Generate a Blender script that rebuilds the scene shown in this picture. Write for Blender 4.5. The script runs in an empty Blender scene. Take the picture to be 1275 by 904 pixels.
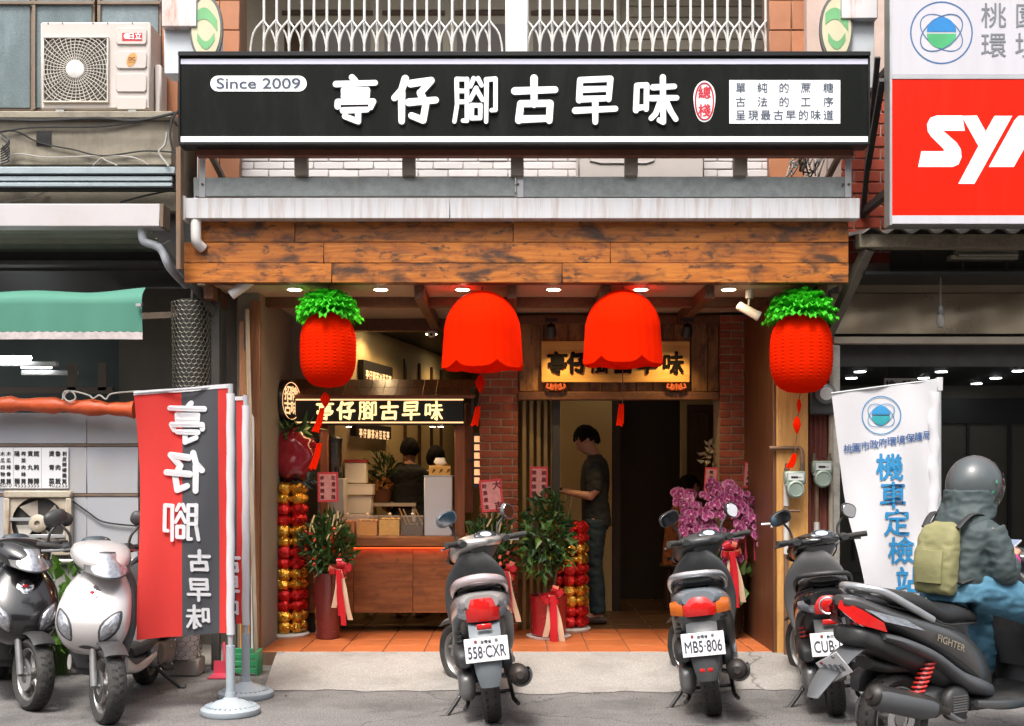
import bpy, bmesh, math, random
from mathutils import Vector, Matrix, Euler
R=math.radians; PI=math.pi
random.seed(7)
sc=bpy.context.scene
C=sc.collection
# ---------------------------------------------------------------- camera, sky, sun, exposure
# pinhole numbers of the photograph (1275 px wide): focal 1431 px, horizon row 590, principal column 637.5
FP,U0,V0,EYE,BACK=1431.0,637.5,590.0,1.40,3.0   # the camera stands 3 m behind y=0
cam=bpy.data.cameras.new('camera'); camo=bpy.data.objects.new('camera',cam); C.objects.link(camo)
camo.location=(0,-BACK,EYE); camo.rotation_euler=(R(90),0,0)
cam.sensor_width=36; cam.lens=36*FP/1275.0; cam.shift_y=(V0-452.0)/1275.0; cam.clip_end=2000; cam.clip_start=.05
sc.camera=camo
w=bpy.data.worlds.new('World'); sc.world=w; w.use_nodes=True
nt=w.node_tree; bg=nt.nodes['Background']
sky=nt.nodes.new('ShaderNodeTexSky'); sky.sky_type='NISHITA'; sky.sun_disc=False
sky.sun_elevation=R(61); sky.sun_rotation=R(180+18); sky.dust_density=6; sky.air_density=1.0; sky.ozone_density=.6
hs=nt.nodes.new('ShaderNodeHueSaturation'); hs.inputs['Saturation'].default_value=.35
nt.links.new(sky.outputs[0],hs.inputs['Color']); nt.links.new(hs.outputs[0],bg.inputs['Color'])
bg.inputs['Strength'].default_value=.13
sun=bpy.data.lights.new('sun','SUN'); suno=bpy.data.objects.new('sun',sun); C.objects.link(suno)
sun.energy=1.4; sun.angle=R(16); sun.color=(1,.95,.88)
sd=Vector((math.sin(R(198))*math.cos(R(61)),math.cos(R(198))*math.cos(R(61)),math.sin(R(61))))
suno.rotation_euler=sd.to_track_quat('Z','Y').to_euler(); suno.location=sd*20
vs=sc.view_settings; vs.view_transform='Standard'; vs.look='None'; vs.exposure=1.2; vs.gamma=1
sc.cycles.max_bounces=6; sc.cycles.diffuse_bounces=3; sc.cycles.glossy_bounces=3; sc.cycles.transparent_max_bounces=8
sc.cycles.transmission_bounces=4; sc.cycles.use_denoising=True; sc.cycles.sample_clamp_indirect=4; sc.cycles.caustics_reflective=False; sc.cycles.caustics_refractive=False

def X(u,y): return (u-U0)/FP*(y+BACK)
def Z(v,y): return EYE+(V0-v)/FP*(y+BACK)
def GY(v,z=0): return FP*(EYE-z)/(v-V0)-BACK   # distance of a ground point seen in row v
# ---------------------------------------------------------------- materials
MATS={}
def M(name,col,rough=.6,metal=0,var=.15,scale=6,bump=0,bscale=60,coat=0,emit=0,ecol=None,rnd=0,trans=0,alpha=1,spec=.5,
      dirt=None,dirt_amt=.5,dirt_scale=2.5,stretch=(1,1,1),transl=0,rvar=.1,sheen=0,fine=0,fscale=400,crack=0):
    if name in MATS: return MATS[name]
    m=bpy.data.materials.new(name); m.use_nodes=True; MATS[name]=m
    n=m.node_tree.nodes; L=m.node_tree.links; b=n['Principled BSDF']
    b.inputs['Roughness'].default_value=rough; b.inputs['Metallic'].default_value=metal
    b.inputs['Specular IOR Level'].default_value=spec
    if coat: b.inputs['Coat Weight'].default_value=coat; b.inputs['Coat Roughness'].default_value=.08
    if trans: b.inputs['Transmission Weight'].default_value=trans; b.inputs['IOR'].default_value=1.3
    if sheen: b.inputs['Sheen Weight'].default_value=sheen
    b.inputs['Alpha'].default_value=alpha
    tc=n.new('ShaderNodeTexCoord'); oi=n.new('ShaderNodeObjectInfo')
    mp=n.new('ShaderNodeMapping'); mp.inputs['Scale'].default_value=stretch
    mul=n.new('ShaderNodeMath'); mul.operation='MULTIPLY'; mul.inputs[1].default_value=37.0
    L.new(oi.outputs['Random'],mul.inputs[0])
    L.new(tc.outputs['Object'],mp.inputs['Vector']); 
    cx=n.new('ShaderNodeCombineXYZ'); L.new(mul.outputs[0],cx.inputs[0]); L.new(mul.outputs[0],cx.inputs[1]); L.new(cx.outputs[0],mp.inputs['Location'])
    nz=n.new('ShaderNodeTexNoise'); nz.inputs['Scale'].default_value=scale; nz.inputs['Detail'].default_value=6; nz.inputs['Roughness'].default_value=.65
    L.new(mp.outputs[0],nz.inputs['Vector'])
    mr=n.new('ShaderNodeMapRange'); mr.inputs[1].default_value=.25; mr.inputs[2].default_value=.75; mr.inputs[3].default_value=1-var; mr.inputs[4].default_value=1+var
    L.new(nz.outputs['Fac'],mr.inputs[0])
    fac=mr.outputs[0]
    if rnd:
        r2=n.new('ShaderNodeMapRange'); r2.inputs[3].default_value=1-rnd; r2.inputs[4].default_value=1+rnd; L.new(oi.outputs['Random'],r2.inputs[0])
        mm=n.new('ShaderNodeMath'); mm.operation='MULTIPLY'; L.new(fac,mm.inputs[0]); L.new(r2.outputs[0],mm.inputs[1]); fac=mm.outputs[0]
    if fine:
        fz=n.new('ShaderNodeTexNoise'); fz.inputs['Scale'].default_value=fscale; fz.inputs['Detail'].default_value=2; L.new(tc.outputs['Object'],fz.inputs['Vector'])
        fr_=n.new('ShaderNodeMapRange'); fr_.inputs[1].default_value=.3; fr_.inputs[2].default_value=.7; fr_.inputs[3].default_value=1-fine; fr_.inputs[4].default_value=1+fine; L.new(fz.outputs['Fac'],fr_.inputs[0])
        m3=n.new('ShaderNodeMath'); m3.operation='MULTIPLY'; L.new(fac,m3.inputs[0]); L.new(fr_.outputs[0],m3.inputs[1]); fac=m3.outputs[0]
    vm=n.new('ShaderNodeVectorMath'); vm.operation='SCALE'; vm.inputs[0].default_value=col[:3]; L.new(fac,vm.inputs['Scale'])
    out=vm.outputs[0]
    if dirt:
        dn=n.new('ShaderNodeTexNoise'); dn.inputs['Scale'].default_value=dirt_scale; dn.inputs['Detail'].default_value=8; dn.inputs['Roughness'].default_value=.7
        L.new(mp.outputs[0],dn.inputs['Vector'])
        dr=n.new('ShaderNodeMapRange'); dr.inputs[1].default_value=.48; dr.inputs[2].default_value=.72; dr.inputs[3].default_value=0; dr.inputs[4].default_value=dirt_amt
        L.new(dn.outputs['Fac'],dr.inputs[0])
        mx=n.new('ShaderNodeMix'); mx.data_type='RGBA'; L.new(dr.outputs[0],mx.inputs[0]); L.new(out,mx.inputs[6]); mx.inputs[7].default_value=(*dirt,1); out=mx.outputs[2]
    if crack:
        vz=n.new('ShaderNodeTexVoronoi'); vz.feature='DISTANCE_TO_EDGE'; vz.inputs['Scale'].default_value=crack
        wn=n.new('ShaderNodeTexNoise'); wn.inputs['Scale'].default_value=5; wn.inputs['Detail'].default_value=6; va=n.new('ShaderNodeMixRGB'); va.blend_type='ADD'; va.inputs[0].default_value=.35; L.new(tc.outputs['Object'],wn.inputs['Vector']); L.new(tc.outputs['Object'],va.inputs[1]); L.new(wn.outputs['Color'],va.inputs[2]); L.new(va.outputs[0],vz.inputs['Vector'])
        ck=n.new('ShaderNodeMapRange'); ck.inputs[1].default_value=.002; ck.inputs[2].default_value=.009; ck.inputs[3].default_value=.55; ck.inputs[4].default_value=0; L.new(vz.outputs['Distance'],ck.inputs[0])
        cm=n.new('ShaderNodeMix'); cm.data_type='RGBA'; L.new(ck.outputs[0],cm.inputs[0]); L.new(out,cm.inputs[6]); cm.inputs[7].default_value=(.03,.028,.026,1); out=cm.outputs[2]
    L.new(out,b.inputs['Base Color'])
    if rvar:
        rr=n.new('ShaderNodeMapRange'); rr.inputs[3].default_value=max(0,rough-rvar); rr.inputs[4].default_value=min(1,rough+rvar)
        L.new(nz.outputs['Fac'],rr.inputs[0]); L.new(rr.outputs[0],b.inputs['Roughness'])
    if bump:
        bn=n.new('ShaderNodeTexNoise'); bn.inputs['Scale'].default_value=bscale; bn.inputs['Detail'].default_value=5; L.new(mp.outputs[0],bn.inputs['Vector'])
        bp=n.new('ShaderNodeBump'); bp.inputs['Strength'].default_value=bump; bp.inputs['Distance'].default_value=.01
        L.new(bn.outputs['Fac'],bp.inputs['Height']); L.new(bp.outputs[0],b.inputs['Normal'])
    if emit:
        b.inputs['Emission Color'].default_value=(*(ecol or col)[:3],1); b.inputs['Emission Strength'].default_value=emit
    if transl:
        tb=n.new('ShaderNodeBsdfTranslucent'); tb.inputs['Color'].default_value=(*col[:3],1); ms=n.new('ShaderNodeMixShader'); ms.inputs[0].default_value=transl
        o=n['Material Output']; L.new(b.outputs[0],ms.inputs[1]); L.new(tb.outputs[0],ms.inputs[2]); L.new(ms.outputs[0],o.inputs[0])
    return m
def wood(name,c1,c2,burn=None,burn_amt=.8,axis=0,rough=.5,gs=3.0,rnd=.2,knot=0):
    if name in MATS: return MATS[name]
    m=bpy.data.materials.new(name); m.use_nodes=True; MATS[name]=m
    n=m.node_tree.nodes; L=m.node_tree.links; b=n['Principled BSDF']
    tc=n.new('ShaderNodeTexCoord'); oi=n.new('ShaderNodeObjectInfo'); mp=n.new('ShaderNodeMapping')
    s=[14,14,14]; s[axis]=1.0; mp.inputs['Scale'].default_value=s
    ad=n.new('ShaderNodeVectorMath'); ad.operation='ADD'; sl=n.new('ShaderNodeMath'); sl.operation='MULTIPLY'; sl.inputs[1].default_value=23.
    L.new(oi.outputs['Random'],sl.inputs[0]); L.new(tc.outputs['Object'],ad.inputs[0]); L.new(sl.outputs[0],ad.inputs[1]); L.new(ad.outputs[0],mp.inputs['Vector'])
    g=n.new('ShaderNodeTexNoise'); g.inputs['Scale'].default_value=gs; g.inputs['Detail'].default_value=7; g.inputs['Distortion'].default_value=.6; L.new(mp.outputs[0],g.inputs['Vector'])
    cr=n.new('ShaderNodeValToRGB'); cr.color_ramp.elements[0].position=.32; cr.color_ramp.elements[1].position=.68
    cr.color_ramp.elements[0].color=(*c1,1); cr.color_ramp.elements[1].color=(*c2,1); L.new(g.outputs['Fac'],cr.inputs[0]); out=cr.outputs[0]
    if burn:
        mp2=n.new('ShaderNodeMapping'); s2=[9,9,9]; s2[axis]=4.2; mp2.inputs['Scale'].default_value=s2; L.new(ad.outputs[0],mp2.inputs['Vector'])
        for sca,a,lo,hi in ((1.0,burn_amt,.475,.66),(2.6,burn_amt*.9,.56,.66)):
            q=n.new('ShaderNodeTexNoise'); q.inputs['Scale'].default_value=sca; q.inputs['Detail'].default_value=5; q.inputs['Roughness'].default_value=.6; q.inputs['Distortion'].default_value=.4
            L.new(mp2.outputs[0],q.inputs['Vector']); mr=n.new('ShaderNodeMapRange'); mr.inputs[1].default_value=lo; mr.inputs[2].default_value=hi; mr.inputs[4].default_value=a; L.new(q.outputs['Fac'],mr.inputs[0])
            mx=n.new('ShaderNodeMix'); mx.data_type='RGBA'; L.new(mr.outputs[0],mx.inputs[0]); L.new(out,mx.inputs[6]); mx.inputs[7].default_value=(*burn,1); out=mx.outputs[2]
    r2=n.new('ShaderNodeMapRange'); r2.inputs[3].default_value=1-rnd; r2.inputs[4].default_value=1+rnd; L.new(oi.outputs['Random'],r2.inputs[0])
    vm=n.new('ShaderNodeVectorMath'); vm.operation='SCALE'; L.new(out,vm.inputs[0]); L.new(r2.outputs[0],vm.inputs['Scale']); L.new(vm.outputs[0],b.inputs['Base Color'])
    b.inputs['Roughness'].default_value=rough
    bp=n.new('ShaderNodeBump'); bp.inputs['Strength'].default_value=.35; bp.inputs['Distance'].default_value=.004; L.new(g.outputs['Fac'],bp.inputs['Height']); L.new(bp.outputs[0],b.inputs['Normal'])
    return m
def glow(name,col,s):
    if name in MATS: return MATS[name]
    m=bpy.data.materials.new(name); m.use_nodes=True; MATS[name]=m; b=m.node_tree.nodes['Principled BSDF']
    b.inputs['Base Color'].default_value=(*col,1); b.inputs['Emission Color'].default_value=(*col,1); b.inputs['Emission Strength'].default_value=s
    return m
# ---------------------------------------------------------------- mesh building
ORG={}
def sp(a,b,t): return a+(b-a)*t
def catmull(keys,n):
    k=[tuple(map(float,q)) for q in keys]; out=[]
    m=len(k)-1
    for i in range(n+1):
        t=i/n*m; j=min(int(t),m-1); f=t-j
        p0=k[max(j-1,0)];p1=k[j];p2=k[j+1];p3=k[min(j+2,m)]
        out.append(tuple(.5*((2*b)+(-a+c)*f+(2*a-5*b+4*c-d)*f*f+(-a+3*b-3*c+d)*f**3) for a,b,c,d in zip(p0,p1,p2,p3)))
    return out
class MB:
    def __init__(s,T=None): s.v=[];s.f=[];s.mi=[];s.m=0;s.T=T or Matrix()
    def add(s,vs,fs):
        o=len(s.v); T=s.T; s.v+=[T@Vector(p) for p in vs]; s.f+=[tuple(i+o for i in f) for f in fs]; s.mi+=[s.m]*len(fs); return s
    def box(s,x0,x1,y0,y1,z0,z1):
        return s.add([(x,y,z) for x in (x0,x1) for y in (y0,y1) for z in (z0,z1)],[(0,1,3,2),(4,6,7,5),(0,4,5,1),(2,3,7,6),(0,2,6,4),(1,5,7,3)])
    def ub(s,u0,u1,v0,v1,y,d):   # a box whose front face spans these photo columns/rows at distance y
        return s.box(X(u0,y),X(u1,y),y,y+d,Z(v1,y),Z(v0,y))
    def ob(s,c,size,rot=(0,0,0)):
        q=Matrix.Translation(c)@Euler(rot).to_matrix().to_4x4(); hx,hy,hz=[a/2 for a in size]
        return s.add([q@Vector((x,y,z)) for x in (-hx,hx) for y in (-hy,hy) for z in (-hz,hz)],[(0,1,3,2),(4,6,7,5),(0,4,5,1),(2,3,7,6),(0,2,6,4),(1,5,7,3)])
    def bar(s,a,b,w,h):
        a=Vector(a);b=Vector(b);d=b-a; q=d.to_track_quat('X','Z').to_matrix().to_4x4(); q=Matrix.Translation((a+b)/2)@q
        hx,hy,hz=d.length/2,w/2,h/2
        return s.add([q@Vector((x,y,z)) for x in (-hx,hx) for y in (-hy,hy) for z in (-hz,hz)],[(0,1,3,2),(4,6,7,5),(0,4,5,1),(2,3,7,6),(0,2,6,4),(1,5,7,3)])
    def loft(s,rings,cap=True,closed=True):
        n=len(rings[0]); vs=[p for r in rings for p in r]; fs=[]
        for i in range(len(rings)-1):
            for j in range(n if closed else n-1):
                k=(j+1)%n; fs.append((i*n+j,i*n+k,(i+1)*n+k,(i+1)*n+j))
        if cap:
            for base,rv in ((0,True),((len(rings)-1)*n,False)):
                r=list(range(base,base+n)); fs.append(tuple(reversed(r)) if rv else tuple(r))
        return s.add(vs,fs)
    def tube(s,pts,r,seg=8,cap=True,smooth=0,flat=1):
        pts=[Vector(p) for p in pts]
        if smooth:
            pts=[Vector(p) for p in catmull([tuple(p) for p in pts],smooth)]
        n=len(pts); rr=[r]*n if not hasattr(r,'__len__') else ([q[0] for q in catmull([(a,) for a in r],n-1)] if len(r)!=n else r)
        t0=(pts[1]-pts[0]).normalized(); a=Vector((0,0,1)) if abs(t0.z)<.9 else Vector((1,0,0)); nrm=(a-t0*a.dot(t0)).normalized(); rings=[]
        for i in range(n):
            t=((pts[min(i+1,n-1)]-pts[max(i-1,0)])).normalized()
            nrm=(nrm-t*nrm.dot(t)).normalized(); bn=t.cross(nrm)
            rings.append([pts[i]+(nrm*math.cos(2*PI*j/seg)*flat+bn*math.sin(2*PI*j/seg))*rr[i] for j in range(seg)])
        return s.loft(rings,cap)
    def lathe(s,prof,c=(0,0,0),axis='z',seg=24,cap=True,a0=0,a1=2*PI,mod=None):
        rings=[]; full=abs(a1-a0-2*PI)<1e-6
        for r,h in prof:
            ring=[]
            for j in range(seg if full else seg+1):
                a=a0+(a1-a0)*j/seg; q=r*(mod(a,h) if mod else 1); x,y=q*math.cos(a),q*math.sin(a)
                p={'z':(x,y,h),'x':(h,x,y),'y':(x,h,-y) if False else (y,h,x)}[axis]; ring.append((p[0]+c[0],p[1]+c[1],p[2]+c[2]))
            rings.append(ring)
        return s.loft(rings,cap,full)
    def prism(s,poly,y0,y1,plane='xz'):
        n=len(poly); f={'xz':lambda a,b,y:(a,y,b),'xy':lambda a,b,y:(a,b,y),'yz':lambda a,b,y:(y,a,b)}[plane]
        vs=[f(a,b,y0) for a,b in poly]+[f(a,b,y1) for a,b in poly]
        return s.add(vs,[tuple(range(n)),tuple(range(2*n-1,n-1,-1))]+[(i,n+i,n+(i+1)%n,(i+1)%n) for i in range(n)])
    def lx(s,keys,n=16,seg=20,ex=2.4,cap=True,smooth=True):  # loft along x: (x, zc, halfwidth, halfheight)
        ks=catmull(keys,n) if smooth else keys; rings=[]
        for k in ks:
            x,z,a,b=k[:4]; e=k[4] if len(k)>4 else ex; ring=[]
            for j in range(seg):
                t=2*PI*j/seg; c,q=math.cos(t),math.sin(t)
                ring.append((x,a*math.copysign(abs(c)**(2/e),c),z+b*math.copysign(abs(q)**(2/e),q)))
            rings.append(ring)
        return s.loft(rings,cap)
    def lz(s,keys,n=16,seg=20,ex=2.4,cap=True,cy=0):  # loft along z: (z, xc, halflen x, halfwidth y)
        rings=[]
        for k in catmull(keys,n):
            z,xc,a,b=k[:4]; ring=[]
            for j in range(seg):
                t=2*PI*j/seg; c,q=math.cos(t),math.sin(t)
                ring.append((xc+a*math.copysign(abs(c)**(2/ex),c),cy+b*math.copysign(abs(q)**(2/ex),q),z))
            rings.append(ring)
        return s.loft(rings,cap)
    def sheet(s,fn,nu,nv):
        vs=[fn(i/nu,j/nv) for i in range(nu+1) for j in range(nv+1)]
        return s.add(vs,[(i*(nv+1)+j,(i+1)*(nv+1)+j,(i+1)*(nv+1)+j+1,i*(nv+1)+j+1) for i in range(nu) for j in range(nv)])
    def mesh(s,name,mats,org=(0,0,0),bevel=0,smooth=40,fix=True,merge=False):
        me=bpy.data.meshes.new(name); o=Vector(org); me.from_pydata([p-o for p in s.v],[],s.f)
        for m in (mats if isinstance(mats,(list,tuple)) else [mats]): me.materials.append(m)
        me.polygons.foreach_set('material_index',s.mi)
        if fix or bevel:
            bm=bmesh.new(); bm.from_mesh(me)
            if merge: bmesh.ops.remove_doubles(bm,verts=bm.verts,dist=1e-5)
            if bevel: 
                bmesh.ops.remove_doubles(bm,verts=bm.verts,dist=1e-6)
                es=[e for e in bm.edges if len(e.link_faces)==2 and e.calc_face_angle(0)>R(35)]
                bmesh.ops.bevel(bm,geom=es,offset=bevel,segments=1,affect='EDGES',clamp_overlap=True)
            if fix: bmesh.ops.recalc_face_normals(bm,faces=bm.faces)
            bm.to_mesh(me); bm.free()
        if smooth: 
            me.polygons.foreach_set('use_smooth',[True]*len(me.polygons)); me.set_sharp_from_angle(angle=R(smooth))
        me.update(); return me
    def build(s,name,mats,parent=None,bevel=0,smooth=40,local=False,fix=True,merge=False):
        org=ORG.get(parent.name,(0,0,0)) if (parent and not local) else (0,0,0)
        o=bpy.data.objects.new(name,s.mesh(name,mats,org,bevel,smooth,fix,merge)); C.objects.link(o)
        if parent: o.parent=parent; ORG[o.name]=org
        return o
def part(name,mat,parent,*ops,bevel=0,smooth=40,local=False):
    b=MB()
    for op in ops: getattr(b,op[0])(*op[1:])
    return b.build(name,mat,parent,bevel,smooth,local)
def thing(name,label,cat,loc=(0,0,0),rot=None,group=None):
    o=bpy.data.objects.new(name,None); C.objects.link(o); o.location=loc; o.empty_display_size=.1
    if rot is not None: o.rotation_euler=rot if hasattr(rot,'__len__') else (0,0,rot)
    ORG[o.name]=tuple(loc); o['label']=label; o['category']=cat
    if group: o['group']=group
    return o
def struct(o): o['kind']='structure'; return o
def tag(o,label,cat,group=None):
    o['label']=label; o['category']=cat
    if group: o['group']=group
    return o
def inst(name,me,parent,loc,rot=(0,0,0),scale=(1,1,1)):   # loc in world for unrotated things
    o=bpy.data.objects.new(name,me); C.objects.link(o); o.parent=parent; g=ORG.get(parent.name,(0,0,0)) if parent else (0,0,0)
    o.location=Vector(loc)-Vector(g); o.rotation_euler=rot; o.scale=scale; ORG[o.name]=g; return o
def lamp(name,kind,parent,loc,energy,color,size=.1,rot=(0,0,0),spot=None,blend=.6,sizey=None):
    l=bpy.data.lights.new(name,kind); o=bpy.data.objects.new(name,l); C.objects.link(o); l.energy=energy; l.color=color
    if kind=='AREA':
        l.size=size
        if sizey: l.shape='RECTANGLE'; l.size_y=sizey
    else: l.shadow_soft_size=size
    if spot: l.spot_size=spot; l.spot_blend=blend
    o.parent=parent; o.location=Vector(loc)-Vector(ORG.get(parent.name,(0,0,0))); o.rotation_euler=rot; return o
# lettering: flat print turned into mesh, facing the street (-y)
TXT={}
def glyphs(body,bold=0.,ext=0.):
    k=(body,bold,ext)
    if k in TXT: return TXT[k]
    cu=bpy.data.curves.new('t','FONT'); cu.body=body; cu.size=1; cu.align_x='CENTER'; cu.offset=bold; cu.extrude=ext; cu.resolution_u=4
    ob=bpy.data.objects.new('t',cu); 
    me=bpy.data.meshes.new_from_object(ob)
    vs=[tuple(v.co) for v in me.vertices]; fs=[tuple(p.vertices) for p in me.polygons]
    bpy.data.objects.remove(ob); bpy.data.curves.remove(cu); bpy.data.meshes.remove(me)
    TXT[k]=(vs,fs); return TXT[k]
def put(mb,body,x,z,h,y,bold=0.,wide=1.,mirror=False,fn=None,ext=0.,fit=None,slant=0):
    """text centred at x,z with em height h on the plane y; fn(a,b,lift) maps to a 3D point instead"""
    vs,fs=glyphs(body,0,ext)
    if not vs: return
    x0=min(v[0] for v in vs);x1=max(v[0] for v in vs);z0=min(v[1] for v in vs);z1=max(v[1] for v in vs)
    cx=(x0+x1)/2; cz=.36 if fit is None else (z0+z1)/2
    sx=sz=h
    if fit: sx=fit/(x1-x0); sz=h/(z1-z0)
    s=-1 if mirror else 1
    for k,(ox,oz) in enumerate([(0,0),(bold,0),(-bold,0),(0,bold),(0,-bold)] if bold else [(0,0)]):
        o=[]
        for a,b,c in vs:
            px=x+s*(a-cx+ox)*sx*wide+(b-cz)*sz*slant; pz=z+(b-cz+oz)*sz
            o.append(fn(px,pz,k*.0003) if fn else (px,y-c*sx-k*.0003,pz))
        mb.add(o,fs)
# the six heavy brush characters of the shop's name, as strokes in a unit cell
def _b(x0,x1,z0,z1): return [[(x0,z1),(x1,z1)],[(x0,z1),(x0,z0)],[(x1,z1),(x1,z0)],[(x0,z0),(x1,z0)]]
BRUSH={'亭':(.125,[[(.42,1.),(.5,.93)],[(.06,.85),(.94,.88)]]+_b(.24,.76,.58,.72)+[[(.1,.36),(.1,.46),(.9,.47),(.84,.34)],[(.22,.27),(.76,.29)],[(.56,.28),(.56,.03),(.26,.14)]]),
'仔':(.15,[[(.28,.97),(.2,.72),(.04,.55)],[(.2,.66),(.2,.04)],[(.4,.86),(.86,.93),(.62,.66)],[(.62,.66),(.74,.4),(.68,.06),(.42,.16)],[(.36,.45),(.96,.5)]]),
'腳':(.095,[[(.08,.96),(.09,.4),(.03,.03)],[(.08,.96),(.31,.96)],[(.31,.96),(.31,.05),(.22,.05)],[(.1,.7),(.3,.7)],[(.1,.46),(.3,.46)],[(.46,.97),(.39,.8)],[(.56,.97),(.64,.82)],[(.52,.76),(.38,.5)],[(.52,.74),(.66,.5)]]+_b(.42,.61,.1,.38)+[[(.74,.94),(.95,.96),(.95,.28),(.86,.27)],[(.75,.94),(.74,.02)]]),
'古':(.15,[[(.05,.7),(.95,.73)],[(.48,.98),(.48,.4)],[(.14,.06),(.18,.42),(.84,.43),(.82,.05)],[(.16,.08),(.82,.1)]]),
'早':(.13,[[(.14,.5),(.16,.94),(.84,.97),(.8,.52)],[(.2,.73),(.78,.75)],[(.2,.52),(.76,.54)],[(.05,.27),(.95,.31)],[(.5,.5),(.5,.02)]]),
'味':(.12,[[(.06,.28),(.08,.82),(.3,.83),(.29,.3)],[(.08,.33),(.28,.35)],[(.44,.78),(.92,.8)],[(.4,.54),(.97,.55)],[(.66,1.),(.67,.02),(.58,.06)],[(.62,.5),(.5,.2),(.4,.1)],[(.72,.5),(.84,.25),(.95,.08)]])}
def brush(mb,ch,x,z,h,y,thick=.004,mirror=False,fn=None,wide=1.,fat=1.):
    """one character centred at x,z; rounded strokes laid each a hair proud of the last"""
    wd,st=BRUSH[ch]; wd*=fat
    for k,pl in enumerate(st):
        P=[Vector((a,b)) for a,b in pl]
        segs=[(P[i],P[i+1]) for i in range(len(P)-1)]
        for q,(a,b) in enumerate(segs):
            d=(b-a).normalized(); nn=Vector((-d.y,d.x)); poly=[]
            ra=wd/2*(1.06 if q==0 else .98); rb=wd/2*(.92 if q==len(segs)-1 else .98)
            a0=math.atan2(nn.y,nn.x)
            for i in range(7): t=a0+PI*i/6; poly.append(a+Vector((math.cos(t),math.sin(t)))*ra)
            for i in range(7): t=a0+PI+PI*i/6; poly.append(b+Vector((math.cos(t),math.sin(t)))*rb)
            sg=-1 if mirror else 1; lift=thick+(k*3+q)*.00025
            pp=[(x+sg*(p.x-.5)*h*wide,z+(p.y-.5)*h) for p in poly]
            if fn: mb.add([fn(a_,b_,lift) for a_,b_ in pp],[tuple(range(14))])
            else: mb.prism(pp,y-lift,y)
# ================================================================ SETTING
asphalt=M('asphalt',(.165,.155,.15),.9,var=.18,scale=5,bump=.5,bscale=220,dirt=(.06,.057,.055),dirt_amt=.8,dirt_scale=1.9,fine=.5,fscale=95,crack=.75)
conc=M('concrete_apron',(.30,.28,.26),.85,var=.12,scale=3,bump=.35,bscale=90,dirt=(.17,.155,.14),dirt_amt=.7,dirt_scale=2.3,fine=.24,fscale=90,crack=.45)
grime=M('grimy_concrete',(.30,.265,.205),.9,var=.2,scale=4,bump=.4,bscale=60,dirt=(.12,.10,.075),dirt_amt=.8,dirt_scale=2.2,stretch=(1,1,.5))
grimed=M('dark_concrete',(.20,.18,.15),.9,var=.25,scale=5,bump=.4,bscale=60,dirt=(.07,.06,.05),dirt_amt=.7)
plaster=M('grey_plaster',(.25,.225,.18),.85,var=.08,scale=3,bump=.1,dirt=(.25,.23,.19),dirt_amt=.4)
cream=M('cream_wall',(.58,.46,.24),.7,var=.06,scale=2)
black=M('black_paint',(.012,.012,.012),.6,var=.2)
galv=M('galvanised_steel',(.36,.39,.38),.5,.5,var=.22,scale=22,dirt=(.22,.22,.20),dirt_amt=.6,dirt_scale=5)
whitem=M('white_metal_gutter',(.60,.60,.62),.42,.15,var=.06,scale=3,dirt=(.34,.22,.14),dirt_amt=.65,dirt_scale=4.5,stretch=(5,1,.3))
steelb=M('brown_steel',(.16,.12,.09),.7,.2,var=.3,scale=9,dirt=(.20,.08,.03),dirt_amt=.5,dirt_scale=5)
darkst=M('dark_steel',(.05,.048,.045),.6,.3,var=.3,scale=8)
ivory=M('white_powder_coat',(.74,.73,.70),.4,var=.06,scale=4,dirt=(.45,.40,.33),dirt_amt=.25,dirt_scale=3)
terr=M('terracotta_tile',(.42,.115,.034),.45,var=.14,scale=9,rnd=.14,dirt=(.26,.10,.04),dirt_amt=.4,dirt_scale=4)
brickm=M('red_brick',(.30,.072,.036),.85,var=.25,scale=14,bump=.5,bscale=90,rnd=.28,dirt=(.30,.17,.11),dirt_amt=.45,dirt_scale=9)
mortar=M('mortar',(.36,.27,.19),.9,var=.15,scale=20,bump=.3)
wtile=M('white_wall_tile',(.66,.62,.61),.35,var=.06,scale=6,rnd=.06)
btile=M('beige_wall_tile',(.46,.40,.30),.45,var=.1,scale=6,rnd=.10)
otile=M('orange_wall_tile',(.42,.17,.08),.45,var=.12,scale=6,rnd=.12)
beamw=wood('charred_plank',(.31,.080,.010),(.52,.175,.024),(.045,.022,.013),.93,0,.45,rnd=.12)
brownw=wood('stained_brown_wood',(.10,.04,.018),(.17,.07,.03),None,0,1,.5)
brownwz=wood('stained_brown_wood_upright',(.12,.045,.02),(.20,.08,.03),None,0,2,.5)
honeyw=wood('honey_wood_upright',(.46,.22,.06),(.60,.32,.10),(.36,.16,.045),.4,2,.5)
headw=wood('header_board',(.20,.09,.03),(.34,.16,.05),(.05,.025,.012),.8,2,.5)
ceilm=M('cream_ceiling_board',(.50,.38,.26),.7,var=.05,scale=2)
glassd=M('wired_glass',(.13,.17,.18),.25,var=.25,scale=4,bump=.3,bscale=160,dirt=(.34,.42,.46),dirt_amt=.6,dirt_scale=1.6,stretch=(1,1,.35))
alu=M('aluminium',(.62,.62,.63),.35,.7,var=.08)
pvc=M('white_pvc_pipe',(.70,.68,.66),.4,var=.06,dirt=(.45,.42,.38),dirt_amt=.3)
cablem=M('black_cable',(.02,.02,.02),.6)
cablew=M('grey_cable',(.42,.40,.37),.6)
# ground
G=MB(); G.sheet(lambda a,b:(-60+120*a,-60+120*b,0),24,24); struct(G.build('ground',asphalt))
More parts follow.
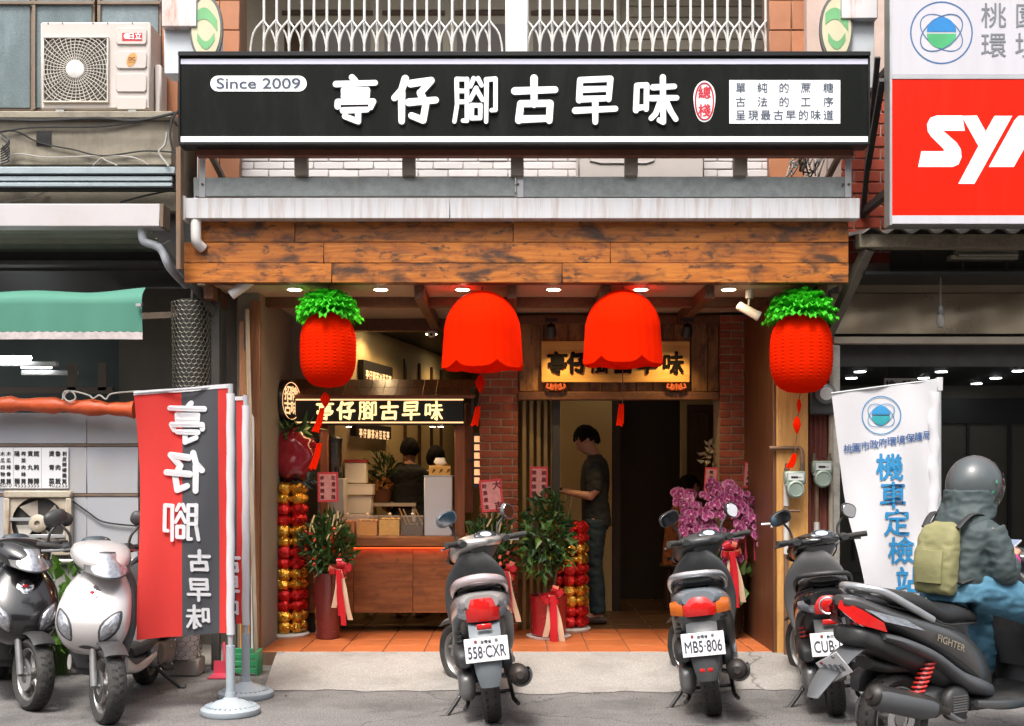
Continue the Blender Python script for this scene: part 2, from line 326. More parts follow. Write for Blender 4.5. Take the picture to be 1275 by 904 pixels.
# slightly cambered street strip in front with patches
A=MB()
def apr(a,b):
    y=sp(4.37,5.40,a); x=sp(sp(-1.60,-1.715,a),2.05,b); s=a*a*(3-2*a)
    return (x,y+(.05*math.sin(b*9)+.03*math.sin(b*23)+.018*math.sin(b*61)+.010*math.sin(b*131))*(1-a)**3,.004+.096*(.35*a+.65*s))
A.sheet(apr,14,140); n0=len(A.v)
A.sheet(lambda a,b:(-1.715 if a>.5 else -1.60,sp(4.37,5.4,a),sp(.004+.096*a,-.02,b)),1,1)
struct(A.build('concrete_apron',conc,smooth=60))
# shop floor: slab with individual terracotta tiles
FL=MB().box(-1.85,2.2,5.40,11.7,-.05,.094); fl=struct(FL.build('shop_floor',M('tile_grout',(.16,.09,.055),.9)))
tm=MB().box(-.1475,.1475,-.1475,.1475,-.03,.03).mesh('floor_tile',terr,bevel=.004)
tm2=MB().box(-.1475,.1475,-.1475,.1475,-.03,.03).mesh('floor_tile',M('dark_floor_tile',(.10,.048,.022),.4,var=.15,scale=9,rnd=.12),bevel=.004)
tn=0
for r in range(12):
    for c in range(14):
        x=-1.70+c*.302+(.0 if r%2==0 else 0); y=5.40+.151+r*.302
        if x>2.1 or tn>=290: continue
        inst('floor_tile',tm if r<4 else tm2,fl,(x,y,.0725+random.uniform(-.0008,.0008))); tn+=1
# ---------------------------------------------------------------- our shop building
shop=thing('shop_building','two storey shop building with white tiled upper wall and open timber-framed ground floor','building',(0,5.9,0))
def bricks(parent,x0,x1,z0,z1,yf,bl=.20,bh=.058,j=.010,mat=brickm,dep=.05,nm='brick',side=None,offs=.5):
    full={}; row=0; z=z0; cnt=0
    while z+bh*.6<z1:
        h=min(bh,z1-z); x=x0-(bl*offs if row%2 else 0)
        while x<x1-.01:
            a=max(x,x0); b=min(x+bl-j,x1); L=round(b-a,3)
            if L>.02:
                k=(L,round(h,3))
                if k not in full: full[k]=MB().box(-L/2,L/2,0,dep,-h/2,h/2).mesh(nm,mat,bevel=.004)
                inst(nm,full[k],parent,((a+b)/2,yf+random.uniform(-.003,.003),z+h/2)); cnt+=1
            x+=bl
        z+=bh+j; row+=1
    return cnt
# left party wall, right party wall, interior walls, ceiling, back wall
part('party_wall',plaster,shop,('box',-2.02,-1.85,5.42,6.64,0,2.9),bevel=.01)
w2=MB(); w2.prism([(-1.50,6.652),(-1.60,6.652),(-.9,11.7),(-.43,11.4)],.1,2.72,'xy'); w2.build('side_wall',cream,shop)
part('party_wall',plaster,shop,('box',2.20,2.34,6.45,11.7,0,2.9))
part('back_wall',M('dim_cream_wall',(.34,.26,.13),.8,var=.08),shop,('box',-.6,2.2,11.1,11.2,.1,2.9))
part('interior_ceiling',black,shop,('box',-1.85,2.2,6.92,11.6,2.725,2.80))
# brick pillars
bpm=M('brick_core',(.34,.26,.18),.9,var=.15,scale=20)
for (u0,u1,yb) in ((597,645,6.48),(897,945,6.4)):
    x0,x1=X(u0,yb),X(u1,yb)
    p=part('brick_pillar',bpm,shop,('box',x0+.004,x1-.004,yb+.008,yb+.35,.1,2.70))
    bricks(p,x0,x1,.105,2.69,yb,bl=.185,bh=.0545,j=.0105)
# header boards above the door, upright planks
hd=part('door_header',headw,shop,('box',X(646,6.42),X(897,6.42),6.5,6.53,2.03,2.70))
x=X(647,6.42); i=0; xe=X(896,6.42)
while x<xe-.02:
    wdt=min(random.choice((.11,.14,.17,.2)),xe-x); part('plank',headw,hd,('box',x+.002,x+wdt-.002,6.465-random.uniform(0,.008),6.5,2.08,2.64),bevel=.003); x+=wdt
part('header_rail',brownw,hd,('box',X(645,6.4),X(897,6.4),6.42,6.495,2.005,2.075),bevel=.006)
part('header_rail',brownw,hd,('box',X(645,6.4),X(897,6.4),6.42,6.495,2.63,2.70),bevel=.006)
# wooden corner post by the gas meters and thin brown post on the other side
part('wood_post',honeyw,shop,('box',1.925,2.155,5.36,5.385,.08,2.66),bevel=.004)
part('wood_return',brownwz,shop,('box',1.90,1.925,5.365,6.43,.08,2.66),bevel=.004)
part('wood_post',brownwz,shop,('box',-1.905,-1.835,5.36,5.42,.06,2.66),bevel=.004)
part('wood_post',honeyw,shop,('box',-1.99,-1.91,5.38,5.44,.02,2.30),bevel=.004)
# gold sliding door leaves folded at the left of the doorway
gold=M('bronze_aluminium',(.36,.25,.11),.4,.6,var=.1)
for k in range(5):
    xx=X(650+k*9,6.6); part('door_leaf',gold,shop,('box',xx,xx+.035,6.55+k*.03,6.59+k*.03,.1,2.03),bevel=.004)
part('door_frame',darkst,shop,('box',X(688,6.6),X(697,6.6),6.55,6.85,.1,2.06))
# inner partitions seen through the doorway
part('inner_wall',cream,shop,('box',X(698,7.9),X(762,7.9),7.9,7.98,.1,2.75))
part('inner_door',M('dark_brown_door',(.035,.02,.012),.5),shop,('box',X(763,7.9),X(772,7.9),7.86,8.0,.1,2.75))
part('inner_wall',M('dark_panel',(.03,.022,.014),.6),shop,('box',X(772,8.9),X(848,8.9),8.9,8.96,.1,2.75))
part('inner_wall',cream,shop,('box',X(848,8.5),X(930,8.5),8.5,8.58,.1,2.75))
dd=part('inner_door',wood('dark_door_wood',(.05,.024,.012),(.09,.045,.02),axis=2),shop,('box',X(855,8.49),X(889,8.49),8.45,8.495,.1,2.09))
for zz in (.3,1.0,1.6): part('door_panel',MATS['dark_door_wood'],dd,('box',X(860,8.44),X(884,8.44),8.43,8.45,zz,zz+.42),bevel=.008)
# ---------------------------------------------------------------- upper storey of the shop
up=part('upper_wall',M('tile_joint',(.40,.36,.33),.9),shop,('box',X(298,5.78),X(958,5.78),5.79,5.95,2.95,4.0))
bricks(up,X(298,5.78),X(958,5.78),3.55,4.0,5.78,bl=.2285,bh=.053,j=.007,mat=wtile,dep=.012,nm='wall_tile')
for (a,b) in ((246,298),(958,1005)):
    q=part('tiled_pier',M('tile_joint2',(.25,.14,.09),.9),shop,('box',X(a,5.7),X(b,5.7),5.712,5.95,2.95,6.2))
    bricks(q,X(a,5.7),X(b,5.7),3.4,5.3,5.70,bl=.17,bh=.22,j=.007,mat=otile,dep=.014,nm='wall_tile',offs=0)
# red brick wall beyond the signboard on the right
rb=part('brick_wall',M('white_mortar',(.55,.42,.36),.9),shop,('box',X(1005,5.6),X(1108,5.6),5.612,5.8,2.7,5.2))
bricks(rb,X(1048,5.6),X(1108,5.6),2.98,4.35,5.60,bl=.20,bh=.075,j=.012,mat=M('bright_red_brick',(.42,.07,.035),.8,var=.2,rnd=.18),dep=.03)
# balcony floor slab and inner balcony wall
part('balcony_floor',grimed,shop,('box',X(240,5.8),X(1010,5.8),5.96,7.3,3.86,4.0))
bw=part('balcony_back_wall',btile,shop,('box',-2.6,2.7,7.30,7.45,3.95,6.4))
bricks(bw,X(780,7.28),X(980,7.28),4.02,5.9,7.285,bl=.2285,bh=.09,j=.008,mat=btile,dep=.012,nm='wall_tile')
part('balcony_ceiling',grimed,shop,('box',-2.8,2.9,5.95,7.5,6.15,6.3))
# balcony doors: cream frames, brown panes
creamf=M('cream_frame',(.52,.46,.35),.5,var=.08)
for k,(a,b) in enumerate(((345,470),(470,560),(560,640),(655,772))):
    d=part('balcony_door',creamf,shop,('ub',a,b,-30,120,7.22,.04),bevel=.003)
    part('pane',M('brown_glass',(.10,.06,.035),.15,var=.3,scale=2),d,('ub',a+9,b-9,30,112,7.212,.01))
    part('panel',creamf,d,('ub',a+12,b-12,-20,12,7.205,.01),bevel=.003); part('rail',M('brown_rail',(.12,.07,.045),.6),d,('ub',a+6,b-6,13,18,7.20,.02))
# scissor grille: uprights and lattice strips
gr=part('balcony_grille',ivory,shop,('box',X(312,5.8),X(965,5.8),5.80,5.83,Z(66,5.8)-.06,Z(66,5.8)-.02))
zb,zt=Z(66,5.8)-.03,Z(-40,5.8); xs=[X(329+k*15.6,5.8) for k in range(41)]
bm_=MB().tube([(0,0,zb),(0,0,zt)],.0105,8).mesh('bar',ivory); zk=Z(27,5.8)
def lat(s):
    b=MB(); d=xs[1]-xs[0]; pts=[(0,0,zk),(s*d*.28,-.012,zk-.035),(s*d*.75,-.012,zk-.10),(s*d,-.0,zb+.07),(s*d*1.0,0,zb)]
    b.tube(pts,.0075,6,smooth=10); return b.mesh('lattice_strip',ivory)
lm=[lat(1),lat(-1)]
for k,xv in enumerate(xs):
    if abs(k-19.6)<1.2: continue
    j=random.uniform(-.003,.003)
    inst('bar',bm_,gr,(xv+j,5.80,0))
    for s in (0,1):
        inst('lattice_strip',lm[s],gr,(xv+j,5.787-.012*s,0))
part('grille_post',ivory,gr,('box',X(629,5.76),X(657,5.76),5.74,5.80,zb-.02,zt),bevel=.004)
# ---------------------------------------------------------------- timber canopy
can=thing('timber_canopy','charred orange timber fascia canopy with downlights over the shop front','canopy',(0,4.95,2.67))
yB=4.95; zb0=Z(352,yB); rows=[(275,301.5),(301.5,327.5),(327.5,352)]
for r,(va,vb) in enumerate(rows):
    cuts=[(250,367,639,1057),(229,403,760,1057),(229,413,700,1057)][r]
    for a,b in zip(cuts[:-1],cuts[1:]):
        part('plank',beamw,can,('box',X(a,yB)+.0015,X(b,yB)-.0015,yB+random.uniform(0,.005),yB+.03,Z(vb,yB)+.0015,Z(va,yB)-.0015),bevel=.003)
part('backing',brownw,can,('box',X(252,yB),X(1056,yB),yB+.031,yB+.12,zb0+.002,Z(276,yB)))
part('soffit',ceilm,can,('box',X(240,yB),X(1050,yB),yB+.121,6.91,2.725,2.745))
part('roof_sheet',grimed,can,('box',X(232,yB),X(1050,yB),yB+.13,5.78,3.02,3.06))
for a,b in ((330,.0),):
    part('cross_beam',brownw,can,('box',-1.85,1.92,5.62,5.70,2.655,2.724),bevel=.004)
    part('cross_beam',brownw,can,('box',-1.85,1.92,6.80,6.90,2.62,2.724),bevel=.004)
for xb in (X(250,4.98)+.03,X(520,yB),X(637,yB),X(756,yB),X(884,yB)+.02,X(1030,yB)):
    part('rafter',brownw,can,('box',xb-.035,xb+.035,yB+.122,6.79,2.63,2.7245),bevel=.004)
dl=glow('downlight_lens',(1,.80,.50),16); rim=M('downlight_rim',(.75,.72,.66),.4)
for k,u in enumerate((363,472,575,690,800,911)):
    x=X(u,5.08); y=5.19
    d=part('downlight',rim,can,('lathe',[(.058,2.712),(.058,2.724),(.04,2.7245)],(x,y,0)))
    part('lens',dl,d,('lathe',[(.0,2.7085),(.046,2.7088),(.046,2.7118)],(x,y,0)))
    lamp('downlight_beam','SPOT',d,(x,y,2.705),9,(1,.72,.40),.04,(0,0,0),R(130),.8)
# galvanised steel beam and white gutter on top
galvb=thing('steel_beam','mottled galvanised steel beam above the white gutter','beam',(0,4.93,3.2))
y=4.93; part('web',galv,galvb,('box',X(241,y),X(642,y)-.002,y,y+.05,Z(245,y)+.004,Z(221,y)),('box',X(642,y)+.002,X(1061,y),y+.002,y+.05,Z(246,y)+.004,Z(220,y)),bevel=.003)
for u in (252,648,1056): part('bracket',alu,galvb,('box',X(u,y)-.022,X(u,y)+.022,y-.006,y,Z(244,y)-.01,Z(195,y)),bevel=.002); 
bolt=MB().lathe([(.009,0),(.009,.008),(0,.009)],axis='y',seg=8).mesh('bolt',steelb)
for u in (252,645,1050,1057): inst('bolt',bolt,galvb,(X(u,y-.01),y-.014,Z(230,y)))
gut=thing('white_gutter','long white sheet metal gutter between steel beam and timber fascia','gutter',(0,4.86,3.05))
y=4.86
for a,b in ((229,560),(560,1071)):
    part('gutter_length',whitem,gut,('box',X(a,y)+.001,X(b,y)-.001,y+(.002 if a>300 else 0),y+.10,Z(272,y),Z(246.5,y)),bevel=.004)
part('end_cap',ivory,gut,('box',X(226,y),X(231,y),y-.006,y+.11,Z(274,y),Z(244,y)),bevel=.003)
part('downpipe',pvc,gut,('tube',[(X(242,y),y+.04,Z(272,y)),(X(242,y),y+.04,Z(290,y)),(X(243,y),y+.05,Z(300,y)),(X(248,y),y+.09,Z(306,y))],.036,12,True,12))
# ---------------------------------------------------------------- main signboard
sb=thing('shop_signboard','long black signboard with six white characters and Since 2009','signboard',(0,4.68,3.5))
y=4.70; sbk=M('signboard_black',(.007,.0085,.007),.55,var=.1,scale=3,spec=.10,dirt=(.03,.03,.028),dirt_amt=.35,dirt_scale=3,stretch=(2,1,.5))
z0,z1=Z(180,y),Z(65,y); xa,xb=X(222.5,y),X(1083,y)
part('panel',sbk,sb,('box',xa+.012,xb-.012,y,y+.12,z0+.012,z1-.02))
part('frame',M('frame_black',(.015,.015,.016),.4,.3),sb,('box',xa,xb,y-.02,y+.16,z1-.03,z1),('box',xa,xb,y-.012,y+.14,z0-.004,z0+.016),('box',xa,xa+.012,y-.012,y+.13,z0+.0161,z1-.0301),('box',xb-.012,xb,y-.012,y+.13,z0+.0161,z1-.0301),bevel=.003)
whs=M('sign_white',(.82,.82,.83),.4,var=.02,emit=.12,ecol=(1,1,1)); lil=M('sign_lilac',(.60,.60,.72),.4,var=.03)
part('stripe',lil,sb,('box',xa+.014,xb-.014,y-.003,y-.0005,Z(80,y),Z(73.5,y)))
part('stripe',whs,sb,('box',xa+.014,xb-.014,y-.003,y-.0005,Z(177,y),Z(170,y)))
for ch,u in zip('亭仔腳古早味',(443,517,592,666,741,816)):
    e=MB(); brush(e,ch,X(u,y),Z(125.5,y),.305,y-.0105,.004,wide=.98,fat=1.05); e.build('character',whs,sb,smooth=0)
    e=MB(); brush(e,ch,X(u,y)+.002,Z(125.5,y)-.003,.305,y-.0005,.004,wide=.98,fat=1.32); e.build('character_shadow',M('sign_shadow',(.006,.006,.008),.5),sb,smooth=0)
def pill(x0,x1,z0,z1,n=10):
    r=(z1-z0)/2; zc=(z0+z1)/2; return [(x1-r+r*math.cos(t),zc+r*math.sin(t)) for t in [-PI/2+PI*i/n for i in range(n+1)]]+[(x0+r+r*math.cos(t),zc+r*math.sin(t)) for t in [PI/2+PI*i/n for i in range(n+1)]]
pl=MB(); pl.prism(pill(X(262,y),X(382,y),Z(114,y),Z(94.5,y)),y-.004,y-.0005); pp=pl.build('name_plate',whs,sb)
inkb=M('navy_ink',(.05,.07,.11),.5)
t=MB(); put(t,'Since 2009',X(322,y),Z(104.2,y),.070,y-.0065,fit=X(374,y)-X(270,y),bold=.012); t.build('lettering',inkb,pp,smooth=0)
sl=MB(); sl.prism([(X(877+13.5*math.cos(a)*(1+.06*math.sin(3*a)),y),Z(126.5-27*math.sin(a)*(1+.05*math.cos(2*a)),y)) for a in [2*PI*i/28 for i in range(28)]],y-.004,y-.0005); se=sl.build('seal',whs,sb)
redi=M('seal_red',(.55,.02,.04),.5)
t=MB(); t.tube([(X(877+11.2*math.cos(a),y),y-.005,Z(126.5-24*math.sin(a)*(1+.05*math.cos(2*a)),y)) for a in [2*PI*i/32 for i in range(33)]],.006,6); put(t,'總',X(877,y),Z(116,y),.088,y-.006,bold=.03); put(t,'棧',X(877,y),Z(138,y),.088,y-.006,bold=.03); t.build('lettering',redi,se,smooth=0)
pt=part('text_plate',whs,sb,('box',X(908,y),X(1046,y),y-.004,y-.0005,Z(154,y),Z(100,y)))
t=MB()
for s,v,us in (('單純的蔗糖',109.5,(922,949,976,1003,1031)),('古法的工序',127,(922,949,976,1003,1031)),('呈現最古早的味道',143.5,[922+15.6*i for i in range(8)])):
    for ch,u in zip(s,us): put(t,ch,X(u,y),Z(v,y)-.002,.073,y-.0065,bold=.012)
t.build('lettering',inkb,pt,smooth=0)
for u in (375,509,644,786,922): part('support_post',M('rusty_post',(.30,.26,.21),.7,.2,var=.3,scale=12,dirt=(.10,.05,.03),dirt_amt=.7,dirt_scale=6),sb,('box',X(u-8,4.9),X(u+8,4.9),4.88,4.95,Z(221,4.93)+.002,Z(183,4.88)),bevel=.003)
part('base_rail',M('red_oxide_steel',(.17,.06,.035),.6,.2,var=.3,scale=9),sb,('box',X(245,4.82),X(1062,4.82),4.80,4.87,Z(194,4.8),Z(181,4.8)),bevel=.003)
for u,s in ((262,1),(1046,-1)): part('stay',steelb,sb,('bar',(X(u,4.9),4.86,Z(190,4.9)),(X(u+s*20,5.5),5.6,Z(235,5.5)),.035,.035))
# ================================================================ NEIGHBOUR WITH THE NOODLE STALL (left in the street)
nb=thing('noodle_stall_building','grimy concrete building with wired glass windows above a noodle stall','building',(-2.9,5.4,0))
LX=-5.2
part('upper_wall',grime,nb,('box',LX,X(205,6.0),6.02,6.2,3.3,6.4))
part('ledge',grime,nb,('box',LX,X(217,5.4),5.35,6.02,Z(206,5.35),Z(150,5.35)),('box',LX,X(217,5.35),5.30,5.99,Z(150,5.35)+.001,Z(138,5.3)),bevel=.008)
part('beam',grime,nb,('box',LX,X(219,5.42),5.40,5.9,Z(262,5.4),Z(206,5.35)-.002))
part('opening',black,nb,('box',X(46,5.35),X(64,5.35),5.338,5.349,Z(181,5.34),Z(164,5.34)))
brf=M('brown_window_frame',(.20,.15,.11),.5,.3,var=.15)
for a,b in ((-60,40),(44,117),(125,200)):
    wn=part('window',brf,nb,('ub',a-4,b+1,-60,138,5.96,.05),bevel=.003)
    part('pane',glassd,wn,('ub',a,b-3,-50,134,5.95,.012))
    part('sash',brf,wn,('ub',a-4,a,-60,136,5.93,.03),('ub',a-4,b,1,5,5.925,.02),bevel=.002)
part('side_pier',otile,nb,('box',X(203,5.8),X(222,5.8),5.78,6.2,3.3,6.4))
# aluminium shutter strips
ss=part('shutter_strip',M('blue_grey_aluminium',(.40,.47,.50),.4,.5,var=.08),nb,('box',LX,X(219,5.25),5.22,5.30,Z(216,5.22),Z(207.5,5.22)),bevel=.004)
for va,vb in ((218.5,224.5),(226.5,231.5)): part('shutter_strip',MATS['blue_grey_aluminium'],nb,('box',LX,X(215,5.25),5.235,5.30,Z(vb,5.22),Z(va,5.22)),bevel=.004)
part('shutter_gap',black,nb,('box',LX,X(217,5.25),5.27,5.32,Z(235,5.22),Z(208,5.22)))
# white gutter of the stall with down pipe
part('gutter',M('pinkish_white_gutter',(.56,.53,.54),.45,.1,var=.06,dirt=(.40,.33,.30),dirt_amt=.4,dirt_scale=3),nb,('box',LX,X(199,4.95),4.95,5.09,Z(282,4.95),Z(253.5,4.95)),bevel=.006)
part('gutter_end',steelb,nb,('box',X(199,4.95)+.001,X(204,4.95),4.94,5.1,Z(283,4.95),Z(254,4.95)),bevel=.003)
part('downpipe',M('grey_pvc_pipe',(.46,.49,.53),.4,var=.06,dirt=(.3,.28,.25),dirt_amt=.3),nb,('tube',[(X(176,5.0),5.02,Z(283,5)),(X(176,5.0),5.02,Z(293,5)),(X(180,5.02),5.03,Z(300,5)),(X(193,5.04),5.05,Z(304,5)),(X(202,5.06),5.06,Z(310,5)),(X(212,5.1),5.1,Z(330,5)),(X(232,5.4),5.4,Z(355,5.4))],.030,12,True,30))
cor=MB(); cor.sheet(lambda a,b:(sp(LX,X(188,5.1),a),sp(5.02,5.6,b),Z(284,5.05)-.10*b+.011*math.sin(b*34)),1,40); cor.build('corrugated_sheet',M('green_grey_sheet',(.20,.22,.18),.6,.2,var=.2),nb)
part('roof_underside',darkst,nb,('box',LX,X(255,6.6),5.35,8.2,2.92,2.95))
part('roof_upstand',darkst,nb,('box',LX,-2.0,5.50,5.62,2.90,3.36))
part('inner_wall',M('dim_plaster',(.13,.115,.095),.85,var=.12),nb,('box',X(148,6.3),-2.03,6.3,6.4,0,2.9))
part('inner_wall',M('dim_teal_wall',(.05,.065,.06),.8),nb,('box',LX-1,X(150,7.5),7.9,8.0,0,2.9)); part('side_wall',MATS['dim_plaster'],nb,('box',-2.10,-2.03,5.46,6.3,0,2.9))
part('floor',grimed,nb,('box',LX,-2.05,5.32,8.0,0,.02))
part('inner_frame',M('old_brown_frame',(.10,.07,.05),.6),nb,('ub',84,94,452,486,6.2,.05),('ub',0,140,482,490,6.2,.05),('ub',122,132,452,486,6.2,.05))
part('column',M('tall_steel_column',(.06,.055,.05),.6,.3,var=.3),nb,('box',X(263,5.2),X(273,5.2),5.2,5.25,0,2.75),('bar',(X(208,5.0),4.98,Z(302,5.0)),(X(266,5.22),5.22,Z(392,5.22)),.05,.05))
part('angle_iron',M('rusty_angle_iron',(.22,.15,.10),.7,.3,var=.3,dirt=(.24,.08,.03),dirt_amt=.6,dirt_scale=6),nb,('box',X(219,4.85),X(226,4.85),4.85,4.88,Z(335,4.85),Z(183,4.85)),('box',X(226,4.85)+.001,X(227.5,4.85),4.80,4.88,Z(335,4.85),Z(183,4.85)),bevel=.002)
# awning
green=M('green_awning_cloth',(.10,.31,.23),.8,var=.08,scale=3,dirt=(.12,.30,.22),dirt_amt=.5,dirt_scale=3,transl=.3)
aw=MB()
def awn(a,b):
    x=sp(LX,X(177,4.92),a); wv=.005*math.sin(a*40)+.004*math.sin(a*91); k=max(0,(a-.85)/.15)
    if b<.25: t=b/.25; return (x-.02*(1-t),5.06-.15*t,Z(360+10*t-4*k*(1-t),4.95)+.008*math.sin(a*20))
    t=(b-.25)/.75; return (x+.004*t,4.91+wv*t,Z(370+43*t,4.91)+.02*k*0)
aw.sheet(awn,90,10); a0=aw.build('awning_cloth',green,nb,smooth=80)
hm=MB(); hm.sheet(lambda a,b:(sp(LX,X(178,4.92),a),4.909-.004+.005*math.sin(a*40)+.004*math.sin(a*91),Z(412.5+10*b+(1.2*abs(math.sin(a*150)) if b==0 else 0),4.91)),160,2); hm.build('hem',M('dirty_white_hem',(.50,.44,.43),.9,var=.25,scale=25),a0)
part('awning_bar',steelb,nb,('tube',[(LX,5.02,Z(371,4.95)),(X(178,4.95),4.95,Z(379,4.95))],.012,8)); part('clamp',alu,nb,('ob',(X(173,4.88),4.88,Z(380,4.88)),(.035,.03,.02)))
part('bracket_arm',steelb,nb,('bar',(X(176,5.3),5.3,Z(394,5.3)),(X(243,5.3),5.3,Z(391,5.3)),.04,.045))
# fluorescent fittings
tubeg=glow('fluorescent_tube',(.9,.95,1.),9)
def fluo(par,u0,u1,v,y,lit=True,nm='fluorescent_light'):
    f=part(nm,M('fitting_white',(.55,.55,.52),.5),par,('ub',u0,u1,v-1,v+5,y,.06),bevel=.004)
    part('tube',tubeg if lit else M('unlit_tube',(.6,.6,.58),.3),f,('tube',[(X(u0+2,y),y-.02,Z(v-5,y)),(X(u1-30 if lit else u1-3,y),y-.02,Z(v-5,y))],.016,8)); return f
fluo(nb,-70,70,451,6.1); fluo(nb,26,95,462,7.4)
# tarp bundle
tp=MB(); tarp=M('orange_red_tarp',(.55,.085,.02),.5,var=.2,scale=6,bump=.6,bscale=25)
tp.tube([(x,5.16+.01*math.sin(x*5),Z(507,5.16)+.02*math.sin(x*3.1)-.0) for x in [LX+i*(X(168,5.16)-LX)/40 for i in range(41)]],[.052+.009*math.sin(i*1.3)+.006*math.sin(i*2.7) for i in range(41)],10); tp.build('rolled_tarp',tarp,nb)
part('cloth_bundle',M('dull_red_cloth',(.20,.06,.04),.9,var=.2),nb,('lx',[(X(90,5.28),Z(490,5.28),.05,.01),(X(105,5.28),Z(489,5.28),.08,.035),(X(135,5.28),Z(489,5.28),.08,.035),(X(166,5.28),Z(493,5.28),.05,.015)])) if False else None
wr=MB(); wr.tube([(X(u,5.1),5.1,Z(v,5.1)) for u,v in ((78,498),(80,488),(90,488),(94,496),(86,500),(80,494),(88,487),(110,492),(116,496),(124,492),(132,497),(140,490),(175,487))],.006,6,True,60); wr.build('wire_coil',cablew,nb)
# grey panel wall of the stall
pan=M('grey_stall_panel',(.42,.43,.46),.4,.15,var=.06,scale=1.4,dirt=(.44,.38,.30),dirt_amt=.55,dirt_scale=1.6)
for va,vb in ((514,552.5),(556,614.5),(618,697)):
    for ua,ub_ in ((-330,-190),(-190,-60),(-60,108),(108,172)): part('stall_panel',pan,nb,('box',X(ua,5.3)+.001,X(ub_,5.3)-.001,5.30,5.34,Z(vb,5.3),Z(va,5.3)),bevel=.004)
for v in (554.5,616.5): part('seam_rail',steelb,nb,('box',LX,X(172,5.3),5.294,5.33,Z(v+1.6,5.3),Z(v-1.6,5.3)),bevel=.002)
part('counter_rail',M('pale_steel_rail',(.5,.47,.43),.4,.4),nb,('tube',[(LX,5.27,Z(699,5.27)),(X(172,5.27),5.27,Z(699,5.27))],.02,10))
lowp=M('lower_grey_panel',(.33,.33,.30),.6,.1,var=.15,dirt=(.20,.16,.12),dirt_amt=.6)
lp=part('lower_panel',lowp,nb,('box',LX,X(172,5.3),5.31,5.34,.02,Z(704,5.3)))
for u in (40,57,75,93,111,129): part('vent_slot',black,lp,('ub',u-2,u+2,708,717,5.305,.004))
cb=M('cast_concrete_block',(.28,.26,.23),.9,var=.2,bump=.4,rnd=.15)
for k in (0,1,2,3,4,5,6): part('kerb_block',cb,nb,('box',X(-60+k*33,5.1),X(-60+k*33,5.1)+.17,5.02+random.uniform(-.02,.02),5.2,0,random.choice((.10,.12,.17))),bevel=.012)
# menu board
mb=thing('menu_board','white price board with vertical dish names on the grey stall panels','sign',(X(30,5.27),5.29,Z(608,5.27)))
part('board',M('menu_white',(.66,.66,.68),.5,var=.03),mb,('ub',-60,85,557.5,608,5.285,.008))
ink=M('black_ink',(.02,.02,.02),.6)
cols=[(3,'木瓜四物麵','80'),(10.5,'木瓜排骨麵','70'),(21,'陽春麵','45'),(29,'榨菜肉絲麵','55'),(37.5,'貢丸麵','55'),(45,'餛飩麵','55'),(64,'燙青菜','40'),(72,'魯肉飯','22'),(80,'剝皮辣椒雞飯','55')]
t=MB()
for u,s,p in cols:
    n=len(s)
    for i,ch in enumerate(s): put(t,ch,X(u,5.28),Z(565+ (i+.0)*(34/max(n-1,1)),5.28),.041 if n<4 else .034,5.2835,bold=.03)
    put(t,p,X(u,5.28),Z(604,5.28),.045,5.2835)
t.build('lettering',ink,mb,smooth=0)
part('divider',M('grey_line',(.4,.4,.42),.5),mb,('ub',16.2,17,558,608,5.2835,.001),('ub',51,51.8,558,608,5.2835,.001))
# exhaust fan
ef=thing('exhaust_fan','rusty square exhaust fan set in the grey stall panels','fan',(X(46,5.25),5.28,Z(690,5.25)))
rus=M('rusty_cream_paint',(.48,.42,.33),.6,.2,var=.15,dirt=(.24,.09,.03),dirt_amt=.8,dirt_scale=5); y=5.24
part('frame',rus,ef,('ub',4,88,611,620,y,.05),('ub',4,88,683,692,y,.05),('ub',4,11,620.1,682.9,y,.05),('ub',81,88,620.1,682.9,y,.05),bevel=.008)
e=MB(); cx,cz=X(46,y),Z(652,y)
n=32; ri=.19; hs2=.235
ring=[(cx+ri*math.cos(2*PI*i/n),cz+ri*math.sin(2*PI*i/n)) for i in range(n)]
def sq(i): a=2*PI*i/n; c,s=math.cos(a),math.sin(a); m=max(abs(c),abs(s)); return (cx+.225*c/m,cz+.205*s/m)
e.add([(a,y+.02,b) for a,b in ring]+[(sq(i)[0],y+.02,sq(i)[1]) for i in range(n)],[(i,(i+1)%n,n+(i+1)%n,n+i) for i in range(n)]); e.build('front_plate',rus,ef)
part('backing',M('fan_dark',(.05,.045,.04),.7),ef,('box',cx-.22,cx+.22,y+.055,y+.058,cz-.2,cz+.2))
bl=M('fan_blade_grey',(.42,.39,.34),.5,.3,var=.2,dirt=(.2,.1,.05),dirt_amt=.5)
for k in range(4):
    a=k*PI/2+.5; part('blade',bl,ef,('add',[(cx+r*math.cos(a+o),y+.035+dy,cz+r*math.sin(a+o)) for r,o,dy in ((.05,-.3,.012),(.17,-.42,.014),(.18,.35,-.01),(.05,.4,-.006))],[(0,1,2,3)]))
part('hub',rus,ef,('lathe',[(.065,y+.03),(.065,y+.012),(.05,y+.004),(.022,y+.002),(.02,y+.02)],(cx,0,cz),'y',20))
for dz in (.03,-.09): part('crossbar',alu,ef,('box',cx-.2,cx+.2,y+.008,y+.014,cz+dz-.012,cz+dz+.012),bevel=.002)
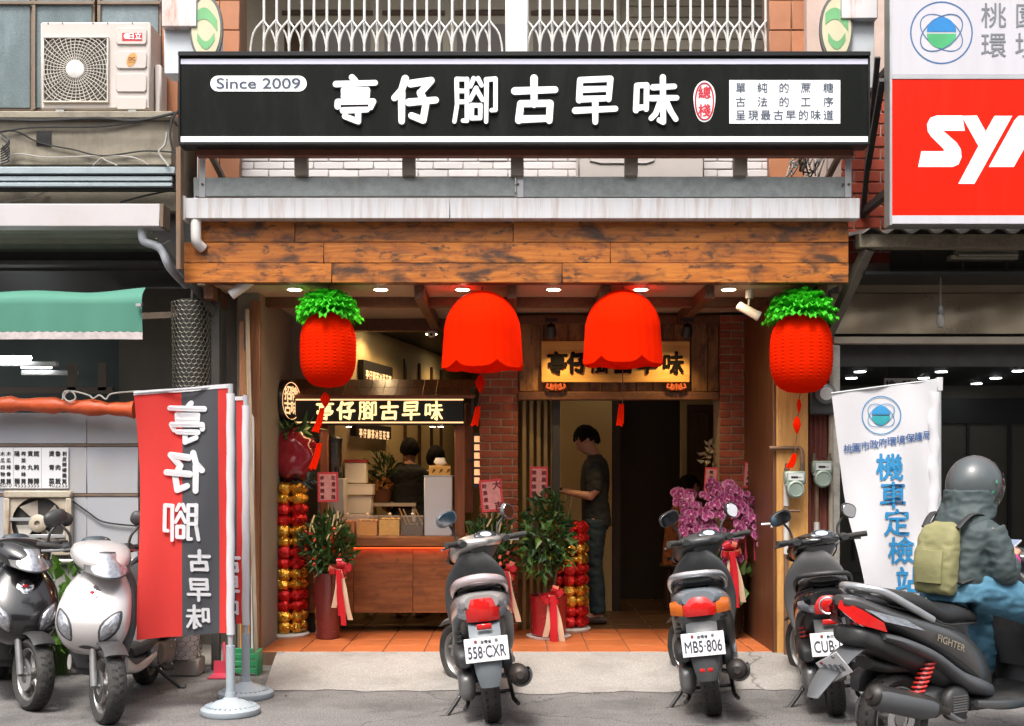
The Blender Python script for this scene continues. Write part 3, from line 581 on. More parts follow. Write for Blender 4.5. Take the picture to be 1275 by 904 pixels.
# wall cables
def cable(par,pts,y,r=.008,mat=cablem,nm='cable'):
    b=MB(); b.tube([(X(u,y if len(p)==0 else p[0]),y if len(p)==0 else p[0],Z(v,y if len(p)==0 else p[0])) for u,v,*p in pts],r,6,True,max(12,len(pts)*6)); return b.build(nm,mat,par)
cable(nb,((-20,148),(50,150),(120,147),(170,150),(222,140)),5.27,.011)
cable(nb,((0,165),(40,159),(120,158),(175,152)),5.33,.006); cable(nb,((-5,166),(8,163),(24,165),(50,178),(90,186),(128,194),(180,188),(222,190)),5.33,.006)
cable(nb,((0,205),(20,192),(60,196),(125,194),(165,196),(185,205)),5.33,.005,cablew); cable(nb,((116,206),(126,197),(132,200),(146,206)),5.33,.005,cablew)
cable(nb,((222,138),(214,150),(212,170),(216,190),(222,196)),5.2,.008); cable(nb,((208,165),(205,180),(198,190),(210,207)),5.2,.008,cablew)
cable(nb,((150,252),(175,245),(198,240),(216,236)),5.33,.007); cable(nb,((60,237),(40,246),(5,252)),5.38,.006,cablew)
cable(nb,((88,622),(110,638),(130,650),(172,655)),5.28,.006)
cb2=MB()
for k in range(7): cb2.tube([(X(5+random.uniform(-5,5),5.28),5.28,Z(166+k*3,5.28)),(X(12,5.26),5.25,Z(176+k*4,5.26)),(X(1,5.28),5.28,Z(186+k*3,5.28))],.006,5,True,8)
cb2.build('cable_bundle',cablem,nb)
# air conditioner on the ledge
def aircon(name,label,u0,u1,v0,v1,y,full=True,dep=.30):
    ac=thing(name,label,'air conditioner',(X((u0+u1)/2,y),y,Z(v1,y)))
    body=M('aircon_cream',(.56,.51,.475),.45,var=.04,dirt=(.5,.42,.36),dirt_amt=.25)
    part('casing',body,ac,('ub',u0,u1,v0,v1-2,y,dep),bevel=.012)
    if not full:
        part('panel_line',M('aircon_grey_line',(.45,.44,.44),.5),ac,('tube',[(X(u,y),y-.004,Z(v,y)) for u,v in ((734,192),(735,200),(748,203),(805,203),(814,200),(815,192))],.006,6)); return ac
    fu0,fu1,fv0,fv1=54,136,46,130; cx,cz=X(95,y),Z(87.5,y); hw=(X(fu1,y)-X(fu0,y))/2
    part('fan_opening',M('fan_shadow',(.07,.065,.055),.7),ac,('box',cx-hw+.012,cx+hw-.012,y-.004,y-.001,cz-hw+.012,cz+hw-.012))
    gm=M('grille_cream',(.60,.56,.50),.5); g=MB()
    for k in range(1,12):
        r=k*.0235+.02
        for i in range(48):
            a,b=2*PI*i/48,2*PI*(i+1)/48; p=[(r*math.cos(a),r*math.sin(a)),(r*math.cos(b),r*math.sin(b))]
            if all(max(abs(q[0]),abs(q[1]))<hw-.008 for q in p): g.tube([(cx+q[0],y-.018,cz+q[1]) for q in p],.0032,4,False)
    for i in range(40):
        a=2*PI*i/40+.15*0; m=max(abs(math.cos(a)),abs(math.sin(a))); L=(hw-.008)/m
        g.tube([(cx+.06*math.cos(a),y-.021,cz+.06*math.sin(a)),(cx+.6*L*math.cos(a+.05),y-.021,cz+.6*L*math.sin(a+.05)),(cx+L*math.cos(a),y-.016,cz+L*math.sin(a))],.003,4,False)
    g.build('fan_grille',gm,ac)
    part('grille_frame',gm,ac,('box',cx-hw,cx+hw,y-.022,y-.0005,cz+hw-.012,cz+hw),('box',cx-hw,cx+hw,y-.022,y-.0005,cz-hw,cz-hw+.012),('box',cx-hw,cx-hw+.012,y-.022,y-.0005,cz-hw+.0121,cz+hw-.0121),('box',cx+hw-.012,cx+hw,y-.022,y-.0005,cz-hw+.0121,cz+hw-.0121),bevel=.003)
    part('fan_hub',M('hub_white',(.78,.76,.74),.4),ac,('lathe',[(.066,y-.016),(.066,y-.026),(.055,y-.031),(0,y-.033)],(cx,0,cz),'y',24))
    lg=None
    for k,(va,vb) in enumerate(((35,56),(64,86),(92,115),(121,137))):
        p=MB(); p.prism([(X(a,y),Z(b,y)) for a,b in ((147,va),(181,va),(183,va+3),(183,vb-3),(181,vb),(147,vb),(145,vb-3),(145,va+3))],y-.012,y-.0005); q=p.build('raised_panel',body,ac,bevel=.005)
        if k==0:
            part('badge',M('badge_red',(.6,.03,.04),.4),q,('ub',152,177,41,51,y-.013,.002))
            t=MB(); put(t,'日立',X(169,y),Z(46,y),.052,y-.015,bold=.02); t.lathe([(.021,0),(.021,.001)],(X(158.5,y),y-.016,Z(46,y)),'y',16); t.build('lettering',whs,q,smooth=0)
        if k==1:
            part('badge',M('badge_orange',(.62,.30,.08),.5),q,('prism',[(X(164.5+6*math.cos(i*PI/10)+2.2*math.sin(i*PI/10),y),Z(75-8.5*math.sin(i*PI/10),y)) for i in range(20)],y-.014,y-.0125))
            t=MB(); put(t,'DC',X(165,y),Z(74,y),.035,y-.015,bold=.02); put(t,'INVERTER',X(164,y),Z(78.5,y),.011,y-.015); t.build('lettering',M('brown_ink',(.12,.05,.02),.6),q,smooth=0)
    for u in (60,78,116,134,165): part('screw',steelb,ac,('lathe',[(.005,0),(.005,.004),(0,.005)],(X(u,y),y-.004,Z(29,y)),'y',8))
    part('side_cover',body,ac,('box',X(188,y)+.001,X(188,y)+.05,y+.08,y+.24,Z(138,y)+.01,Z(75,y)),bevel=.012)
    for u in (75,165): part('foot',galv,ac,('box',X(u,y)-.03,X(u,y)+.03,y-.01,y+dep,Z(138,5.3)+.001,Z(137,y)))
    return ac
aircon('air_conditioner','cream air conditioner with round fan grille on the concrete ledge',50,187,27,138,5.52)
aircon('air_conditioner','pale air conditioner half hidden between the signboard posts above the canopy',720,877,150,224,5.45,False)
# projecting round signs with rusty light boxes, one each end of the shop signboard
def projsign(ua,ub,uc,label):
    y=5.0; s=thing('projecting_sign',label,'sign',(X((ua+ub)/2,y),y,Z(62,y)),group='pair of rusty projecting light boxes')
    part('light_box',M('rust_streaked_white',(.66,.65,.66),.5,.1,var=.05,dirt=(.42,.14,.03),dirt_amt=.95,dirt_scale=3.2,stretch=(2.5,2.5,.5)),s,('ub',ua,ub,-60,33 if ua<500 else 23,y,.20),bevel=.006)
    part('light_box',M('blue_white_box',(.58,.62,.66),.4,var=.08,dirt=(.40,.16,.05),dirt_amt=.4,dirt_scale=3),s,('ub',ua+3,ub+(26 if ua<500 else -4),35 if ua<500 else 26,92 if ua<500 else 110,y+.06,.16),bevel=.006)
    d=1 if ua<500 else -1; cx=X(uc,5.05); cz=Z(38,5.05)
    for nm,r,ma,dy in (('disc_rim',1.,M('disc_grey',(.12,.12,.12),.5),0),('disc',.88,M('disc_cream',(.60,.56,.38),.5,var=.1),-.006)):
        part(nm,ma,s,('prism',[(cx+.115*r*math.cos(i*PI/16),cz+.24*r*math.sin(i*PI/16)) for i in range(32)],5.02+dy,5.05))
    e=MB(); e.sheet(lambda a,b:(cx+.1*(-.8+1.6*a),5.0115,cz+.19*(.35*math.cos((a-.5)*3)+.12+.42*b)-.05*a),10,2); e.build('green_band',M('logo_green',(.16,.42,.18),.5),s)
    e=MB(); e.sheet(lambda a,b:(cx+.1*(-.6+1.2*a),5.0115,cz-.19*(.35*math.cos((a-.5)*3)+.12+.3*b)),10,2); e.build('green_band',MATS['logo_green'],s)
    part('wall_bracket',steelb,s,('bar',(X((ua+ub)/2,y),5.19,Z(70,y)),(X((ua+ub)/2,y),5.8,Z(70,y)),.03,.03))
projsign(201,245,258,'rust streaked light box with round green sign by the cream air conditioner')
projsign(1047,1093,1040,'rust streaked light box with round green sign beside the red neon-style brand board')
# ================================================================ RIGHT NEIGHBOUR: MOTORCYCLE SHOP
rn=thing('motorcycle_shop_building','dark motorcycle shop with stainless header and ceiling spotlights inside','building',(4.5,5.6,0))
RX=6.6
part('upper_wall',grimed,rn,('box',2.76,RX,5.7,5.9,2.95,6.4))
part('eave_beam',M('speckled_rusty_beam',(.20,.17,.12),.8,.2,var=.35,scale=40,dirt=(.08,.06,.04),dirt_amt=.6,dirt_scale=8),rn,('box',X(1070,4.95),RX,4.95,5.05,Z(308,4.95),Z(291,4.95)),bevel=.005)
cr=MB(); cr.sheet(lambda a,b:(sp(X(1072,4.95),RX,a),sp(4.90,5.7,b),Z(288,4.93)+.022*math.sin(sp(X(1072,4.95),RX,a)*36)+.12*b),160,2); cr.build('corrugated_roof',M('grey_corrugated_roof',(.18,.17,.15),.7,.2,var=.3),rn)
part('roof_underside',black,rn,('box',X(1064,5.3),RX,5.06,5.62,2.80,2.82))
stn=M('dull_stainless',(.34,.27,.18),.3,.6,var=.15,scale=2,bump=.25,bscale=4)
part('header_strip',stn,rn,('box',2.42,RX,5.52,5.56,Z(365,5.52),Z(352,5.52)),bevel=.003)
hp=MB(); hp.sheet(lambda a,b:(sp(2.36,RX,a),5.50-.03*b+.006*math.sin(a*37+b*3)*math.sin(b*PI)+.004*math.sin(a*91),sp(Z(366,5.52),Z(416,5.5),b)),120,12); hp.build('header_panel',stn,rn,smooth=80)
part('header_top',darkst,rn,('box',2.36,RX,5.57,5.62,2.2,2.9))
part('lintel',M('beige_lintel',(.42,.36,.28),.5,.3,var=.1),rn,('box',2.36,RX,5.44,5.52,Z(428,5.44),Z(419,5.44)),bevel=.004)
part('door_post',M('flaky_white_post',(.42,.40,.36),.7,var=.25,scale=14,dirt=(.15,.12,.09),dirt_amt=.6,dirt_scale=8),rn,('box',X(1036,5.4),X(1046,5.4),5.4,5.5,0,Z(428,5.4)-.01),bevel=.004)
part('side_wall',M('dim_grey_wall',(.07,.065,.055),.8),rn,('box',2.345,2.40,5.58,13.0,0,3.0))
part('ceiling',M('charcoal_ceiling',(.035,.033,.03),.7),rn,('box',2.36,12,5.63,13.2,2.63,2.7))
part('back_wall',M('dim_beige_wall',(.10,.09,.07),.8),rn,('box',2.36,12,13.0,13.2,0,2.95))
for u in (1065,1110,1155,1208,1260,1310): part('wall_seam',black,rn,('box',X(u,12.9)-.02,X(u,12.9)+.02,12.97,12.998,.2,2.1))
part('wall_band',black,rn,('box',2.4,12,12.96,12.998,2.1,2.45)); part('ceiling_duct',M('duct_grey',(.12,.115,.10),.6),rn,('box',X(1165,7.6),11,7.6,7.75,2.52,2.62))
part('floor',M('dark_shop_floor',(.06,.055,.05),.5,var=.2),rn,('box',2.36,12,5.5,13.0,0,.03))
sp_=glow('cool_spot_lens',(.92,.96,1.),14)
spots=[(1118,432),(1099,444),(1083,454),(1071,462),(1060,470),(1150,470),(1172,462),(1189,454),(1215,444),(1247,432),(1200,483),(1216,477),(1240,470),(1268,461)]
for u,v in spots:
    yy=FP*(2.62-EYE)/(V0-v)-BACK; d=part('ceiling_spotlight',rim,rn,('lathe',[(.075,2.612),(.075,2.629),(.05,2.6295)],(X(u,yy),yy,0)))
    part('lens',sp_,d,('lathe',[(0,2.606),(.066,2.607),(.066,2.6115)],(X(u,yy),yy,0)))
lamp('spot_glow','POINT',rn,(5.0,9,2.45),4,(.95,.97,1),.3)
fl2=part('fluorescent_light',M('old_fitting',(.42,.38,.28),.6),rn,('ub',1184,1268,317,323,5.2,.09),('ub',1190,1268,311,316.9,5.22,.05),bevel=.004); part('tube',M('unlit_tube2',(.30,.26,.2),.4),fl2,('tube',[(X(1192,5.19),5.18,Z(318,5.19)),(X(1266,5.19),5.18,Z(318,5.19))],.014,8))
for u in (1200,1255): part('hanger',darkst,fl2,('box',X(u,5.22)-.008,X(u,5.22)+.008,5.24,5.255,Z(311,5.22),2.81))
pb=thing('pendant_bulb','bare bulb on a thin rod hanging before the stainless header','lamp',(X(1171,5.2),5.2,Z(408,5.2)))
part('rod',M('rod_grey',(.22,.20,.17),.5,.3),pb,('tube',[(X(1171,5.2),5.2,2.805),(X(1171,5.2),5.2,Z(381,5.2))],.007,6)); part('socket',M('socket_grey',(.20,.20,.19),.4,.3),pb,('lathe',[(.012,Z(380,5.2)),(.022,Z(383,5.2)),(.022,Z(391,5.2)),(.018,Z(392,5.2))],(X(1171,5.2),5.2,0),'z',14))
part('glass',M('bulb_glass',(.7,.7,.68),.05,trans=.7),pb,('lathe',[(.018,Z(392,5.2)),(.027,Z(396,5.2)),(.028,Z(402,5.2)),(.02,Z(407,5.2)),(.0,Z(408.5,5.2))],(X(1171,5.2),5.2,0),'z',16))
part('diagonal_brace',M('brace_brown',(.12,.10,.075),.6,.2,var=.3),rn,('bar',(X(1082,4.98),5.0,Z(310,5.0)),(X(1030,5.35),5.36,Z(418,5.35)),.07,.06))
hs_=thing('hanging_shop_sign','small white sign with black characters hanging inside the motorcycle shop','sign',(X(1120,6.2),6.2,Z(481,6.2)))
part('board',M('plain_white',(.6,.59,.55),.5),hs_,('ub',1101,1142,471,488,6.2,.01)); t=MB(); put(t,'檢',X(1109,6.19),Z(480,6.19),.085,6.195,bold=.02); put(t,'驗',X(1130,6.19),Z(480,6.19),.085,6.195,bold=.02); t.build('lettering',ink,hs_,smooth=0)
part('hanging_rod',darkst,hs_,*[('box',X(u,6.2)-.004,X(u,6.2)+.004,6.203,6.209,Z(471,6.2),2.63) for u in (1104,1139)])
# big brand light box
bs=thing('brand_lightbox','tall red and white light box with a globe emblem and white slanted letters','signboard',(X(1190,4.6),4.6,Z(281,4.6)))
y=4.6; red=M('signal_red_acrylic',(.80,.012,.001),.45,var=.03,spec=.15,dirt=(.62,.03,.012),dirt_amt=.35,dirt_scale=1.6,stretch=(3,1,.4)); wac=M('white_acrylic',(.54,.53,.57),.4,var=.06,scale=2,stretch=(6,1,.5))
part('casing',M('grey_casing',(.20,.20,.19),.5,.2,var=.15),bs,('box',X(1109,y)+.0,RX-.6,y+.012,y+.135,Z(280,y),Z(-80,y)),bevel=.004)
part('edge_strip',alu,bs,('box',X(1108,y),X(1110.5,y),y-.004,y+.0115,Z(280,y),Z(-80,y)))
part('face',red,bs,('box',X(1110.5,y)+.0005,RX-.6,y-.002,y+.0115,Z(268.5,y),Z(99,y)))
part('edge_strip',wac,bs,('box',X(1110.5,y)+.0005,RX-.6,y-.004,y+.0115,Z(278.5,y),Z(268.5,y)+.0005)); part('edge_strip',alu,bs,('box',X(1110.5,y)+.0005,RX-.6,y-.006,y+.0115,Z(98.5,y),Z(93.5,y)))
wf=part('face',wac,bs,('box',X(1110.5,y)+.0005,RX-.6,y-.002,y+.0115,Z(93,y),Z(-80,y)))
def emblem(mbs,cx,cz,r,fn):
    nav,blu,grn=mbs
    def ring(mb,f,w,lift,n=40):
        pts=[f(2*PI*i/n) for i in range(n)]
        o=[]
        for i in range(n):
            a=Vector(pts[i-1]);b=Vector(pts[(i+1)%n]);d=(b-a).normalized();nn=Vector((-d.y,d.x))*w/2;p=Vector(pts[i]); o+=[fn(*(p+nn),lift),fn(*(p-nn),lift)]
        mb.add(o,[(2*i,2*i+1,(2*((i+1)%n))+1,2*((i+1)%n)) for i in range(n)])
    ring(nav,lambda t:(cx+r*math.cos(t),cz+r*math.sin(t)),r*.05,.001)
    for s in (1,-1):
        k=PI/4*s; f=lambda t,k=k:(cx+r*.98*(.84*math.cos(t)*math.cos(k)-.52*math.sin(t)*math.sin(k)),cz+r*.86*(.84*math.cos(t)*math.sin(k)+.52*math.sin(t)*math.cos(k)))
        ring(nav,f,r*.035,.0016+.0005*s)
    for mb,a0,g in ((blu,0,.03),(grn,PI,-.03)):
        pts=[(cx+r*.48*math.cos(a0+PI*i/14),cz+r*.48*math.sin(a0+PI*i/14)+g*r) for i in range(15)]; mb.add([fn(a,b,.002) for a,b in pts],[tuple(range(15))])
em=[MB(),MB(),MB()]; emblem(em,X(1172,y),Z(41,y),.203,lambda a,b,l:(a,y-.002-l,b))
nav=M('emblem_blue',(.06,.14,.30),.4); blu=M('emblem_sky_blue',(.02,.20,.50),.4); grn=M('emblem_green',(.07,.40,.16),.4)
em[0].build('emblem_rings',nav,bs,smooth=0); em[1].build('emblem_upper_half',blu,bs,smooth=0); em[2].build('emblem_lower_half',grn,bs,smooth=0)
t=MB(); gi=M('grey_ink',(.17,.18,.20),.5)
for ch,u,v in (('桃',1237,20),('園',1279,20),('市',1321,20),('環',1237,57),('境',1279,57),('保',1321,57)): put(t,ch,X(u,y),Z(v,y),.175,y-.0035,bold=.004)
t.build('lettering',gi,bs,smooth=0)
L=MB()
def poly(pts): L.prism([(X(a,y),Z(b,y)) for a,b in pts],y-.004,y-.0022)
pts=[(1198,144),(1166,144),(1158,147),(1154,155),(1155,164),(1159,170),(1175,186),(1175,188.5),(1147,188.5),(1143,208),(1186,208),(1193,205),(1197,196),(1196,186),(1191,178),(1174,163),(1175,163),(1201,163)]
poly(pts); 
L2=MB(); L=L2; poly([(1197,144.5),(1216,144),(1227,164),(1238,144.5),(1260,144.5),(1213,229),(1193,229),(1218,182)])
L3=MB(); L=L3; poly([(1263,150),(1268,144.5),(1300,144.5),(1303,170),(1318,144.5),(1350,144.5),(1330,208),(1306,208),(1318,174),(1300,200),(1288,200),(1281,174),(1262,208),(1231,208)])
L=MB(); L4=L; 
def dup_(src,p): src.build('letter',whs,p,smooth=0)
for q in (t,): pass
y=4.6
e1=MB(); e1.prism([(X(a,y),Z(b,y)) for a,b in pts],y-.004,y-.0022); e1.build('letter',whs,bs,smooth=0); L2.build('letter',whs,bs,smooth=0); L3.build('letter',whs,bs,smooth=0)
for zz in (Z(60,y),Z(220,y)): part('arm',darkst,bs,('bar',(X(1130,y),y+.13,zz),(X(1135,y),5.75,zz),.05,.05)); part('arm',darkst,bs,('bar',(5.0,y+.13,zz),(5.0,5.75,zz),.05,.05))
part('stay',darkst,bs,('bar',(X(1098,4.75),4.74,Z(100,4.75)),(X(1080,5.3),5.3,Z(210,5.3)),.04,.04),('bar',(X(1094,4.9),4.92,Z(70,4.9)),(X(1074,5.6),5.6,Z(270,5.6)),.035,.035))
# ---------------------------------------------------------------- utility strip with meters
us=thing('utility_strip','narrow dark red corrugated metal strip carrying meters between the two shops','panel',(2.27,5.42,0))
cs=MB(); cs.sheet(lambda a,b:(sp(2.158,2.355,a),5.435+.010*math.sin(a*32),sp(.0,2.5,b)),40,1); cs.build('corrugated_sheet',M('faded_red_metal',(.20,.055,.04),.7,.1,var=.25,dirt=(.08,.04,.03),dirt_amt=.5),us)
part('timber_strip',M('weathered_timber',(.30,.25,.19),.9,var=.35,scale=14,stretch=(4,4,.4),dirt=(.10,.08,.06),dirt_amt=.6),us,('box',2.315,2.345,5.38,5.42,0,2.35),bevel=.004)
def gasmeter(u,v,y,label):
    g=thing('gas_meter',label,'meter',(X(u,y),y,Z(v+17,y)),group='gas meters on the post by the motorcycle shop'); gm=M('meter_green_grey',(.28,.34,.29),.45,.15,var=.1)
    s=FP/y; x,z=X(u,y),Z(v,y)
    part('body',gm,g,('box',x-.075,x+.075,y-.02,y+.06,z+.0,z+.095),bevel=.012)
    part('diaphragm',gm,g,('lathe',[(.066,y-.01),(.062,y-.035),(.05,y-.042),(.046,y-.036),(0,y-.036)],(x-.002,0,z-.035),'y',24))
    part('lug',gm,g,('ob',(x-.055,y-.02,z-.005),(.035,.03,.03),(0,.7,0)))
    d=part('dial_window',M('meter_white',(.62,.64,.62),.3),g,('box',x-.055,x+.055,y-.026,y-.0205,z+.028,z+.078)); part('counter',black,d,('box',x-.035,x+.015,y-.0275,y-.0262,z+.043,z+.058)); part('arrow',black,d,('prism',[(x+.02,z+.047),(x+.045,z+.05),(x+.02,z+.053)],y-.0275,y-.0262))
    for sx in (-.055,.055): part('coupling',M('pipe_brown',(.15,.11,.08),.5,.5,var=.2),g,('lathe',[(.02,z+.0955),(.02,z+.115),(.014,z+.118),(.014,z+.15)],(x+sx,y+.02,0),'z',10))
    return g
gasmeter(990,603,5.26,'green grey gas meter on the honey coloured wood post'); gasmeter(1024,590,5.36,'green grey gas meter on the dark red corrugated strip')
em_=thing('electric_meter','black boxed electric meter with round dial above the gas meters','meter',(X(1025,5.38),5.38,Z(517,5.38)))
part('box',M('meter_black',(.045,.05,.048),.35),em_,('ub',1009,1040,481,516,5.34,.08),bevel=.01); part('dial',M('dial_glass',(.12,.13,.12),.1),em_,('lathe',[(.075,5.338),(.075,5.31),(.06,5.298),(0,5.296)],(X(1029,5.3),0,Z(490,5.3)),'y',24)); part('dial_face',M('dial_white',(.55,.56,.52),.4),em_,('lathe',[(.048,5.2955),(0,5.2945)],(X(1029,5.3),0,Z(490,5.3)),'y',20))
gp=thing('gas_pipes','rusty gas pipes with pale uprights feeding the meters','pipe',(X(980,5.33),5.33,0))
rp=M('rust_brown_pipe',(.20,.12,.075),.6,.4,var=.3,dirt=(.28,.09,.03),dirt_amt=.5,dirt_scale=8)
part('elbow_pipe',rp,gp,('tube',[(X(958,5.33),5.335,Z(558,5.33)),(X(990,5.33),5.33,Z(558,5.33)),(X(996,5.33),5.325,Z(559,5.33)),(X(999,5.3),5.31,Z(564,5.3)),(X(1000,5.28),5.29,Z(585,5.28))],.016,10,True,24))
part('upright',rp,gp,('tube',[(X(979,5.3),5.30,Z(590,5.3)),(X(979,5.3),5.31,0.05)],.017,10)); part('sleeve',M('pale_pipe_sleeve',(.52,.50,.47),.5,var=.1),gp,('tube',[(X(979,5.3),5.30,Z(630,5.3)),(X(979,5.3),5.30,Z(592,5.3))],.021,10),('tube',[(X(979,5.3),5.30,Z(690,5.3)),(X(979,5.3),5.30,Z(648,5.3))],.021,10))
part('valve',rp,gp,('tube',[(X(977,5.28),5.29,Z(636,5.28)),(X(996,5.28),5.28,Z(636,5.28))],.010,8),('lathe',[(.026,Z(642,5.3)),(.03,Z(638,5.3)),(.026,Z(632,5.3))],(X(979,5.3),5.3,0),'z',10))
part('upright',rp,gp,('tube',[(X(1017,5.39),5.395,Z(604,5.39)),(X(1017,5.39),5.40,.02)],.017,10)); part('sleeve',MATS['pale_pipe_sleeve'],gp,('tube',[(X(1017,5.39),5.395,Z(740,5.39)),(X(1017,5.39),5.395,Z(650,5.39))],.021,10)); part('tap',alu,gp,('tube',[(X(948,5.33),5.33,Z(653,5.33)),(X(960,5.33),5.31,Z(652,5.33)),(X(961,5.3),5.30,Z(657,5.3))],.010,8))
wires=thing('tangled_wires','tangle of loose wires above the steel beam at the signboard end','cable',(X(1005,5.3),5.3,Z(222,5.3)))
for k in range(9):
    b=MB(); u=990+k*4; b.tube([(X(u+random.uniform(-8,8),5.2),5.2+random.uniform(-.1,.1),Z(190+random.uniform(0,30),5.2)) for _ in range(6)],.006,5,True,30); b.build('wire',random.choice((cablem,cablew,cablew)),wires)
# ================================================================ THINGS IN AND AROUND THE SHOP
part('return_wall',plaster,shop,('box',-2.0,-1.49,6.653,6.74,.1,2.724))
warm=(1,.62,.28)
# interior lamps of the shop: recessed ceiling lamps
for k,(x,y,e) in enumerate(((-.75,7.7,8),(-.55,9.3,3.5),(.95,7.5,.5),(-1.15,7.25,5))):
    d=part('ceiling_lamp',rim,shop,('lathe',[(.06,2.70),(.06,2.724),(.03,2.7245)],(x,y,0))); part('lens',dl,d,('lathe',[(0,2.696),(.05,2.697),(.05,2.6995)],(x,y,0)))
    lamp('ceiling_lamp_glow','SPOT',d,(x,y,2.69),e*2.2,warm,.05,(0,0,0),R(150),.6)
# wall trims and menu boxes on the inner side wall
def wallx(y): return -1.5+(y-6.652)*.2254
trim=M('dark_trim',(.07,.03,.015),.5)
ang=math.atan2(4.748,1.07)
def onwall(u): # point of the slanting wall seen in column u
    k=(u-U0)/FP; return (-1.5-.2254*6.652-k*BACK)/(k-.2254)
for u in (503,521,536,548):
    y=onwall(u); part('wall_trim',trim,shop,('ob',(wallx(y)+.012,y,1.5),(.05,.02,2.1),(0,0,ang)))
lit=glow('lit_menu_text',(1,.68,.36),.42)
for (ua,ub_,va,vb) in ((445,482,453,479),(436,480,529,545)):
    ya,yb=onwall(ua),onwall(ub_); ym=(ya+yb)/2; L=math.hypot(yb-ya,wallx(yb)-wallx(ya))
    q=thing('wall_menu_box','dark menu light box with glowing text on the inner wall '+('above the stall roof' if va<500 else 'seen under the stall sign'),'sign',(wallx(ym)+.03,ym,Z(vb,ym)))
    part('case',black,q,('ob',(wallx(ym)+.03,ym,Z((va+vb)/2,ym)),(L,.05,(vb-va)/FP*(ym+BACK)),(0,0,ang)))
    t=MB(); fr=Matrix.Translation((wallx(ym)+.058,ym-.006,Z((va+vb)/2,ym)))@Euler((0,0,ang)).to_matrix().to_4x4()
    for i in range(8): put(t,'亭仔腳茶冰豆花'[i%7],0,0,.085,0,bold=.03,fn=(lambda a,b,l,i=i:tuple(fr@Vector(((i-3.5)*L/9+a,-l,b-.03))))) 
    t.build('lettering',lit,q,smooth=0)
# ---------------------------------------------------------------- drinks stall
st=thing('drinks_stall','timber drinks stall with shingle roof, glowing name board and wooden counter','stall',(X(480,6.35),6.35,.1))
stw=wood('stall_panel_wood',(.20,.065,.02),(.34,.125,.04),(.10,.035,.012),.5,0,.4,gs=2)
stp=wood('stall_post_wood',(.16,.05,.02),(.24,.085,.035),None,0,2,.4)
y=6.35
x0,x1=X(372,y),X(588,y)
for k,(a,b) in enumerate(((372,440),(440,514),(514,587))): part('front_panel',stw,st,('box',X(a,y)+.001,X(b,y)-.001,y,y+.03,Z(763,y),Z(681,y)),bevel=.002)
part('counter_top',stw,st,('box',x0-.02,x1+.01,y-.05,y+.55,Z(680,y),Z(668,y)),bevel=.006)
part('counter_body',M('stall_dark',(.03,.015,.01),.7),st,('box',x0+.03,x1-.03,y+.031,y+.5,Z(760,y),Z(681,y)))
led=glow('red_led',(1,.10,.02),2)
part('led_strip',led,st,('box',X(425,y),X(560,y),y-.018,y-.010,Z(681.8,y)-.004,Z(681.8,y)))
lamp('led_glow','AREA',st,(X(492,y),y-.02,Z(683,y)),.25,(1,.12,.02),1.0,(0,0,0),sizey=.02)
for u in (572,): part('post',stp,st,('box',X(566,y),X(579,y),y+.005,y+.08,Z(668,y),Z(529,y)),bevel=.004)
part('post',stp,st,('box',X(579,y+.3),X(590,y+.3),y+.28,y+.36,Z(640,y),Z(500,y)),bevel=.004)
part('post',stp,st,('box',X(398,y),X(408,y),y+.005,y+.07,Z(668,y),Z(529,y)),bevel=.004)
for u in (385,575): part('leg',M('leg_black',(.02,.02,.02),.5),st,('box',X(u,y)-.03,X(u,y)+.03,y+.06,y+.12,.1,Z(760,y)))
sg=part('name_board',M('name_board_black',(.012,.014,.012),.3),st,('box',X(362,y),X(577,y),y-.06,y+.04,Z(529,y-.06),Z(496,y-.06)),bevel=.003)
ledw=glow('warm_led',(1,.58,.28),.6); lch=glow('lit_cream_letters',(1,.76,.34),.62)
for v in (497.6,526): part('led_line',ledw,sg,('ub',368,577,v-.9,v+.9,y-.068,.006))
for ch,u in zip('亭仔腳古早味',(405,431,458,485,512,540)):
    e=MB(); brush(e,ch,X(u,y-.06),Z(511.5,y-.06),.145,y-.063,.012); e.build('character',lch,sg,smooth=0)
lamp('sign_glow','AREA',sg,(X(470,y),y-.10,Z(529,y)),.8,warm,1.2,(R(-20),0,0),sizey=.05)
shm=wood('shingle_wood',(.11,.045,.02),(.20,.09,.04),None,0,1,.35,rnd=.3)
for r in range(2):
    for k in range(14):
        xa=X(362,y)+k*(X(592,y)-X(362,y))/14; wd=(X(592,y)-X(362,y))/14
        part('shingle',shm,st,('ob',(xa+wd/2,y+.02+r*.15,Z(491,y)+.02+r*.075),(wd-.006,.18,.014),(R(26),0,0)))
part('roof_edge',stp,st,('box',X(360,y),X(592,y),y-.075,y-.045,Z(497,y)+.002,Z(493,y)+.004),bevel=.003)
part('gable',black,st,('ob',(X(590,y)-.01,y+.16,Z(500,y)),(.02,.4,.22)))
for u in (433,538,548): q=part('under_light',rim,st,('lathe',[(.03,Z(531,y)),(.03,Z(529.3,y))],(X(u,y),y+.06,0),'z',14)); part('lens',dl,q,('lathe',[(0,Z(531.8,y)),(.024,Z(531.2,y))],(X(u,y),y+.06,0),'z',14))
lamp('under_glow','SPOT',st,(X(490,y),y+.18,Z(533,y)),7,warm,.1,(0,0,0),R(140),.7)
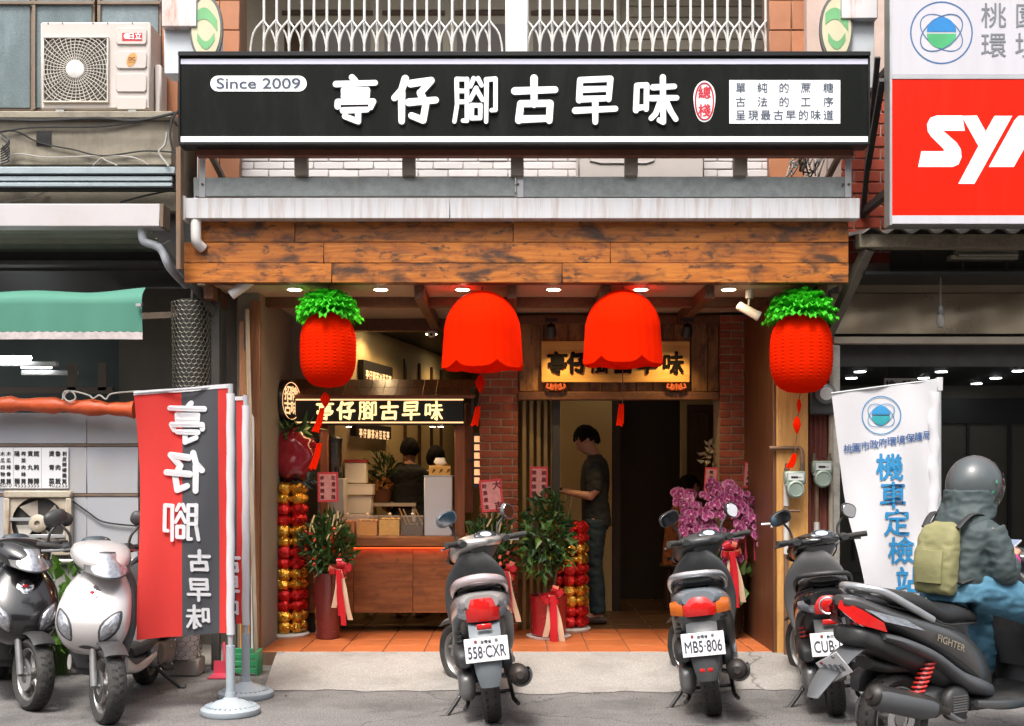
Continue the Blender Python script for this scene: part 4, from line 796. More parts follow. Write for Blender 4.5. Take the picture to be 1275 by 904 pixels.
# drum-shaped sign
dr=thing('drum_sign','black drum shaped sign with glowing characters at the stall corner','sign',(X(348,6.25),6.25,Z(527,6.25)))
D=MB(); D.T=Matrix.Translation((X(349,6.25),6.25,Z(499.5,6.25)))@Euler((0,0,R(-18))).to_matrix().to_4x4()
D.lathe([(0,-.10),(.145,-.10),(.165,-.085),(.170,-.03),(.170,.03),(.165,.085),(.150,.10),(.142,.10),(.140,.092),(0,.092)],(0,0,0),'x',32); D.build('drum',M('drum_black',(.014,.012,.011),.35,var=.2),dr)
D=MB(); TT=Matrix.Translation((X(349,6.25),6.25,Z(499.5,6.25)))@Euler((0,0,R(-18))).to_matrix().to_4x4(); D.T=TT
D.lathe([(.146,.1005),(.151,.103),(.146,.1045)],(0,0,0),'x',32,cap=False); D.build('rim_line',ledw,dr)
t=MB()
for ch,a,b in (('招',-.05,.06),('牌',.06,.06),('古',-.05,-.055),('味',.06,-.055)): put(t,ch,a,b,.12,0,bold=.03,fn=lambda p,q,l:tuple(TT@Vector((.095+l,p,q))))
t.build('lettering',lit,dr,smooth=0)
part('bracket',black,dr,('bar',(X(349,6.25),6.25,Z(499,6.25)),(X(365,6.4),6.43,Z(505,6.4)),.03,.03))
# lit ladder-like menu next to the brick pillar
ml=thing('lit_menu_ladder','tall narrow menu of small glowing plates beside the brick pillar','sign',(X(592,6.5),6.52,Z(608,6.5)))
part('frame',darkst,ml,('box',X(588,6.5),X(598,6.5),6.52,6.55,Z(608,6),Z(536,6)))
for k in range(6): part('plate',glow('plate_glow',(1,.46,.22),.45),ml,('ub',590.5,597.5,543+k*10.3,550.5+k*10.3,6.515,.004))
part('bracket',darkst,ml,('box',X(588,6.5)-.05,X(588,6.5)-.0005,6.56,6.59,Z(575,6),Z(571,6)))
# ---------------------------------------------------------------- goods on the counter
cz=Z(668,6.35)+.0005
ur=thing('drink_urn','tall black and steel insulated drink urn on the stall counter','urn',(X(414,6.55),6.55,cz))
xx=X(414,6.55); zt=Z(543,6.55); zbm=Z(588,6.55)
part('body',M('urn_steel',(.10,.09,.08),.25,.8,var=.1),ur,('lathe',[(.075,zbm),(.078,zbm+.02),(.078,zt-.05)],(xx,6.55,0),'z',24)); part('lid',M('urn_black',(.015,.015,.015),.4),ur,('lathe',[(.082,zt-.0499),(.084,zt-.02),(.06,zt),(0,zt+.006)],(xx,6.55,0),'z',24)); part('base',MATS['urn_black'],ur,('lathe',[(.083,zbm-.05),(.083,zbm-.001)],(xx,6.55,0),'z',24)); part('tap',MATS['urn_black'],ur,('ob',(xx+.06,6.47,zbm+.02),(.03,.06,.04)))
part('stand',M('stand_grey',(.35,.33,.30),.5),ur,('box',xx-.11,xx+.11,6.46,6.65,cz,zbm-.0505),bevel=.005)
wbx=M('white_box',(.56,.52,.46),.6,var=.05); rdb=M('red_box_rim',(.30,.03,.03),.5)
bxs=[(429,455,572,602,6.8,'pale plastic tub with red rim stacked on white cartons'),(421,464,603,617,6.78,'flat white carton under the red rimmed tub'),(421,462,618,640,6.8,'white carton low on the stall counter beside the urn')]
for a,b,c,d,yy,lb in bxs:
    q=thing('food_tub' if c<580 else 'carton',lb,'tub' if c<580 else 'box',(X((a+b)/2,yy),yy,Z(d,yy)+.001)); part('body',wbx,q,('ub',a,b,c+ (4 if c<580 else 0),d-.3,yy,.16),bevel=.006)
    part('lid',rdb if c<580 else wbx,q,('ub',a-.6,b+.6,c,c+3.8,yy-.004,.168) if c<580 else ('ub',a-.4,b+.4,c-.1,c+1.5,yy-.003,.166))
q=thing('cardboard_box','plain white box below the stacked cartons on the stall counter','box',(X(441,6.8),6.8,cz)); part('body',wbx,q,('box',X(423,6.8),X(460,6.8),6.8,6.89,cz,Z(640,6.8)),bevel=.004); part('lid',wbx,q,('box',X(422,6.8),X(461,6.8),6.796,6.894,Z(644,6.8),Z(640.3,6.8)))
acr=M('clear_acrylic',(.8,.72,.62),.08,alpha=.09,var=.02)
fills=[(.78,.20,.01),(.85,.36,.03),(.90,.50,.07),(.08,.06,.045)]
for k,(a,b) in enumerate(((421,442),(443,470),(471,498),(499,527))):
    nm=('orange jelly','amber jelly','yellow crumbs','dark grass jelly')[k]
    q=thing('topping_bin','clear acrylic bin of '+nm+' on the stall counter','bin',(X((a+b)/2,6.4),6.4,cz))
    xa,xb=X(a,6.4)+.003,X(b,6.4)-.003; zt=Z(643,6.4); f=M('topping%d'%k,fills[k],.5,var=.2,scale=40,bump=.6,bscale=120); hh=[.7,.76,.84,.55][k]
    b_=MB(); zz=cz+.006+(zt-cz)*hh
    b_.sheet(lambda u,v:(sp(xa+.005,xb-.005,u),sp(6.405,6.55,v),zz+.006*math.sin(u*23)*math.cos(v*17)),10,8); b_.box(xa+.005,xb-.005,6.406,6.55,cz+.004,zz-.008); b_.build('filling',f,q)
    part('wall',acr,q,('box',xa,xb,6.4,6.403,cz,zt),('box',xa,xa+.003,6.4031,6.56,cz,zt),('box',xb-.003,xb,6.4031,6.56,cz,zt),('box',xa+.0031,xb-.0031,6.557,6.56,cz,zt)); part('rim',M('acrylic_edge',(.6,.52,.42),.2),q,('box',xa-.002,xb+.002,6.397,6.4035,zt,zt+.006)); part('knob',M('clear_knob',(.75,.7,.62),.2),q,('lathe',[(.008,zt+.006),(.016,zt+.02),(0,zt+.03)],((xa+xb)/2,6.45,0),'z',10))
    part('lid',acr,q,('box',xa,xb,6.404,6.56,zt+.001,zt+.0055))
wb=thing('white_cabinet','plain white upright box on the stall counter under the tissue box','box',(X(546,6.4),6.4,cz)); part('body',M('white_panel',(.58,.60,.64),.5,var=.03),wb,('box',X(528,6.4),X(563,6.4),6.4,6.55,cz,Z(593,6.4)),bevel=.006); part('top_lip',M('white_panel_lip',(.66,.68,.72),.5),wb,('box',X(527.5,6.4),X(563.5,6.4),6.396,6.554,Z(593,6.4),Z(592,6.4)))
tb=thing('tissue_box','yellow printed tissue box on the white cabinet','tissue box',(X(547,6.42),6.42,Z(592,6.4))); part('box',M('tissue_yellow',(.62,.36,.09),.6),tb,('box',X(534,6.42),X(561,6.42),6.42,6.52,Z(592,6.4)+.0005,Z(580,6.42)),bevel=.004)
b=MB(); b.lz([(Z(580,6.42)-.002,0,.02,.02),(Z(577,6.42),.0,.05,.03),(Z(573,6.42),-.005,.045,.02),(Z(570,6.42),.0,.036,.012)],10,14); 
for i,v in enumerate(b.v): b.v[i]=Vector((v.x+X(548,6.42)+.004*math.sin(v.z*200+v.y*90),v.y+6.47,v.z))
b.build('tissue',M('tissue_white',(.70,.66,.60),.9),tb)
t=MB()
for i in range(3):
    for k in range(3): t.tube([(X(538+i*9+k*1.5,6.418),6.4185,Z(589-k,6.418)),(X(540+i*9+k,6.418),6.418,Z(584,6.418))],.004,5)
t.build('print',M('print_brown',(.16,.07,.03),.6),tb)
for k,(u,v) in enumerate(((503,640),(508,641),(523,640))):
    q=MB(); q.tube([(X(u-6,6.5),6.5,Z(v-7,6.5)),(X(u+4,6.5),6.52,Z(v+16,6.5))],.006,6); tag(q.build('ladle',M('ladle_wood',(.40,.24,.10),.5)),['thin wooden ladle handle at the edge of the grass jelly bin','thin wooden ladle handle in the middle of the grass jelly bin','thin wooden ladle handle beside the white cabinet'][k],'ladle','ladle handles in the topping bins')
fb=thing('flower_arrangement','small flower arrangement on the inner side table behind the staff','plant',(X(475,7.4),7.4,Z(612,7.4)-.1))
def leafmesh(mb,c,rad,n,ln,wd,up=.2,seed=1,tip=.3,shell=.35):
    r=random.Random(seed)
    for i in range(n):
        d=Vector((r.gauss(0,1),r.gauss(0,1),r.gauss(0,1))).normalized(); k=(shell+(1-shell)*r.random())
        p=Vector(c)+Vector((d.x*rad[0],d.y*rad[1],d.z*rad[2]))*k
        dr=(d+Vector((r.gauss(0,.6),r.gauss(0,.6),up+r.gauss(0,.6)))).normalized(); sd=dr.cross(Vector((r.gauss(0,1),r.gauss(0,1),r.gauss(0,1)))).normalized(); nn=dr.cross(sd)
        l=ln*(.7+.6*r.random()); w_=wd*(.7+.6*r.random())/2
        mb.add([p,p+dr*l*.45+sd*w_+nn*w_*.35,p+dr*l-nn*l*tip,p+dr*l*.45-sd*w_+nn*w_*.35,p+dr*l*.5-nn*l*.04],[(0,1,4),(1,2,4),(2,3,4),(3,0,4)])
b=MB(); leafmesh(b,(X(478,7.4),7.4,Z(590,7.4)),(.13,.1,.17),120,.10,.03,.5,3); b.build('foliage',M('dim_leaf',(.05,.09,.02),.5),fb); b=MB(); leafmesh(b,(X(470,7.35),7.35,Z(606,7.4)),(.17,.08,.07),60,.06,.05,.3,4); b.build('blossoms',M('orange_blossom',(.50,.22,.06),.6),fb); part('pot',M('pot_brown',(.15,.06,.03),.5),fb,('lathe',[(.08,Z(612,7.4)-.1),(.11,Z(612,7.4)+.02),(.10,Z(612,7.4)+.025)],(X(475,7.4),7.4,0)))
sdt=thing('side_table','white kitchen worktop behind the staff in the stall','table',(X(480,7.5),7.5,.1)); part('top',wbx,sdt,('box',X(462,7.45),X(520,7.45),7.25,7.6,Z(612,7.4)-.13,Z(612,7.4)-.1005)); 
for u in (465,517):
    for dy in (7.28,7.56): part('leg',wbx,sdt,('box',X(u,7.45)-.015,X(u,7.45)+.015,dy,dy+.03,.134,Z(612,7.4)-.1301))
# ---------------------------------------------------------------- wooden name plaque over the door
pq=thing('wooden_plaque','golden wooden name plaque with black characters over the doorway','sign',(X(766,6.4),6.4,Z(477,6.4)))
y=6.4; plq=wood('plaque_wood',(.58,.30,.07),(.72,.42,.12),None,0,0,.4,gs=2,rnd=.02)
bd=part('board',plq,pq,('box',X(674,y),X(859,y),y,y+.03,Z(476,y),Z(424.5,y)),bevel=.004)
for ch,u in zip('亭仔腳古早味',(694,719,749,776,806,838)):
    e=MB(); brush(e,ch,X(u,y),Z(452,y),.165,y-.009,.004,fat=1.12); e.build('character',M('plaque_black',(.004,.004,.004),.8,spec=.1),bd,smooth=0)
    e=MB(); brush(e,ch,X(u,y),Z(452,y),.165,y-.0005,.003,fat=1.36); e.build('character_edge',M('vermilion_edge',(.22,.02,.012),.5),bd,smooth=0)
for u in (692,842):
    b=MB()
    for k in range(5):
        a=(k-2)*.5; b.tube([(X(u,y)+.075*math.sin(a),y-.004,Z(477,y)-.005),(X(u,y)+.085*math.sin(a*1.1),y-.010,Z(480,y)-.03*math.cos(a)),(X(u,y)+.05*math.sin(a),y-.008,Z(482,y)-.022*math.cos(a)),(X(u,y)+.03*math.sin(a),y-.006,Z(479,y))],.010,6,True,10)
    b.build('carved_bracket',M('carved_red_gold',(.45,.10,.03),.4,var=.4,scale=40),pq)
part('hanger',black,pq,*[('box',X(u,y)-.01,X(u,y)+.01,y+.0305,6.455,Z(440,y),Z(434,y)) for u in (690,840)])
for u in (686,855):
    q=thing('spotlight','black spotlight aimed at the wooden plaque on the '+('stall side' if u<700 else 'brick post side'),'lamp',(X(u,6.1),6.1,2.62),group='spotlights over the plaque')
    part('track',black,q,('box',X(u,6.1)-.05,X(u,6.1)+.05,6.05,6.12,2.60,2.63)); part('stem',black,q,('tube',[(X(u,6.1),6.08,2.60),(X(u,6.1),6.08,2.56)],.006,6)); 
    b=MB(); b.T=Matrix.Translation((X(u,6.1),6.08,2.53))@Euler((R(38),0,0)).to_matrix().to_4x4(); b.lathe([(0,.05),(.03,.05),(.045,.0),(.045,-.04),(.038,-.04),(.034,-.02),(0,-.02)]); b.build('head',M('lamp_black',(.015,.015,.015),.4),q)
    lamp('beam','SPOT',q,(X(u,6.1)+(.05 if u<700 else -.05),6.12,2.50),10,(1,.66,.26),.02,(R(22),0,R(-20) if u<700 else R(20)),R(95),.8)
# cameras
def bullet(u,v,y,dx,label,par=None):
    q=thing('security_camera',label,'camera',(X(u,y),y,Z(v,y))); 
    x,z=X(u,y),Z(v,y); b=MB(); b.T=Matrix.Translation((x,y,z))@Euler((0,R(28 if dx<0 else -35),R(0))).to_matrix().to_4x4()
    b.lathe([(0,-.075),(.026,-.075),(.032,-.065),(.032,.075),(.036,.08),(.036,.10),(.028,.10),(.027,.09),(0,.09)] if dx<0 else [(0,-.10),(.036,-.10),(.036,.07),(.03,.08),(0,.08)],(0,0,0),'x',18); b.build('body',ivory,q)
    part('mount',ivory,q,('tube',[(x+.01,y+.01,z+.02),(x+.02,y+.01,z+.085)],.008,8)); part('base',ivory,q,('lathe',[(.03,z+.085),(.03,2.7243 if z+.085<2.72 else z+.1)],(x+.02,y+.01,0),'z',16)); return q
bullet(930,386,5.25,-1,'white bullet security camera under the canopy beside the brick post')
bullet(302,357,5.05,1,'white bullet security camera under the canopy corner above leaning timbers')
q=thing('dome_camera','small white dome camera on the dark ceiling edge above the stall','camera',(X(537,6.78),6.78,2.6)); part('dome',ivory,q,('lathe',[(0,2.565),(.022,2.57),(.034,2.585),(.036,2.61),(.036,2.619)],(X(537,6.78),6.83,0),'z',16)); part('lens',black,q,('lathe',[(0,6.788),(.012,6.792)],(X(537,6.78),0,2.588),'y',10))
# ---------------------------------------------------------------- paper lanterns
lred=M('red_tissue_paper',(.86,.020,.0005),.9,var=.05,scale=14,transl=.32,spec=.03); lgr=M('green_tissue_paper',(.07,.60,.03),.7,var=.15,transl=.3,spec=.2)
strm=M('thin_string',(.12,.05,.03),.8)
def tassel(q,x,y,v0,segs,lean=0):
    z=Z(v0,y)
    part('string',strm,q,('tube',[(x,y,z+.02),(x+lean*.3,y,Z(segs[0][0],y))],.0035,5))
    for k,(va,vb,w_,kind) in enumerate(segs):
        za,zb_=Z(va,y),Z(vb,y); xo=x+lean*(k+1)/len(segs); m_=MB()
        if kind=='gem':
            m_.lathe([(0.002,zb_),(w_*.6,sp(zb_,za,.25)),(w_,sp(zb_,za,.55)),(w_*.6,sp(zb_,za,.85)),(.002,za)],(xo,y,0),'z',20,mod=lambda a,h:1-.25*abs(math.sin(a*5))); m_.build('ornament',lred,q)
        else:
            for i in range(7): m_.tube([(xo+.004*i-.012,y+.004*(i%3),za),(xo+.006*i-.02+lean*.3,y+.006*(i%2),sp(za,zb_,.5)),(xo+.007*i-.024+lean*.8,y,zb_+random.uniform(0,.02))],.005,4)
            m_.build('tassel',lred,q)
        if k<len(segs)-1: part('string',strm,q,('tube',[(xo,y,zb_+.004),(x+lean*(k+2)/len(segs),y,Z(segs[k+1][0],y)-.004)],.0035,5))
def pineapple(u,v0,v1,w_,y,label,segs,lean):
    x=X(u,y); q=thing('pineapple_lantern',label,'lantern',(x,y,Z(v1,y)),group='pineapple paper lanterns under the fascia')
    za,zb_=Z(v0,y),Z(v1,y); r=w_/2/FP*(y+BACK); pr=[]; n=44
    for i in range(n+1):
        t=i/n; e=(1-abs(2*t-1)**2.9)**(1/2.6); pr.append((max(.004,r*e*(1+.007*(1 if i%2 else -1)*(e>.3))),sp(zb_,za,t)))
    b=MB(); b.lathe(pr,(x,y,0),'z',80,mod=lambda a,h:1-.016*abs(math.sin(a*10+PI/4+PI/2*(int((h-zb_)/(za-zb_)*n+.5)%2))))
    b.build('body',lred,q,smooth=25)
    g=MB(); rr=random.Random(int(u))
    for ring in range(7):
        el=R(-8+ring*15.5); n_=int(26*math.cos(max(el,0)*.88))+3; L=r*(1.10-.05*ring)
        for i in range(n_):
            a=2*PI*(i+.5*(ring%2))/n_+rr.uniform(-.06,.06); e2=el+rr.uniform(-.10,.10); d=Vector((math.cos(a)*math.cos(e2),math.sin(a)*math.cos(e2),math.sin(e2)*.95)); s_=Vector((-math.sin(a),math.cos(a),0)); up=s_.cross(d)*-1
            base=Vector((x,y,za-.012))+d*.02; l=L*rr.uniform(.9,1.08); w2_=.024
            tip=base+d*l; m1=base+d*l*.55+up*.012; m2=base+d*l*.85+up*.02
            vs=[base,m1+s_*w2_*.8+up*.014,m2+s_*w2_*1.25+up*.012,tip+s_*w2_*.9-up*.012,tip+s_*.004+up*.01,tip-s_*w2_*.9-up*.012,m2-s_*w2_*1.25+up*.012,m1-s_*w2_*.8+up*.014,m1-up*.006,m2-up*.012]
            g.add(vs,[(0,1,8),(1,2,9,8),(2,3,9),(3,4,9),(4,5,9),(5,6,9),(6,7,8,9),(7,0,8)])
    g.build('leaf_crown',lgr,q,smooth=30)
    part('string',strm,q,('tube',[(x,y,za),(x,y,2.7235)],.004,5)); tassel(q,x,y,v1,segs,lean)
pineapple(408.5,389,483,70,5.10,'red pineapple paper lantern with green crown over the drum sign',[(488,508,.036,'gem'),(508,540,.03,'fringe'),(552,585,.02,'fringe')],-.06)
pineapple(997.5,391,490,77,5.10,'red pineapple paper lantern with green crown before the gas meter post',[(496,515,.018,'gem'),(518,541,.03,'gem'),(565,585,.02,'fringe')],-.045)
def dome(u,v0,v1,w_,y,label,segs,lean):
    x=X(u,y); q=thing('dome_lantern',label,'lantern',(x,y,Z(v1,y)),group='half open dome paper lanterns under the fascia'); za,zb_=Z(v0,y),Z(v1,y); r=w_/2/FP*(y+BACK); H_=za-zb_; n=26
    b=MB(); seg=96; rings=[]
    for i in range(n+1):
        t=i/n; h_=t**1.25; q_=min(1,h_/.56); e=math.sqrt(max(0,1-(1-q_)**2)); rad=max(.004,r*(.95*e+.06*max(0,h_-.56)/.44))
        ring=[]
        for j in range(seg):
            a=2*PI*j/seg; lob=abs(math.sin(a*3+.4)); sc_=1-.016*abs(math.sin(a*12))-.02*(1-lob)*t; dz=(.05*(1-lob)**2)*max(0,t-.6)/.4
            ring.append((x+rad*sc_*math.cos(a),y+rad*sc_*math.sin(a),za-H_*(t**1.25 if t<1 else 1)*.99+dz+.0))
        rings.append(ring)
    inner=[]
    for k,(f,dz) in enumerate(((.9,.012),(.6,-.0),(.25,-.018),(.04,-.024))): inner.append([(x+r*f*(1-.04*abs(math.sin(2*PI*j/seg*12)))*math.cos(2*PI*j/seg),y+r*f*math.sin(2*PI*j/seg),zb_+dz+.02*(1-abs(math.sin(2*PI*j/seg*3+.4)))) for j in range(seg)])
    b.loft(rings+inner); b.build('body',lred,q,smooth=35)
    part('string',strm,q,('tube',[(x,y,za-.005),(x,y,2.7235)],.004,5)); tassel(q,x,y,v1,segs,lean)
dome(600.5,362,461,102,5.12,'red dome paper lantern hanging before the brick pillar by the stall',[(466,490,.036,'gem'),(506,532,.02,'fringe')],-.03)
dome(775.5,361,456,100,5.12,'red dome paper lantern hanging before the golden wooden plaque',[(503,531,.016,'fringe')],-.01)
# ---------------------------------------------------------------- towers of foil-wrapped cans
goldf=M('gold_foil',(.78,.42,.06),.22,.9,var=.2,scale=20,bump=.9,bscale=55); redf=M('red_foil',(.62,.02,.02),.25,.6,var=.15,scale=20,bump=.9,bscale=45)
def canmesh(mat,seed):
    b=MB(); r=random.Random(seed); n=9
    b.lathe([(.002,-.062),(.022,-.058),(.020,-.045),(.044,-.034),(.052,-.012),(.052,.012),(.044,.034),(.020,.045),(.022,.058),(.002,.062)],(0,0,0),'x',12,mod=lambda a,h:1+.10*math.sin(a*3+seed+h*40)); return b.mesh('wrapped_can',mat,smooth=30)
cg=canmesh(goldf,1); crd=canmesh(redf,2)
def cantower(u,y,vt,vb,rad,label,pal,n):
    x=X(u,y); q=thing('can_tower',label,'can tower',(x,y,.1)); part('base_plate',M('plate_white',(.55,.53,.5),.5),q,('lathe',[(rad+.03,.104),(rad+.035,.12),(rad+.02,.135),(0,.135)],(x,y,0)))
    part('core',M('core_card',(.12,.04,.02),.8),q,('lathe',[(rad*.62,.136),(rad*.62,Z(vt,y)-.02)],(x,y,0)))
    hh=(Z(vt,y)-.14)/n
    for r in range(n):
        me=cg if pal(r) else crd; k=7
        for i in range(k):
            a=2*PI*(i+.5*(r%2)*0+.25)/k+random.uniform(-.05,.05)
            inst('wrapped_can',me,q,(x+rad*.80*math.cos(a),y+rad*.80*math.sin(a),.14+hh*(r+.5)),(random.uniform(-.3,.3)+random.random()*6,0,a+PI/2),(1.15,1.0,1.0))
    return q
tw=cantower(357,6.22,601,787,.15,'tall tower of red and gold foil wrapped cans by the timber post',lambda r:(r//2)%2==0,14)
cantower(708,6.55,650,770,.15,'red and gold foil can tower half hidden behind the leafy ficus pot',lambda r:(r//2)%2==1,10)
cp=thing('wrapped_gift','lumpy red cellophane wrapped gift with green leaves on the can tower','gift',(X(364,6.22),6.22,Z(600,6.22)))
b=MB(); b.lz([(Z(600,6.22)+.01,0,.07,.05),(Z(592,6.22),0,.14,.12),(Z(570,6.22),0,.185,.15),(Z(552,6.22),0,.165,.14),(Z(540,6.22),0,.09,.08),(Z(534,6.22),.01,.04,.03)],18,28,2.2)
for i,v in enumerate(b.v): b.v[i]=Vector((X(365,6.22)+v.x*(1+.12*math.sin(v.z*31+math.atan2(v.y,v.x)*4)),6.22+v.y*(1+.12*math.sin(v.z*23)),v.z+.012*math.sin(v.x*50)))
b.build('cellophane',M('red_cellophane',(.26,.012,.025),.12,var=.25,scale=8,coat=.6,bump=.6,bscale=14),cp,smooth=60)
b=MB(); leafmesh(b,(X(362,6.22),6.2,Z(538,6.22)),(.15,.10,.05),46,.14,.035,.3,9); b.build('leaves',M('deep_leaf',(.035,.11,.03),.4),cp); b=MB(); leafmesh(b,(X(378,6.16),6.12,Z(598,6.16)),(.09,.04,.025),22,.08,.03,.1,19); b.build('trimming',M('dark_trimming',(.03,.06,.06),.4),cp)
# ---------------------------------------------------------------- pots, plants, bows
def bow(q,x,y,z,s,seed=0,tails=True,cols=('ribbon_red','ribbon_cream')):
    rr=random.Random(seed); mr=M('ribbon_red',(.55,.015,.025),.3,var=.15,spec=.6,transl=.1); mc=M('ribbon_cream',(.70,.52,.36),.4,var=.1,transl=.15); mp_=M('ribbon_coral',(.62,.16,.10),.35,var=.15)
    for k in range(11):
        a=rr.uniform(0,2*PI); d=Vector((math.cos(a)*.9,-.5-rr.random()*.5,math.sin(a)*.75)).normalized(); l=s*rr.uniform(.75,1.1); pv=d.cross(Vector((0,1,.3))).normalized(); w_=s*.22
        b=MB()
        def lp(u,v,d=d,l=l,pv=pv): t=u*2*PI; return Vector((x,y,z))+d*l*(.5-.5*math.cos(t))+d.cross(pv)*l*.32*math.sin(t)+pv*(v-.5)*2*w_*(.35+.65*math.sin(u*PI))
        b.sheet(lp,14,2); b.build('bow_loop',mr if k%4 else mp_,q,smooth=60)
    if tails:
        for k,(dx,L,m_) in enumerate(((-.14,3.0,mc),(.02,3.6,mr),(.30,3.9,mc),(.12,4.3,mr))):
            b=MB(); ph=rr.uniform(0,6)
            b.sheet(lambda u,v,dx=dx,L=L,ph=ph:Vector((x+dx*s*3*u+.05*s*math.sin(u*6+ph)+(v-.5)*s*.42,y-.03-.10*s*math.sin(u*PI)-.05*v*s-.02*k+.02*s*math.sin(u*9+ph),z-s*L*u)),16,1); b.build('ribbon_tail',m_,q,smooth=60)
def card(u0,u1,v0,v1,y,lines,label,tilt=0,stick=.3,mat=None):
    xc,zc=X((u0+u1)/2,y),Z((v0+v1)/2,y); q=thing('greeting_card',label,'card',(xc,y,Z(v1,y)-stick),group='red greeting cards on sticks')
    T=Matrix.Translation((xc,y,zc))@Euler((0,R(tilt),0)).to_matrix().to_4x4(); w_,h_=(X(u1,y)-X(u0,y))/2,(Z(v0,y)-Z(v1,y))/2
    b=MB(T); b.box(-w_,w_,0,.003,-h_,h_); cd=b.build('card',mat or M('red_card',(.60,.05,.06),.6,var=.12,scale=20),q)
    b=MB(T); b.box(-w_*.8,w_*.8,-.0012,-.0002,-h_*.86,h_*.86); b.build('card_face',M('pink_card_face',(.66,.28,.26),.6,var=.2,scale=30),cd)
    t=MB(T); n=len(lines)
    for j,l in enumerate(lines):
        for i,ch in enumerate(l): put(t,ch,(j-(n-1)/2)*w_*1.1/max(n-1,1) if n>1 else 0,h_*.62-i*h_*1.3/max(len(l)-1,1),min(w_*(1.3 if n==1 else .8),h_*1.2/len(l)),-.0022,bold=.03)
    t.build('lettering',M('dark_red_ink',(.16,.01,.015),.6) if n>1 else ink,cd,smooth=0)
    part('stick',M('stick_wood',(.35,.22,.1),.7),q,('tube',[(xc,y+.008,zc),(xc+.01,y+.01,Z(v1,y)-stick)],.004,5)); return q
card(395.5,421,588,625,6.05,['恭賀開幕','生意興隆'],'pink red greeting card above the bamboo pot next to the can tower',-1,.5)
card(598,626,597,637,6.0,['財源廣進','大吉'],'tilted pink red greeting card before the brick pillar',-6,.5)
card(660,682,581,621,6.2,['開幕誌慶','駿業宏開'],'upright red greeting card above the leafy ficus',1,.5)
card(877,893,582,614,6.28,['開幕誌慶'],'red greeting card with black characters above the orchids before the dark door',4,.42)
card(926,938,575,608,6.25,['生意興隆'],'narrow red greeting card against the brick post above the orchids',5,.4)
leafd=M('ficus_leaf',(.035,.085,.02),.35,var=.35,scale=4,transl=.2); leafl=M('young_leaf',(.10,.20,.04),.35,var=.3,transl=.25); stemm=M('plant_stem',(.14,.09,.04),.8)
dpot=M('dark_red_glaze',(.13,.02,.018),.25,var=.2,coat=.4)
def bamboo_pot(u,y,label,zt,bowside):
    x=X(u,y); q=thing('bamboo_vase',label,'plant',(x,y,.1)); 
    part('vase',dpot,q,('lathe',[(.085,.101),(.095,.11),(.118,zt-.02),(.125,zt),(.112,zt),(.105,zt-.03),(0,zt-.03)],(x,y,0),'z',28))
    b=MB(); rr=random.Random(int(u))
    for k in range(30): 
        a=rr.uniform(0,2*PI); e=rr.uniform(.02,.22); b.tube([(x+.06*math.cos(a),y+.06*math.sin(a),zt-.04),(x+e*.7*math.cos(a),y+e*.7*math.sin(a),zt+.18),(x+e*math.cos(a),y+e*math.sin(a),zt+rr.uniform(.2,.42))],.007,5,True,6)
    b.build('stems',M('bamboo_green',(.07,.13,.03),.4),q)
    b=MB(); leafmesh(b,(x,y,zt+.22),(.20,.16,.24),420,.095,.032,.5,int(u)+1); b.build('foliage',leafd,q,smooth=0)
    b=MB(); b2=MB()
    for k in range(16): 
        a=rr.uniform(0,2*PI); e=rr.uniform(.05,.2); p=Vector((x+e*math.cos(a),y+e*math.sin(a)*.8-.04,zt+rr.uniform(.18,.46))); b.tube([p,p+Vector((rr.uniform(-.03,.05),0,rr.uniform(.05,.10)))],.007,6)
    for k in range(26):
        a=rr.uniform(0,2*PI); e=rr.uniform(.05,.21); p=Vector((x+e*math.cos(a),y+e*math.sin(a)*.8-.05,zt+rr.uniform(.05,.36))); b2.ob(p,(.02,.01,.03),(rr.random()*3,rr.random()*3,0))
    b.build('cut_tips',M('pale_cut_bamboo',(.68,.52,.24),.5),q)['kind']='stuff'; b2.build('red_tags',M('tag_red',(.6,.05,.02),.5),q)['kind']='stuff'
    bow(q,x+bowside*.12,y-.12,zt-.02+.06,.10,int(u)); return q
bamboo_pot(408,6.08,'tall dark red vase of lucky bamboo with ribbon beside the can tower',.62,1)
bamboo_pot(612,6.12,'dark red vase of lucky bamboo with ribbon before the brick pillar',.60,1)
fx=X(683,6.12); fq=thing('ficus_pot','leafy ficus in a red pot with a big ribbon bow by the doorway','plant',(fx,6.12,.1))
part('pot',M('red_glaze',(.30,.012,.02),.25,var=.15,coat=.4),fq,('lathe',[(.12,.12),(.135,.13),(.150,.42),(.16,.44),(.145,.44),(.14,.40),(0,.40)],(fx,6.12,0),'z',28)); part('saucer',M('saucer_white',(.62,.60,.57),.4),fq,('lathe',[(.12,.101),(.17,.104),(.178,.122),(.16,.118),(0,.118)],(fx,6.12,0),'z',28))
b=MB(); rr=random.Random(5)
for k in range(9): a=rr.uniform(0,2*PI); e=rr.uniform(.05,.25); b.tube([(fx+.03*math.cos(a),6.12+.03*math.sin(a),.38),(fx+e*.4*math.cos(a),6.12+e*.4*math.sin(a),.7),(fx+e*math.cos(a),6.12+e*.8*math.sin(a),rr.uniform(.95,1.25))],[.013,.010,.005],6,True,8)
b.build('trunk',stemm,fq)
b=MB(); leafmesh(b,(fx-.01,6.1,.93),(.19,.17,.30),440,.09,.042,-.2,51,.35,.45); b.build('foliage',leafd,fq,smooth=0); b=MB(); leafmesh(b,(fx-.03,6.02,.80),(.20,.15,.22),80,.10,.046,-.4,52,.35,.7); b.build('young_foliage',leafl,fq,smooth=0)
bow(fq,fx+.02,5.97,.46,.11,77)
